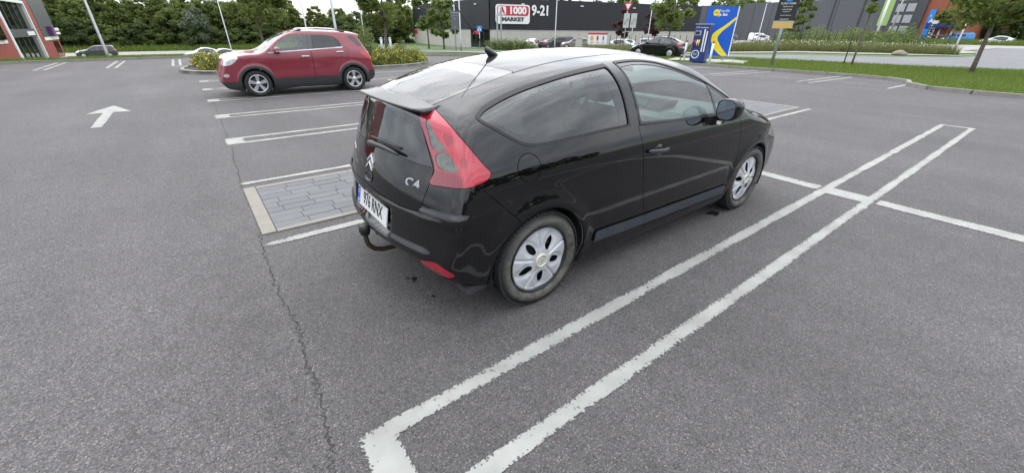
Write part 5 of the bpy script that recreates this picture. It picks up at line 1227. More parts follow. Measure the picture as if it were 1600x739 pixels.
PW = paint('white_paint', (.70, .71, .72), dust=.03); PS = paint('silver_paint', (.45, .46, .47), .5, dust=.03); PD = paint('anthracite_paint', (.03, .033, .038), .2, dust=.02); PB = paint('bronze_paint', (.20, .18, .15), .5, dust=.03); PBR = paint('dark_brown_paint', (.035, .028, .026), .3, dust=.02); PBL = paint('sky_blue_paint', (.04, .22, .50), dust=.02)
def far_car(spec, p_, label, u, d, heading, group=None, scale=1., cat='car'):
    c = make_car('parked_car' if cat == 'car' else 'parked_van', dict(spec, paint=p_), label, cat, group); place(c, u, d, None, heading, scale); return c
across = lambda u: bearing(u) + math.pi / 2        # pointing left across the view
far_car(ESTATE, PD, 'dark estate car with white roof reflection by the red building, partly behind the grass crest', 154, 84, across(140) - .1)
far_car(HATCH, PW, 'white hatchback behind the grass crest, left of the red SUV', 322, 74, across(322) + .15)
far_car(HATCH, PS, 'silver hatchback behind the grass crest, nearest to the red SUV bonnet', 351, 70, across(340) + .25)
far_car(HATCH, PW, 'white hatchback by the market hedge, leftmost of the cars at the black wall', 829, 74, across(829) - 2.0)
far_car(HATCH, PD, 'dark saloon between the white hatchback and the brown van at the market', 851, 75, across(851) - 2.1)
far_car(VAN, PBR, 'dark brown van parked at the market wall', 888, 78, across(880) + .25, cat='van')
far_car(ESTATE, PB, 'bronze estate car in front of the market, beside the beige cabinet', 912, 72, across(905) + .2)
far_car(HATCH, PS, 'silver hatchback behind the red and white banner', 962, 74, across(960) + math.pi - .3)
far_car(HATCH, PW, 'white hatchback behind the two grey lorry signs', 990, 80, across(985) + .2)
far_car(ESTATE, PS, 'silver estate car behind the mesh fence, next to the black liftback', 1008, 84, across(1005) + math.pi)
far_car(VAN, PW, 'white van parked behind the blue charging station panel', 1178, 128, across(1170) + math.pi, cat='van')
far_car(ESTATE, PD, 'dark estate car left of the white van at the grey hall', 1150, 130, across(1150))
far_car(HATCH, PW, 'white hatchback parked right of the white van at the grey hall', 1200, 126, across(1200) + .1)
far_car(HATCH, PBL, 'pale blue hatchback on the grass edge by the brick building', 1490, 128, across(1490))
far_car(VAN, PBL, 'sky blue van parked right of the brick building', 1513, 126, across(1510) + .4, cat='van')
far_car(HATCH, PW, 'white hatchback under the trees at the right edge', 1580, 118, across(1580))

# ------------------------------------------------------------------ vegetation
def leaf_mat(name, c1, c2, tl=.35):
    m = bpy.data.materials.new(name); m.use_nodes = True; t = m.node_tree; t.nodes.clear(); N_ = t.nodes.new; L_ = t.links.new
    o = N_('ShaderNodeOutputMaterial'); d = N_('ShaderNodeBsdfPrincipled'); d.inputs['Roughness'].default_value = .55; d.inputs['Specular IOR Level'].default_value = .3
    tr = N_('ShaderNodeBsdfTranslucent'); mx = N_('ShaderNodeMixShader'); mx.inputs[0].default_value = tl
    ge = N_('ShaderNodeNewGeometry'); oi = N_('ShaderNodeObjectInfo'); r = N_('ShaderNodeValToRGB'); r.color_ramp.elements[0].color = (*c1, 1); r.color_ramp.elements[1].color = (*c2, 1)
    tc = N_('ShaderNodeTexCoord'); n = N_('ShaderNodeTexNoise'); n.inputs['Scale'].default_value = .55; n.inputs['Detail'].default_value = 3; L_(tc.outputs['Object'], n.inputs['Vector'])
    a = N_('ShaderNodeMath'); a.operation = 'MULTIPLY'; a.inputs[1].default_value = .45; L_(ge.outputs['Random Per Island'], a.inputs[0])
    b = N_('ShaderNodeMath'); b.operation = 'MULTIPLY_ADD'; b.inputs[1].default_value = .25; L_(oi.outputs['Random'], b.inputs[0]); L_(a.outputs[0], b.inputs[2])
    c = N_('ShaderNodeMath'); c.operation = 'MULTIPLY_ADD'; c.inputs[1].default_value = .35; L_(n.outputs['Fac'], c.inputs[0]); L_(b.outputs[0], c.inputs[2])
    L_(c.outputs[0], r.inputs[0]); L_(r.outputs[0], d.inputs['Base Color']); L_(r.outputs[0], tr.inputs[0])
    L_(d.outputs[0], mx.inputs[1]); L_(tr.outputs[0], mx.inputs[2]); L_(mx.outputs[0], o.inputs[0])
    return m
M_LEAF = leaf_mat('leaf_green', (.070, .102, .027), (.215, .270, .082), .5)
M_LEAF_Y = leaf_mat('leaf_yellow_green', (.080, .112, .027), (.24, .29, .08), .5)
M_LEAF_D = leaf_mat('leaf_dark', (.036, .058, .020), (.115, .155, .055), .45)
M_LEAF_S = leaf_mat('leaf_silver', (.070, .095, .055), (.20, .235, .155))
M_LEAF_P = leaf_mat('leaf_purple', (.030, .014, .014), (.085, .035, .035))
M_GRASS = leaf_mat('grass_blades', (.075, .115, .018), (.175, .235, .042), .35)
M_WEED = leaf_mat('weed_stalks', (.075, .095, .025), (.22, .225, .085), .3)
M_FLOWER = mat('yellow_flower', (.75, .52, .02), .7)
M_UMBEL = mat('white_umbel', (.62, .62, .52), .8)
M_BARK = mottled('bark', [(.055, .046, .036), (.12, .10, .08), (.15, .13, .105)], 14, .95, fine=.01)
def cards(C_, size, rng, asp=.55, up=.35, fold=True):
    """leaf quads with random facing; C_ (n,3) centres, size per leaf"""
    n = len(C_); a = rng.normal(size=(n, 3)); a[:, 2] *= .6; a /= np.linalg.norm(a, axis=1)[:, None]
    q = rng.normal(size=(n, 3)); q[:, 2] += up; b = np.cross(a, q); b /= np.linalg.norm(b, axis=1)[:, None] + 1e-9
    s = np.asarray(size).reshape(-1, 1) * np.ones((n, 1)); a = a * s; b = b * s * asp
    V = np.stack([C_ - a, C_ + b * .9 - a * .1, C_ + a, C_ - b * .9 - a * .1], 1).reshape(-1, 3)
    F = np.arange(4 * n).reshape(-1, 4); return V, F
def fast_mesh(name, V, F, m, k=4):
    me = bpy.data.meshes.new(name); n = len(V); nf = len(F)
    me.vertices.add(n); me.vertices.foreach_set('co', np.ascontiguousarray(V, np.float32).ravel())
    me.loops.add(nf * k); me.loops.foreach_set('vertex_index', np.ascontiguousarray(F, np.int32).ravel())
    me.polygons.add(nf); me.polygons.foreach_set('loop_start', np.arange(0, nf * k, k, dtype=np.int32)); me.polygons.foreach_set('loop_total', np.full(nf, k, np.int32))
    me.materials.append(m); me.update(calc_edges=True); me.validate(); return me
def crown_points(rng, H, base, rx, n, shape='round', clumps=26, tight=.34):
    """clumped points through a crown volume; uneven outline with gaps"""
    cc = []
    while len(cc) < clumps:
        u = rng.uniform(-1, 1, 3)
        if np.linalg.norm(u) > 1: continue
        u = u / (np.linalg.norm(u) + 1e-6) * (np.linalg.norm(u) ** .45)
        t = (u[2] + 1) / 2
        w = {'round': math.sqrt(max(0, 1 - (2 * t - 1) ** 2)) * .4 + .6, 'cone': 1.15 - .9 * t, 'column': .8 + .2 * math.sin(t * 3.1), 'wide': .5 + .75 * t}[shape]
        cc.append((u[0] * rx * w, u[1] * rx * w, base + (H - base) * t * .98))
    cc = np.array(cc); k = rng.integers(0, clumps, n); r = (rng.uniform(.6, 1.25, clumps) * tight * rx)[k]
    d = rng.normal(size=(n, 3)); d /= np.linalg.norm(d, axis=1)[:, None]; d *= (rng.uniform(0, 1, n) ** .5 * r)[:, None]; d[:, 2] *= .75
    P = cc[k] + d; P[:, 2] = np.maximum(P[:, 2], base * .8); return P, cc
def make_tree(rng, H, base, rx, n, leaf, m, shape='round', clumps=26, trunk=.1, lean=(0, 0), tight=.34, asp=.55):
    P, cc = crown_points(rng, H, base, rx, n, shape, clumps, tight)
    P[:, 0] += lean[0] * P[:, 2]; P[:, 1] += lean[1] * P[:, 2]
    V, F = cards(P, leaf * rng.uniform(.6, 1.3, len(P)), rng, asp)
    crown = fast_mesh('crown', V, F, m)
    mb = MB(); top = base + (H - base) * .72
    pts = [(lean[0] * z + rng.normal(0, .02 * trunk * 4), lean[1] * z + rng.normal(0, .02 * trunk * 4), z) for z in np.linspace(-.1, top, 7)]
    mb.tube(pts, [trunk * 1.25, trunk, trunk * .9, trunk * .75, trunk * .58, trunk * .4, trunk * .15], 9)
    for i in rng.choice(len(cc), min(len(cc), 14), replace=False):
        c = cc[i]; z0 = max(base * .7, min(c[2] - .35 * math.hypot(c[0], c[1]) - .2, top * .95)); q = (lean[0] * z0, lean[1] * z0, z0)
        e = (c[0] + lean[0] * c[2], c[1] + lean[1] * c[2], c[2]); md = tuple((q[k] * .5 + e[k] * .5) + (.06 * rx if k == 2 else 0) for k in range(3))
        mb.tube([q, md, e], [trunk * .38, trunk * .24, trunk * .06], 6)
    o = mb.obj('trunk', M_BARK); tm = o.data; bpy.data.objects.remove(o)
    return crown, tm
def plant_tree(name, meshes, p_, label, cat='tree', group=None, rz=0., sc=(1, 1, 1)):
    t = empty(name, p_, rz, label, cat, group); t.scale = sc; link('trunk', meshes[1], t); link('crown', meshes[0], t); return t
def tuft(rng, pts, h, w, m, name, k=1, lean=.35):
    """single-triangle blades"""
    n = len(pts); a = rng.uniform(0, 2 * math.pi, n); hh = h * rng.uniform(.45, 1.25, n); d = np.stack([np.cos(a), np.sin(a), 0 * a], 1) * (w * rng.uniform(.6, 1.4, n))[:, None]
    tip = pts + np.stack([rng.normal(0, lean, n) * hh, rng.normal(0, lean, n) * hh, hh], 1)
    V = np.stack([pts - d, pts + d, tip], 1).reshape(-1, 3); return fast_mesh(name, V, np.arange(3 * n).reshape(-1, 3), m, 3)
def scatter(rng, poly, n):
    q = np.array(poly); lo, hi = q.min(0), q.max(0); out = []
    while sum(map(len, out)) < n:
        P = rng.uniform(lo, hi, (n * 2, 2)); out.append(P[poly_sdf(q, P[:, 0], P[:, 1]) < 0])
    P = np.vstack(out)[:n]; return np.column_stack([P, zt(P[:, 0], P[:, 1])])
rg_ = np.random.default_rng(21)
ORD = ['leftmost', 'second from the left', 'third from the left', 'fourth from the left', 'fifth from the left', 'sixth from the left', 'seventh from the left', 'eighth from the left', 'ninth from the left', 'tenth from the left', 'eleventh from the left', 'twelfth from the left', 'thirteenth from the left', 'fourteenth from the left', 'fifteenth from the left', 'rightmost']
def nth(i, n): return 'rightmost' if i == n - 1 else ORD[i]
# mown verge right of the car park (denser near)
VERGE = [(18.62, -6), (18.6, 1.9), (18.9, 2.75), (19.4, 3.15), (20.6, 3.35), (21.45, 3.8), (21.5, 6.2), (21.36, 8.7), (21.36, 12.0), (24.5, 12.6), (27.5, 12.8), (31.7, 15.5), (31.7, 14), (31.8, 6.3), (33.7, 1.8), (34.5, -6)]
tag(link('grass', tuft(rg_, scatter(rg_, VERGE, 70000) - [0, 0, .04], .13, .012, M_GRASS, 'grass')), 'short green mown grass on the verge right of the car park', 'grass', kind='stuff')
V2 = [(21.4, 12.6), (20.6, 15.6), (17.4, 21.5), (15.4, 24.4), (13.9, 25.9), (12.1, 27.0), (9.2, 28.4), (6, 29.6), (9, 35), (17, 33), (24.5, 27.5), (29, 22.5), (31.5, 17.5), (31.4, 16), (26.5, 15.8)]
tag(link('grass', tuft(rg_, scatter(rg_, V2, 45000) - [0, 0, .04], .14, .014, M_GRASS, 'grass')), 'mown grass between the flower bed and the market road', 'grass', kind='stuff')
V3 = [(-13, 28.3), (-6.6, 29.2), (-1.1, 30.3), (1.3, 30.8), (6, 29.6), (7, 33.5), (1, 33.5), (-7, 32.6), (-14, 31.5)]
tag(link('grass', tuft(rg_, scatter(rg_, V3, 26000) - [0, 0, .04], .20, .014, M_GRASS, 'grass')), 'rough grass crest along the far left edge of the car park', 'grass', kind='stuff')
WEEDS = [(44.5, 26), (47.0, 19.8), (52.4, 11.2), (53.2, 7.6), (54.5, 7.0), (71, 11.8), (80, 24), (83, 37), (60, 33), (50, 30)]
WF = [(44.5, 26), (47.0, 19.8), (52.4, 11.2), (53.2, 7.6), (54.5, 7.0), (58, 9.5), (58, 14), (53, 24), (50, 30)]
_w = np.vstack([scatter(rg_, WEEDS, 14000), scatter(rg_, WF, 22000)])
tag(link('weeds', tuft(rg_, _w - [0, 0, .05], .80, .022, M_WEED, 'weeds', lean=.22)), 'tall unmown weeds and dry grass beyond the road', 'weeds', kind='stuff')
_wf = _w[rg_.choice(len(_w), 600)]; _wf = _wf + np.column_stack([0 * _wf[:, 0], 0 * _wf[:, 0], rg_.uniform(.5, .9, len(_wf))]); _V, _F = cards(_wf, .05, rg_, 1.)
tag(link('wild_flowers', fast_mesh('wild_flowers', _V, _F, M_UMBEL)), 'white wild flower heads among the tall weeds', 'flowers', kind='stuff')
W2 = [pos(u, 52)[:2] for u in (925, 980, 1045, 1100)] + [pos(u, 66)[:2] for u in (1110, 1040, 980, 910)]
tag(link('weeds', tuft(rg_, scatter(rg_, W2, 12000) - [0, 0, .05], .7, .025, M_WEED, 'weeds', lean=.22)), 'dry yellow grass strip behind the black liftback', 'weeds', kind='stuff')
W3 = [pos(u, 128)[:2] for u in (1390, 1450, 1520, 1660)] + [pos(u, 112)[:2] for u in (1660, 1520, 1450, 1390)]
tag(link('grass', tuft(rg_, scatter(rg_, W3, 9000) - [0, 0, .05], .9, .06, M_GRASS, 'grass')), 'green bank below the brick building on the far right', 'grass', kind='stuff')
W4 = [pos(u, 104)[:2] for u in (-60, 150, 330, 460, 560)] + [pos(u, 112)[:2] for u in (560, 460, 330, 150, -60)]
tag(link('grass', tuft(rg_, scatter(rg_, W4, 12000) - [0, 0, .05], 1.0, .06, M_GRASS, 'grass')), 'long grass at the foot of the wood on the left', 'grass', kind='stuff')

# wood on the left: separate trees, a few crown shapes, each with its own trunk
KINDS = [make_tree(rg_, 11, .6, 3.4, 8000, .28, M_LEAF, 'cone', 60, .14, tight=.30), make_tree(rg_, 12.5, 1.0, 3.0, 8000, .27, M_LEAF_Y, 'column', 60, .15, tight=.32), make_tree(rg_, 9, .3, 3.6, 8000, .28, M_LEAF, 'round', 60, .13, tight=.30),
         make_tree(rg_, 10.5, .4, 3.2, 5200, .36, M_LEAF_D, 'round', 40, .14), make_tree(rg_, 7.5, .3, 2.6, 4200, .30, M_LEAF_S, 'round', 30, .10), make_tree(rg_, 15, 1.2, 3.4, 4200, .34, M_LEAF_D, 'cone', 34, .18)]
us = np.linspace(40, 640, 46)
for i, u in enumerate(us):
    row = i % 2; k = [1, 2, 0, 3, 1, 2, 0, 1, 2, 3][i % 10]
    dd = 114 + row * 5 + random.uniform(-2, 2); sz = random.uniform(.74, .94) * (.80 if 470 < u < 575 else 1)
    plant_tree('broadleaf_tree', KINDS[k], pos(u + random.uniform(-5, 5), dd, -.2), 'leafy green tree of the dense wood along the left background', 'tree', 'trees of the wood on the left', random.uniform(0, 6), (sz, sz, sz * random.uniform(.86, 1.08)))
for i, u in enumerate(np.linspace(20, 660, 26)):
    sz = random.uniform(.62, .84) * (.66 if 470 < u < 575 or 195 < u < 300 else 1)
    plant_tree('conifer_tree', KINDS[5], pos(u + random.uniform(-8, 8), 128 + random.uniform(-3, 5), -.2), 'tall dark tree rising behind the wood on the left', 'tree', 'tall trees behind the wood', random.uniform(0, 6), (sz, sz, sz))
plant_tree('silver_tree', KINDS[4], pos(300, 109, -.2), 'pale silvery-leaved small tree at the front of the left wood', 'tree', None, 1., (1.05, 1.05, 1.1))
for i, u in enumerate(np.linspace(60, 620, 34)):      # undergrowth in front of the trunks
    sz = random.uniform(.34, .55)
    plant_tree('undergrowth_bush', KINDS[(2, 3)[i % 2]], pos(u + random.uniform(-6, 6), 110 + random.uniform(-1.5, 1.5), -.3), 'low dark green bush under the wood on the left', 'bush', 'bushes under the wood', random.uniform(0, 6), (sz * 1.3, sz * 1.3, sz))
# trees behind the market and the halls
for i, u in enumerate(np.linspace(860, 1180, 15)):
    sz = random.uniform(.80, 1.0)
    plant_tree('background_tree', KINDS[i % 4], pos(u, 150 if u < 1080 else 190, .5), 'green tree rising above the market hall roof, ' + nth(i, 15), 'tree', 'trees behind the market hall', random.uniform(0, 6), (sz * 1.2, sz * 1.2, sz * (1.25 if u < 1080 else 1.45)))
for i, (u, d, k, sz) in enumerate(((1492, 140, 5, 1.1), (1508, 150, 5, 1.2), (1525, 138, 0, 1.05), (1546, 148, 5, 1.15), (1562, 136, 3, .95), (1580, 150, 5, 1.2), (1600, 138, 0, 1.0), (1625, 146, 5, 1.1), (1650, 140, 3, 1.))):
    plant_tree('background_tree', KINDS[k], pos(u, d, 0), 'dark tree beyond the brick building on the far right, ' + nth(i, 9), 'tree', 'trees on the far right', i * 1.3, (sz, sz, sz))
# wood behind the photographer, seen only as a dark band in the car's doors
for i in range(16):
    x = -22 + i * 4.6; sz = random.uniform(.75, 1.05)
    plant_tree('background_tree', KINDS[i % 4], (x + random.uniform(-1, 1), -46 + random.uniform(-3, 3), 0), 'green tree behind the near edge of the car park', 'tree', 'trees behind the photographer', i * 1., (sz, sz, sz * .8))
# single young trees
def lone(u, d, H, base, rx, n, leaf, m, trunk, label, lean=(0, 0), shape='round', clumps=24, dz=0., tight=.34, name='young_tree'):
    return plant_tree(name, make_tree(rg_, H, base, rx, n, leaf, m, shape, clumps, trunk, lean, tight), pos(u, d, dz), label)
lone(405, 22.5, 4.6, 1.6, 1.3, 7500, .085, M_LEAF_Y, .055, 'young tree in the flower bed behind the red SUV bonnet', shape='round', clumps=34)
lone(600, 22.3, 4.5, 1.6, 1.2, 7500, .085, M_LEAF_Y, .075, 'young tree with a stout trunk in the flower bed behind the red SUV tail', (.02, 0), clumps=34)
lone(1047, 38.5, 5.2, 1.8, 1.35, 3000, .13, M_LEAF_Y, .07, 'young yellow-green tree standing in front of the black liftback', clumps=22)
lone(1349, 30.5, 5.2, 1.75, .62, 1900, .10, M_LEAF, .045, 'slender young tree on the verge beside the dark stake', (.0, .0), 'column', 16, tight=.42)
lone(1548, 29.0, 5.0, 1.55, 1.75, 5200, .115, M_LEAF_Y, .085, 'leaning tree on the verge at the right edge', (-.05, .03), 'wide', 34)
lone(668, 66, 8.0, 2.2, 1.9, 1700, .30, M_LEAF, .10, 'pale green tree at the left end of the market hall', shape='column', clumps=18)
lone(692, 62, 6.2, .3, 2.0, 2200, .30, M_LEAF, .12, 'bushy dark green tree right beside the grey sign post', clumps=22)
lone(972, 70, 5.6, 1.6, 1.3, 800, .28, M_LEAF_P, .07, 'purple-leaved tree behind the give way sign', clumps=14)
lone(1024, 78, 6.4, 1.6, 1.7, 900, .30, M_LEAF_P, .08, 'purple-leaved tree beside the tall lamp post near the market', clumps=14)
lone(1252, 112, 9.5, 1.0, 1.8, 1100, .42, M_LEAF, .12, 'birch-like tree in front of the grey hall behind the info sign', shape='cone', clumps=18)
lone(1240, 116, 9.0, 1.0, 1.6, 1000, .42, M_LEAF, .12, 'slimmer tree left of its twin in front of the grey hall', shape='cone', clumps=18)
lone(1135, 60, 8.6, 4.0, 2.2, 900, .22, M_LEAF, .09, 'thin hanging tree above the blue charging panel', clumps=16)
lone(1480, 120, 7.5, 1.5, 2.2, 900, .42, M_LEAF_Y, .12, 'green tree in front of the petrol station canopy', clumps=16)
# shrubs with yellow flowers in the bed
def shrub(p_, r, h, label, flowers=True, leafs=900, group=None):
    t = empty('flowering_shrub' if flowers else 'shrub', p_, random.uniform(0, 6), label, 'shrub', group)
    u = rg_.normal(size=(leafs, 3)); u /= np.linalg.norm(u, axis=1)[:, None]; u[:, 2] = np.abs(u[:, 2]); rr = rg_.uniform(.25, 1, leafs) ** .45 * (1 + .18 * np.sin(u[:, 0] * 7 + u[:, 1] * 5))
    P = u * rr[:, None] * [r, r, h]; V, F = cards(P, max(.035, r * .075) * rg_.uniform(.7, 1.5, leafs), rg_, .6); link('foliage', fast_mesh('foliage', V, F, M_LEAF_Y if flowers else M_LEAF), t)
    if flowers:
        k = rg_.choice(leafs, int(leafs * .19)); V, F = cards(P[k] * 1.06 + [0, 0, .02], .026, rg_, 1., 1.); tag(link('flowers', fast_mesh('flowers', V, F, M_FLOWER), t), kind='stuff')
    mb = MB()
    for k in range(5): a = k * 1.26; mb.tube([(0, 0, -.05), (.3 * r * math.cos(a), .3 * r * math.sin(a), .5 * h), (.6 * r * math.cos(a), .6 * r * math.sin(a), .85 * h)], [.014, .009, .004], 5)
    mb.obj('stems', M_BARK, t)
BED = ((7.0, 19.2, .55, .55), (7.7, 19.35, .55, .62), (8.35, 19.6, .5, .55), (8.95, 20.0, .55, .66), (9.4, 20.6, .5, .55), (6.2, 19.4, .55, .6), (5.4, 19.5, .5, .55), (7.3, 20.0, .55, .75), (8.2, 20.3, .5, .7), (4.4, 19.7, .5, .5), (3.4, 19.8, .5, .5), (2.4, 19.9, .5, .5), (1.5, 20.0, .45, .5), (.75, 20.1, .42, .52), (.9, 20.9, .5, .6), (.55, 22.3, .45, .5))
for i, (x, y, r, h) in enumerate(sorted(BED)):
    shrub((x, y, .09), r, h, 'yellow-flowered shrub in the kerbed bed around the red SUV, ' + nth(i, 16), True, 1100, 'yellow flowering shrubs in the bed')
shrub((6.6, 20.6, .09), .7, .95, 'taller plain green shrub behind the yellow flowers at the red SUV tail', False, 1500)
shrub((9.0, 21.4, .09), .35, 1.05, 'narrow upright shrub at the right end of the flower bed', False, 700)
shrub(pos(565, 27), .75, 1.7, 'tall light green bush behind the red SUV rear window', False, 1700)
for i, u in enumerate((768, 780, 792, 804, 816, 827)):
    shrub(pos(u, 58, -.1), 1.15, 1.35 - .1 * (i > 3), 'green hedge bush in front of the market entrance, ' + nth(i, 6), False, 900, 'hedge bushes at the market entrance')
for i, u in enumerate(np.linspace(1225, 1420, 12)):
    shrub(pos(u, 108 + (i % 3) * 3, -.1), 2.4, 2.0 + (i % 4) * .4, 'leafy bush along the foot of the grey hall, ' + nth(i, 12), False, 500, 'bushes at the foot of the grey hall')

# ------------------------------------------------------------------ buildings, signs and street furniture
def P_at(u, v, d):
    """point seen at (u, v) of the photograph, at ground distance d from the camera"""
    r = _f * F_PX + _r2 * (u - 800) + _u2 * (369.5 - v); k = d / math.hypot(r.x, r.y); return Vector((r.x * k, r.y * k, CAM_H + r.z * k))
def z_at(u, v, d): return P_at(u, v, d).z
M_BLKCLAD = mat('black_cladding', (.012, .012, .016), .55)
def ribbed(m, axis_scale, strength=.5):
    t, b, L_ = nodes_of(m); N_ = t.nodes.new; tc = N_('ShaderNodeTexCoord'); w = N_('ShaderNodeTexWave'); w.wave_type = 'BANDS'; w.bands_direction = 'X'; w.inputs['Scale'].default_value = axis_scale
    mp = N_('ShaderNodeMapping'); L_(tc.outputs['Object'], mp.inputs[0]); L_(mp.outputs[0], w.inputs['Vector']); bp = N_('ShaderNodeBump'); bp.inputs['Strength'].default_value = strength; bp.inputs['Distance'].default_value = .05
    L_(w.outputs['Fac'], bp.inputs['Height']); L_(bp.outputs[0], b.inputs['Normal']); return m
ribbed(M_BLKCLAD, 1.2)
M_CONC = mottled('precast_concrete', [(.36, .345, .30), (.42, .40, .355), (.45, .43, .385)], .8, .9)
M_GREYCLAD = ribbed(mat('grey_cladding', (.085, .088, .10), .5), .6, .35)
M_REDWALL = mat('red_panel', (.26, .028, .024), .5, noise=(2, .1))
M_WHITE = mat('white_panel', (.70, .70, .68), .5)
M_DKGLASS = mat('dark_window_glass', (.008, .011, .010), .03, spec=.8)
M_DKPANEL = mat('dark_grey_panel', (.05, .053, .058), .45)
M_GALV = mat('galvanised_steel', (.38, .40, .41), .45, .6, noise=(8, .12))
M_DKGREEN = mat('dark_green_paint', (.012, .035, .022), .5)
M_BLUE = mat('bright_blue_panel', (.0, .085, .48), .4)
M_NAVY = mat('navy_panel', (.012, .028, .17), .4)
M_YEL = mat('yellow_panel', (.75, .62, .02), .45)
M_SIGNRED = mat('sign_red', (.48, .02, .05), .45)
M_SIGNGREY = mat('sign_grey', (.30, .31, .32), .5)
M_PURPLE = mat('sign_purple', (.12, .03, .16), .5)
M_ORANGE = mat('sign_yellow_orange', (.55, .36, .12), .5)
M_TEAL = mat('sky_blue_banner', (.02, .20, .60), .5)
M_GREENP = mat('pale_green_panel', (.30, .46, .16), .6)
M_WOODST = mat('dark_stake', (.025, .02, .016), .85)
M_STONE = mottled('boulder_stone', [(.17, .145, .12), (.24, .21, .18)], 4, .9, fine=.03)
def quad_obj(name, m, pts, parent, thick=.04):
    """thin slab from four corner points, thickness away from the face normal"""
    p_ = [Vector(q) for q in pts]; n = (p_[1] - p_[0]).cross(p_[3] - p_[0]).normalized() * thick
    mb = MB(); mb.add([tuple(q) for q in p_] + [tuple(q - n) for q in p_], [(0, 1, 2, 3), (7, 6, 5, 4), (0, 4, 5, 1), (1, 5, 6, 2), (2, 6, 7, 3), (3, 7, 4, 0)]); return mb.obj(name, m, parent)
class Wall:
    """upright plane from A to B (plan); s runs A->B, off is outwards (right of A->B)"""
    def __init__(w, A, B): w.A = Vector((*A, 0)); w.d = Vector((B[0] - A[0], B[1] - A[1], 0)); w.L = w.d.length; w.d.normalize(); w.n = Vector((w.d.y, -w.d.x, 0))
    def p(w, s, z, off=0.): q = w.A + w.d * s + w.n * off; return Vector((q.x, q.y, z))
    def s_of(w, u):
        a = bearing(u); dx, dy = math.cos(a), math.sin(a); den = w.d.x * dy - w.d.y * dx
        return (-(w.A.x * dy - w.A.y * dx)) / den
    def z_of(w, u, v): s = w.s_of(u); q = w.p(s, 0); return z_at(u, v, math.hypot(q.x, q.y))
    def slab(w, name, m, s0, s1, z0, z1, parent, off=0., thick=.05): return quad_obj(name, m, [w.p(s0, z0, off), w.p(s1, z0, off), w.p(s1, z1, off), w.p(s0, z1, off)], parent, thick)
    def frame(w, s, z, off): return frame(w.p(s, z, off), w.d, (0, 0, 1))
def rrect(w, h, r, n=6):
    out = []
    for cx, cy, a0 in ((w / 2 - r, h / 2 - r, 0), (-w / 2 + r, h / 2 - r, 90), (-w / 2 + r, -h / 2 + r, 180), (w / 2 - r, -h / 2 + r, 270)):
        out += [(cx + r * math.cos(R(a0 + 90 * k / n)), cy + r * math.sin(R(a0 + 90 * k / n))) for k in range(n + 1)]
    return out
def plate(name, m, poly, M, parent, t=.03):
    mb = MB(); mb.prism(poly, 0, t, 'xy', M); return mb.obj(name, m, parent)

# --- market hall, black above pale concrete
def market():
    Lp, Cp, Rp = (46.4, 100.8), (44.8, 66.2), (93.7, 55.6); Bp = (95.3, 90.2); zb, zc, zt_ = -1.75, 1.45, 6.35
    b = empty('market_hall', (*Cp, zb), 0, 'long black-clad market hall with pale concrete base and a red and white sign', 'building')
    inv = Matrix.Translation(Vector((*Cp, zb))).inverted()
    def adj(o): o.data.transform(inv); return o
    core = MB(); core.prism([Lp, Cp, Rp, Bp], zb, zt_ - .3, 'xy'); adj(core.obj('core_walls', M_BLKCLAD, b))
    for A, B in ((Lp, Cp), (Cp, Rp)):
        w = Wall(A, B); n = max(4, int(w.L / 6)); e0 = 5.6 if A == Lp else 0
        for k in range(n):
            s0, s1 = w.L * k / n + .02, w.L * (k + 1) / n - .02
            if A == Lp and k == n - 1: continue
            adj(w.slab('concrete_panel', M_CONC, s0, s1, zb, zc, b, .12, .12))
        m2 = max(4, int(w.L / 4))
        for k in range(m2): adj(w.slab('cladding_panel', M_BLKCLAD, w.L * k / m2 + .006, w.L * (k + 1) / m2 - .006, zc + .02, zt_, b, .22, .2))
        for k in range(4):
            sl = w.L * (k + .5) / 4; adj(w.slab('wall_lamp', M_WHITE, sl - .3, sl + .3, zt_ - .9, zt_ - .75, b, .5, .2))
    w = Wall(Lp, Cp); s0 = w.L - w.L / max(4, int(w.L / 6))
    adj(w.slab('entrance_glazing', M_DKGLASS, s0, w.L - .4, zb, zc, b, .04, .05))
    for k in range(4): sk = s0 + .4 + k * 1.5; adj(w.slab('door_leaf', M_DKPANEL, sk, sk + .1, zb, zc - .5, b, .1, .06))
    adj(w.slab('entrance_poster', M_SIGNRED, s0 + 1, s0 + 3.4, zc - .8, zc - .2, b, .14, .03)); 
    adj(w.slab('wall_poster', M_SIGNRED, w.s_of(648), w.s_of(653), .35, 1.15, b, .16, .02))
    # sign
    w = Wall(Cp, Rp); s0, s1 = w.s_of(773), w.s_of(825); z0, z1 = w.z_of(800, 38), w.z_of(800, 8); W_, H_ = s1 - s0, z1 - z0
    M = w.frame((s0 + s1) / 2, (z0 + z1) / 2, .35); M = inv @ M
    sg = plate('sign_board', M_WHITE, rrect(W_, H_, H_ * .16), M, b, .25)
    plate('red_field', M_SIGNRED, rrect(W_ * .92, H_ * .50, H_ * .14), M @ Matrix.Translation((0, H_ * .18, .25)), sg, .04)
    plate('white_tile', M_WHITE, rrect(W_ * .23, H_ * .44, H_ * .10), M @ Matrix.Translation((-W_ * .325, H_ * .18, .29)), sg, .02)
    text_obj('letter', 'A', H_ * .48, M_SIGNRED, sg, M @ Matrix.Translation((-W_ * .325, H_ * .18, .33)), .03, 1., bold=.05)
    text_obj('letters', '1000', H_ * .50, M_WHITE, sg, M @ Matrix.Translation((W_ * .13, H_ * .18, .30)), .03, 1.15, bold=.07)
    text_obj('letters', 'MARKET', H_ * .27, M_DKPANEL, sg, M @ Matrix.Translation((0, -H_ * .27, .26)), .03, 1.42, bold=.05)
    sh, zh = (w.s_of(829) + w.s_of(856)) / 2, w.z_of(840, 18)
    text_obj('opening_hours', '9-21', 2.25, M_WHITE, b, inv @ w.frame(sh, zh, .32), .06, .92, bold=.06)
market()
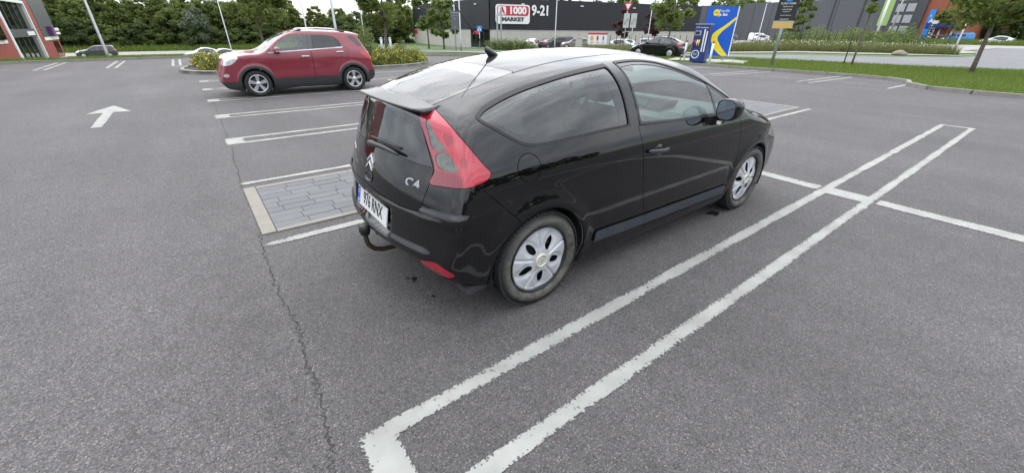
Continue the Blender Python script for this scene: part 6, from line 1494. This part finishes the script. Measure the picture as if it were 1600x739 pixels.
# --- grey hall on the right
def grey_hall():
    A, B = (141, 86), (127, 20); w = Wall(A, B); zt_ = 8.8; zb = -1.2
    b = empty('grey_hall', (*A, zb), 0, 'long windowless dark grey hall in the right background', 'building'); inv = Matrix.Translation(Vector((*A, zb))).inverted()
    def adj(o): o.data.transform(inv); return o
    core = MB(); core.prism([A, B, (B[0] + 45, B[1] - 6), (A[0] + 45, A[1] - 6)], zb, zt_ - .2, 'xy'); adj(core.obj('core_walls', M_GREYCLAD, b))
    n = 12
    for k in range(n): adj(w.slab('cladding_panel', M_GREYCLAD, w.L * k / n + .05, w.L * (k + 1) / n - .05, zb, zt_, b, .15, .12))
    adj(w.slab('green_panel', M_GREENP, w.s_of(1366), w.s_of(1384), 3.0, zt_, b, .30, .1))
    s0, s1 = w.s_of(1075), w.s_of(1136)
    adj(w.slab('entrance_glazing', M_DKGLASS, max(s0, .3), s1, zb, 1.5, b, .25, .08)); adj(w.slab('entrance_canopy', M_BLKCLAD, max(s0, .3), s1, 1.5, 2.2, b, 1.2, 1.))
    text_obj('entrance_sign', 'MARKET', 1.0, M_WHITE, b, inv @ w.frame(s1 - 4, 1.85, 1.25), .03)
    for k in range(3): sk = w.s_of(1245 + k * 45); adj(w.slab('downpipe', M_DKPANEL, sk, sk + .25, zb, zt_, b, .35, .1))
grey_hall()
# --- brick building with banners and petrol station canopy
def brick_house():
    d = 128; A = Vector(pos(1420, d)); B = Vector(pos(1487, d - 3)); w = Wall((A.x, A.y), (B.x, B.y)); zb = -1.; zt_ = 11.
    M_BRICKW = mat('red_brick', (.26, .085, .045), .85, noise=(6, .18))
    b = empty('brick_building', (A.x, A.y, zb), 0, 'red brick office building with a blue and a white upright banner', 'building'); inv = Matrix.Translation(Vector((A.x, A.y, zb))).inverted()
    def adj(o): o.data.transform(inv); return o
    n = w.n; core = MB(); core.prism([(A.x, A.y), (B.x, B.y), (B.x - n.x * 25, B.y - n.y * 25), (A.x - n.x * 25, A.y - n.y * 25)], zb, zt_, 'xy'); adj(core.obj('brick_wall', M_BRICKW, b))
    sl = w.s_of(1434)
    adj(w.slab('stair_bay', M_DKPANEL, -4.5, sl - .2, zb, zt_, b, .4, .3))
    for r in range(4):
        for k in range(2): adj(w.slab('window', M_SIGNGREY, -3.8 + k * 1.9, -2.3 + k * 1.9, 1.4 + r * 2.1, 2.9 + r * 2.1, b, .5, .08))
    adj(w.slab('joint', M_DKPANEL, w.s_of(1462), w.s_of(1462) + .12, zb, zt_, b, .06, .05))
    s0, s1 = w.s_of(1441), w.s_of(1450); bn = adj(w.slab('blue_banner', M_TEAL, s0, s1, -.3, 5.9, b, .35, .06)); adj(w.slab('banner_field', M_NAVY, s0 + .15, s1 - .15, 2.4, 3.6, bn, .38, .02)); adj(w.slab('banner_mark', M_WHITE, s0 + .5, s1 - .6, 4.5, 4.9, bn, .38, .02))
    s0, s1 = w.s_of(1452), w.s_of(1459.5); wb = adj(w.slab('white_banner', M_WHITE, s0, s1, -.1, 4.3, b, .45, .06)); 
    text_obj('letters', 'KAMIN', 1.0, M_BLACKPRINT, wb, inv @ (w.frame((s0 + s1) / 2, 1.9, .48) @ Matrix.Rotation(math.pi / 2, 4, 'Z')), .01, .9, bold=.03)
    c = empty('station_canopy', (B.x, B.y, zb), 0, 'flat blue petrol station canopy with white lettering beside the brick building', 'canopy'); inv2 = Matrix.Translation(Vector((B.x, B.y, zb))).inverted()
    sa, sb = w.s_of(1459), w.s_of(1500); mb = MB(); q = [w.p(sa, 0, 1.5), w.p(sb, 0, 1.5), w.p(sb, 0, .3), w.p(sa, 0, .3)]; mb.prism([(t.x, t.y) for t in q], 2.6, 3.2, 'xy'); o = mb.obj('canopy_roof', M_NAVY, c); o.data.transform(inv2)
    for sk in (sa + 1.2, sb - 1): mb = MB(); t = w.p(sk, 0, .9); mb.tube([(t.x, t.y, zb), (t.x, t.y, 2.6)], .15, 8); o = mb.obj('pillar', M_GALV, c); o.data.transform(inv2)
    text_obj('letters', 'ALEXELA', .95, M_WHITE, c, inv2 @ w.frame(w.s_of(1470), 3.75, 1.52), .03, 1.1, bold=.03)
brick_house()
# --- red building on the left: plane x = -7.3 facing the car park
def red_house():
    b = empty('red_building', (-7.3, 31, -3.4), 0, 'red building with a tall dark glazed entrance framed in white', 'building'); inv = Matrix.Translation(Vector((-7.3, 31, -3.4))).inverted()
    def adj(o): o.data.transform(inv); return o
    w = Wall((-7.3, 31), (-7.3, 47.6)); Y = lambda y: y - 31
    def box_(name, m, y0, y1, z0, z1, off, th=.2): return adj(w.slab(name, m, Y(y0), Y(y1), z0, z1, b, min(off, .05), th))
    mb = MB(); mb.box((-12.5, 31, -3.4), (-7.45, 47.6, 8.)); adj(mb.obj('core_walls', M_REDWALL, b))
    box_('red_wall', M_REDWALL, 31, 36.0, -3.4, 8, 0, .15); box_('red_wall', M_REDWALL, 41.9, 43.1, -3.4, 8, 0.05, .2); box_('red_wall', M_REDWALL, 43.1, 47.6, -3.4, .62, 0, .15); box_('red_wall', M_REDWALL, 36.0, 41.9, 2.9, 8, 0, .15)
    g = box_('entrance_glazing', M_DKGLASS, 36.1, 41.7, -3.4, 2.72, -.08, .06)
    for y in (37.2, 38.4, 39.5, 40.6): adj(w.slab('mullion', M_DKPANEL, Y(y), Y(y + .07), -3.4, 2.72, g, -.04, .05))
    adj(w.slab('transom', M_DKPANEL, Y(36.1), Y(41.6), .90, 1.32, g, .02, .06)); adj(w.slab('transom_sign', M_WHITE, Y(39.5), Y(41.2), .97, 1.19, g, .05, .02))
    box_('white_frame', M_WHITE, 35.75, 36.1, -3.4, 2.72, .18, .3); box_('white_frame', M_WHITE, 41.68, 41.9, -3.4, 2.72, .18, .3); box_('white_frame', M_WHITE, 35.75, 41.9, 2.72, 2.88, .18, .3)
    box_('dark_cladding', M_DKPANEL, 43.1, 47.6, .80, 8, .05, .2); box_('white_sill', M_WHITE, 42.9, 47.7, .60, .80, .22, .35); box_('white_plinth', M_WHITE, 42.0, 47.7, -3.4, -.55, .1, .2)
    box_('white_frame', M_WHITE, 43.0, 43.12, .8, 8, .2, .3); box_('white_frame', M_WHITE, 41.95, 42.1, 2.88, 8, .2, .3)
    s = adj(w.slab('wall_sign', M_PURPLE, Y(45.1), Y(45.9), .9, 1.45, b, .30, .24)); adj(w.slab('sign_strip', M_WHITE, Y(45.9), Y(47.5), 1.18, 1.36, s, .28, .05)); adj(w.slab('sign_strip', M_WHITE, Y(45.9), Y(47.5), .93, 1.08, s, .28, .05))
    box_('side_door', M_REDWALL, 45.1, 47.2, -.55, .55, -.02, .05)
    for y in (45.4, 46.0, 46.6): box_('door_pane', M_DKGLASS, y, y + .4, -.5, .5, .02, .02)
    wf = box_('side_window', M_WHITE, 31.5, 34.7, .68, 2.2, .1, .1); adj(w.slab('pane', M_DKGLASS, Y(31.7), Y(34.4), .85, 2.0, wf, .14, .04))
red_house()

# --- posts, lamps
def lamp_post(u_top, d, h, label, r=.07, arm=0., group=None, m=None):
    p_ = pos(u_top, d); t = empty('lamp_post', p_, bearing(u_top) - math.pi / 2, label, 'lamp post', group); mb = MB(); mb.tube([(0, 0, -.3), (0, 0, .9), (0, 0, .95), (0, 0, h)], [r * 1.1, r * 1.05, r * .85, r * .5], 10); mb.obj('pole', m or M_GALV, t)
    mb = MB(); mb.tube([(0, 0, h - .1), (.3, 0, h + .05), (.9, 0, h + .1)], [.03, .03, .03], 6); mb.box((.7, -.15, h + .05), (1.35, .15, h + .18), None, .03); mb.obj('lamp_head', M_SIGNGREY, t)
def hcol(u, v):
    """column at the horizon of an upright that passes (u, v)"""
    return u + (u - 812) * (v - 46) / (1530 - v) * -1 * -1 if False else u - (812 - u) * -(46 - v) / (1536 - v) * -1
for (u, v, d, r, lab) in ((148, 48, 34.5, .085, 'grey lamp post on the grass crest beside the dark estate car'), (351, 40, 58, .075, 'slim lamp post left of the red SUV bonnet'), (478, 45, 46, .075, 'slim lamp post above the red SUV windscreen pillar'),
                          (524, 46, 31, .095, 'stout lamp post above the middle of the red SUV roof'), (567, 46, 48, .06, 'thin lamp post just behind the red SUV tail'), (719, 40, 52, .10, 'lamp post beside the grey board at the market'),
                          (868, 40, 60, .085, 'lamp post in front of the black market wall, right of the opening hours'), (1014, 45, 70, .085, 'lamp post between the lorry signs and the young tree'), (1187, 46, 118, .13, 'far lamp post left of the info sign'), (1503, 46, 76, .10, 'lamp post beside the green barrier on the right')):
    lamp_post(u, d, 9.5 if d < 100 else 7.8, lab, r)
t = empty('flag_pole', pos(1370, 110), 0, 'white slanting-looking flag pole in front of the grey hall', 'pole'); mb = MB(); mb.tube([(0, 0, -.3), (0, 0, 11)], [.22, .16], 8); mb.obj('pole', M_WHITE, t)
t = empty('flag_pole', pos(1391, 122), 0, 'grey pole right of the white flag pole', 'pole'); mb = MB(); mb.tube([(0, 0, -.3), (0, 0, 11)], [.16, .12], 8); mb.obj('pole', M_SIGNGREY, t)
# --- info sign board on its post
def board_sign():
    d = 26.6; p_ = Vector(pos(1220, d)); t = empty('info_sign', p_, bearing(1220) - math.pi / 2, 'dark information board with a yellow lower panel on a grey post', 'sign'); dz = -p_.z
    zz = lambda v: z_at(1222, v, d) + dz
    mb = MB(); mb.tube([(0, 0, -.2), (0, 0, zz(-8))], .07, 12); mb.obj('post', M_GALV, t)
    w = .44; M = frame((0, -.06, 0), (1, 0, 0), (0, 0, 1))
    bd = plate('board', M_BLKCLAD, [(-w, zz(33)), (w, zz(33)), (w, zz(-14)), (-w, zz(-14))], M, t, .02); H_ = zz(-14) - zz(33)
    plate('yellow_panel', M_ORANGE, [(-w, zz(45)), (w, zz(45)), (w, zz(35)), (-w, zz(35))], M, t, .02); plate('beige_strip', M_CONC, [(-w, zz(35) + .005), (w, zz(35) + .005), (w, zz(33.2)), (-w, zz(33.2))], M, t, .021)
    plate('blue_disc', M_TEAL, [(.20 * math.cos(a), zz(0) + .10 + .20 * math.sin(a)) for a in np.linspace(0, 2 * math.pi, 24, endpoint=False)], M @ Matrix.Translation((0, 0, .021)), bd, .004)
    text_obj('letters', 'P', .30, M_WHITE, bd, M @ Matrix.Translation((0, zz(0) + .10, .027)), .001)
    for s_, v, sz in (('EURO PARK', 6.5, .12), ('Parkimine 2h', 11, .08), ('parkimiskellaga', 15.5, .07), ('kehtib 24/7', 19, .065), ('www.europark.ee', 24.5, .065), ('Leppetrahv', 30.5, .085)): text_obj('letters', s_, sz, M_WHITE, bd, M @ Matrix.Translation((0, zz(v), .0215)), .001)
board_sign()
# --- charging station: cabinet and advertising panel
def charger():
    d = 27.6; p_ = Vector(pos(1100, d)); az = bearing(1100) - math.pi / 2; t = empty('charging_station', p_, az - .25, 'dark blue electric car charging cabinet with cables', 'charger')
    mb = MB(); mb.box((-.40, -.35, 0), (.40, .35, 1.92), None, .03); mb.obj('cabinet', M_NAVY, t); mb = MB(); mb.box((-.42, -.37, 1.92), (.42, .37, 1.97)); mb.obj('top_cap', M_SIGNGREY, t)
    mb = MB(); mb.box((-.35, -.372, 1.38), (-.02, -.35, 1.62), None, .01); so = mb.obj('display_bezel', M_SIGNGREY, t); mb = MB(); mb.box((-.32, -.378, 1.43), (-.10, -.371, 1.58)); mb.obj('display', M_DKGLASS, so)
    mb = MB(); mb.box((-.37, -.40, .98), (.02, -.35, 1.26), None, .03); mb.obj('plug_bay', M_BLACKSAT, t)
    for k in range(4):
        mb = MB(); x = -.32 + k * .10; mb.tube([(x, -.40, 1.15), (x, -.52, 1.05), (x, -.50, .86)], [.03, .035, .03], 8); mb.obj('plug', (M_NAVY, M_SIGNRED, M_WHITE, M_YEL)[k], t)
    for k in range(2): mb = MB(); mb.box((.12 + k * .13, -.365, .55), (.19 + k * .13, -.351, 1.70 - k * .1)); mb.obj('white_stripe', M_WHITE, t)
    mb = MB(); V = []; mb.lathe([(.17, 0), (.19, .004), (.21, .004), (.22, 0)], 28, 'y', Matrix.Translation((-.14, -.356, .42))); ro = mb.obj('ring_mark', M_WHITE, t); text_obj('letters', 'DC', .16, M_WHITE, ro, frame((-.14, -.36, .42), (1, 0, 0), (0, 0, 1)), .002)
    text_obj('letters', 'LIDL laadimine', .11, M_WHITE, t, frame((-.02, -.355, 1.78), (1, 0, 0), (0, 0, 1)), .002)
    mb = MB(); mb.tube([(-.38, -.40, 1.0), (-.66, -.55, .5), (-.85, -.62, .1), (-1.1, -.6, .03), (-1.3, -.5, .05)], .022, 7); mb.obj('cable', M_RUBBER, t)
    # panel
    d = 29.2; q = Vector(pos(1123, d)); a = bearing(1123) - math.pi / 2; s = empty('advert_panel', q, a - .12, 'tall bright blue advertising panel with a yellow ribbon behind the charging cabinet', 'sign'); dz = -q.z
    zz = lambda v: z_at(1123, v, d) + dz; hw = .80; z0, z1 = zz(88), zz(11); M = frame((0, -.05, 0), (1, 0, 0), (0, 0, 1)); c = z1 - z0
    bd = plate('panel', M_BLUE, [(-hw, z0), (hw, z0), (hw, z1), (-hw, z1)], M, s, .10); plate('panel_edge', M_WHITE, [(hw, z0), (hw + .05, z0), (hw + .05, z1), (hw, z1)], M, s, .10)
    for x in (-.6, .55): mb = MB(); mb.tube([(x, .0, -.1), (x, .0, z0 + .3)], .05, 8); mb.obj('foot', M_GALV, s)
    mb = MB(); mb.box((.2, -.35, 0.0), (1.0, .4, .05)); mb.obj('foot_plate', M_GALV, s)
    f_ = lambda x, y: (-hw + 2 * hw * x, z0 + c * y)
    outer = crom([f_(.99, .80), f_(.85, .72), f_(.62, .60), f_(.40, .50), f_(.30, .40), f_(.36, .26), f_(.60, .08), f_(.78, .005)], 6, False); inner = crom([f_(.99, .01), f_(.85, .10), f_(.62, .26), f_(.52, .38), f_(.62, .50), f_(.82, .62), f_(.99, .74)], 6, False)
    mb = MB(); O_ = list(outer); I_ = list(inner)[::-1]; n = 40
    At = lambda pl, k: np.array([np.interp(k, np.linspace(0, 1, len(pl)), np.array(pl)[:, i]) for i in (0, 1)])
    V = []; 
    for k in range(n + 1): o1, i1 = At(O_, k / n), At(I_, k / n); V += [tuple(M @ Vector((*o1, .104))), tuple(M @ Vector((*i1, .104)))]
    mb.add(V, [(2 * k, 2 * k + 1, 2 * k + 3, 2 * k + 2) for k in range(n)]); mb.obj('yellow_ribbon', M_YEL, bd)
    plate('logo_disc', M_YEL, [(.17 * math.cos(a_) - .30, z0 + c * .88 + .17 * math.sin(a_)) for a_ in np.linspace(0, 2 * math.pi, 24, endpoint=False)], M @ Matrix.Translation((0, 0, .10)), bd, .01)
    text_obj('logo_letters', 'LiDL', .11, M_SIGNRED, bd, M @ Matrix.Translation((-.30, z0 + c * .88, .112)), .002, bold=.004)
    text_obj('letters', 'Poodle', .20, M_WHITE, bd, M @ Matrix.Translation((.10, z0 + c * .915, .104)), .003); text_obj('letters', 'ja lae', .22, M_WHITE, bd, M @ Matrix.Translation((.06, z0 + c * .845, .104)), .003, bold=.006)
    p_ = pos(1118, 29); pad = MB(); pad.box((-2.2, -1.3, -.1), (2.0, 1.0, .05)); o = pad.obj('concrete_pad', M_CONC); o.location = p_; o.rotation_euler = (0, 0, az - .2); tag(o, kind='structure')
    for u, dd, lab in ((1077, 28.2, 'pale bollard with a red top left of the charging cabinet'), (1119, 25.9, 'pale bollard with a red top right of the charging cabinet')):
        bo = empty('bollard', pos(u, dd), 0, lab, 'bollard'); mb = MB(); mb.tube([(0, 0, -.1), (0, 0, 1.02)], .055, 12); mb.obj('post', M_WHITE, bo); mb = MB(); mb.tube([(0, 0, 1.02), (0, 0, 1.13)], .057, 12); mb.obj('red_cap', M_SIGNRED, bo)
charger()
# --- stake, barrier, boulder, fence
t = empty('wooden_stake', pos(1336, 30.6), 0, 'thin dark stake on the verge next to the slender tree', 'stake'); mb = MB(); mb.tube([(0, 0, -.2), (-.03, .03, 1.5)], [.030, .026], 7); mb.obj('shaft', M_WOODST, t)
def barrier():
    A = Vector(pos(1441, 72)); B = Vector(pos(1487, 75)); t = empty('barrier_gate', A, 0, 'dark green steel barrier gate across the pale yard', 'gate'); D = B - A
    for k, nm in ((0, 'post'), (1, 'post')): mb = MB(); q = D * k; mb.tube([(q.x, q.y, -.2), (q.x, q.y, 1.55)], .11 if k else .07, 8); mb.obj(nm, M_DKGREEN, t)
    mb = MB(); mb.tube([(0, 0, 1.45), (D.x, D.y, D.z + 1.5)], .06, 8); mb.obj('top_rail', M_DKGREEN, t); mb = MB(); mb.tube([(0, 0, 1.4), (D.x * .62, D.y * .62, .0)], .05, 8); mb.obj('brace', M_DKGREEN, t)
    q = Vector(pos(1435, 71)); mb = MB(); mb.tube([(q.x - A.x, q.y - A.y, -.2), (q.x - A.x, q.y - A.y, 1.5)], .05, 8); mb.obj('side_post', M_DKGREEN, t)
barrier()
def boulder():
    bm = bmesh.new(); bmesh.ops.create_icosphere(bm, subdivisions=3, radius=1)
    for v in bm.verts:
        n = math.sin(v.co.x * 3.1 + 1) * .10 + math.sin(v.co.y * 4.3 + v.co.z * 2) * .09; v.co *= 1 + n; v.co.z = max(v.co.z, -.4)
    me = bpy.data.meshes.new('boulder'); bm.to_mesh(me); bm.free(); me.materials.append(M_STONE); me.polygons.foreach_set('use_smooth', [True] * len(me.polygons)); o = link('boulder', me); o.location = pos(1418, 49.5, .08); o.scale = (.42, .5, .26); tag(o, 'pale rounded boulder at the edge of the tall weeds', 'boulder')
boulder()
def fence(us, ds, label, h=1.5):
    p0 = Vector(pos(us[0], ds[0])); t = empty('mesh_fence', p0, 0, label, 'fence'); pts = [Vector(pos(u, d)) for u, d in zip(us, ds)]
    for q in pts: mb = MB(); c = q - p0; mb.tube([(c.x, c.y, c.z - .2), (c.x, c.y, c.z + h)], .05, 6); mb.obj('post', M_WOODST, t)
    return t
fence([1213, 1254, 1297, 1343, 1394, 1418], [82, 80, 78, 75, 73, 72], 'thin dark fence posts along the back of the tall weeds', 1.45)
fence(list(np.linspace(955, 1075, 13)), list(np.linspace(66, 72, 13)), 'dark fence posts in front of the market car park', 1.9)
fence(list(np.linspace(1105, 1330, 22)), list(np.linspace(104, 106, 22)), 'dark fence posts at the foot of the grey hall', 2.4)
# --- signs near the market
def post_sign(name, u, d, h, label, cat='sign'):
    t = empty(name, pos(u, d), bearing(u) - math.pi / 2, label, cat); mb = MB(); mb.tube([(0, 0, -.2), (0, 0, h)], .05, 8); mb.obj('post', M_GALV, t); return t
F0 = lambda y=-.07: frame((0, y, 0), (1, 0, 0), (0, 0, 1))
def lorry(t, z, w=.30, h=1.35):
    o = plate('board', M_SIGNGREY2, [(-w, z - h / 2), (w, z - h / 2), (w, z + h / 2), (-w, z + h / 2)], F0(), t, .02)
    mb = MB(); mb.lathe([(.20, 0), (.21, .004), (.24, .004), (.25, 0)], 24, 'y', Matrix.Translation((0, -.093, z - .1))); rg = mb.obj('ring_mark', M_DKPANEL, o)
    plate('slash_mark', M_DKPANEL, [(-.22, z - .36), (-.16, z - .36), (.22, z + .20), (.16, z + .20)], F0(-.09), rg, .006)
M_SIGNGREY2 = mat('sign_pale_grey', (.42, .43, .42), .6)
d = 50; z0 = pos(978, d)[2]
t = post_sign('give_way_sign', 977, d, z_at(977, 5, d) - z0, 'give way triangle above a grey board with a circle mark', 'sign'); zc = z_at(977, 12, d) - z0
tri = plate('triangle', M_SIGNRED, [(-.46, zc + .42), (0, zc - .46), (.46, zc + .42)], F0(), t, .02); plate('white_field', M_WHITE, [(-.28, zc + .30), (0, zc - .22), (.28, zc + .30)], F0(-.092), tri, .004)
lorry(t, z_at(977, 33, d) - z0)
t = post_sign('board_sign', 988, d, z_at(988, 22, d) - z0, 'grey board with a circle mark, right of the give way sign', 'sign'); lorry(t, z_at(988, 33, d) - z0)
d = 50; z0 = pos(709, d)[2]; t = post_sign('parking_board', 711, d, z_at(711, -5, d) - z0, 'tall grey text board on a post left of the market entrance'); M = F0(); a, b_ = z_at(711, 47, d) - z0, z_at(711, 18, d) - z0
bd = plate('board', M_DKGREYBLUE if 'M_DKGREYBLUE' in globals() else mat('slate_board', (.09, .095, .11), .6), [(-.42, a), (.42, a), (.42, b_), (-.42, b_)], M, t, .02)
for k, (s_, z, sz) in enumerate((('PARKIMINE', b_ - .16, .16), ('ainult klientidele', b_ - .42, .10), ('2h', b_ - .72, .2), ('i', a + .25, .25))): text_obj('letters', s_, sz, M_SIGNGREY2, bd, M @ Matrix.Translation((0, z, .021)), .001)
d = 56; z0 = pos(749, d)[2]; t = post_sign('crossing_sign', 749, d, z_at(749, 42, d) - z0, 'square blue pedestrian crossing sign by the market entrance'); zc = z_at(749, 45.5, d) - z0
bd = plate('board', M_TEAL, [(-.32, zc - .32), (.32, zc - .32), (.32, zc + .32), (-.32, zc + .32)], F0(), t, .02); plate('white_triangle', M_WHITE, [(-.24, zc - .2), (.24, zc - .2), (0, zc + .24)], F0(-.091), bd, .003); plate('figure_mark', M_BLACKPRINT, [(-.05, zc - .17), (.06, zc - .17), (.03, zc + .1), (-.03, zc + .1)], F0(-.095), bd, .002)
for u, v0, v1, lab in ((777, 24, 49, 'slim grey sign totem in front of the market sign'), (783, 12, 48, 'taller slim grey sign totem in front of the market sign')):
    d = 57; z0 = pos(u, d)[2]; t = post_sign('sign_totem', u, d, z_at(u, v0, d) - z0, lab); mb = MB(); mb.box((-.10, -.5, z_at(u, v1, d) - z0), (.10, .5, z_at(u, v0, d) - z0)); mb.obj('panel', M_SIGNGREY, t)
d = 58; z0 = pos(935, d)[2]; t = empty('banner', pos(935, d), bearing(935) - math.pi / 2, 'red and white food advertising banner on a frame near the market', 'banner'); a, b_ = z_at(935, 70, d) - z0, z_at(935, 52, d) - z0; w = 1.2
bd = plate('sheet', M_WHITE, [(-w, a), (w, a), (w, b_), (-w, b_)], F0(), t, .02); plate('red_border', M_SIGNRED, [(-w, b_ - .2), (w, b_ - .2), (w, b_), (-w, b_)], F0(-.091), bd, .004)
for k, x in enumerate((-.72, 0, .72)):
    plate('picture', (M_ORANGE, M_SIGNRED, M_TEAL)[k], [(x + .22 * math.cos(q) * (1, .6, .5)[k], (a + b_) / 2 + .05 + .30 * math.sin(q)) for q in np.linspace(0, 2 * math.pi, 16, endpoint=False)], F0(-.091), bd, .004)
    text_obj('price', ('0,99', '1,49', '2,99')[k], .24, M_SIGNRED, bd, F0(-.091) @ Matrix.Translation((x, a + .2, .004)), .001, bold=.006)
for x in (-w, w): mb = MB(); mb.tube([(x, -.05, -.1), (x, -.05, b_ + .05)], .03, 6); mb.obj('frame_post', M_DKPANEL, t)
d = 57; t = empty('utility_cabinet', pos(906, d), bearing(906) - math.pi / 2, 'beige utility cabinet beside the bronze estate car', 'cabinet'); mb = MB(); mb.box((-.42, -.3, 0), (.42, .3, 1.45), None, .03); mb.obj('housing', M_CONC, t); mb = MB(); mb.box((-.46, -.34, 1.45), (.46, .34, 1.52)); mb.obj('lid', M_CONC, t)
for k, u in enumerate((593, 600, 607)):
    t = empty('cycle_stand', pos(u, 30), 0, ('grey steel post of the cycle stand, leftmost of three', 'grey steel post of the cycle stand, middle of three', 'grey steel post of the cycle stand, rightmost of three')[k], 'bollard'); mb = MB(); mb.tube([(0, 0, -.1), (0, 0, 1.05)], .075, 10); mb.obj('post', M_GALV, t); mb = MB(); mb.lathe([(.001, 1.09), (.06, 1.08), (.085, 1.05), (.085, 1.02)], 10, 'z'); mb.obj('cap', M_GALV, t)
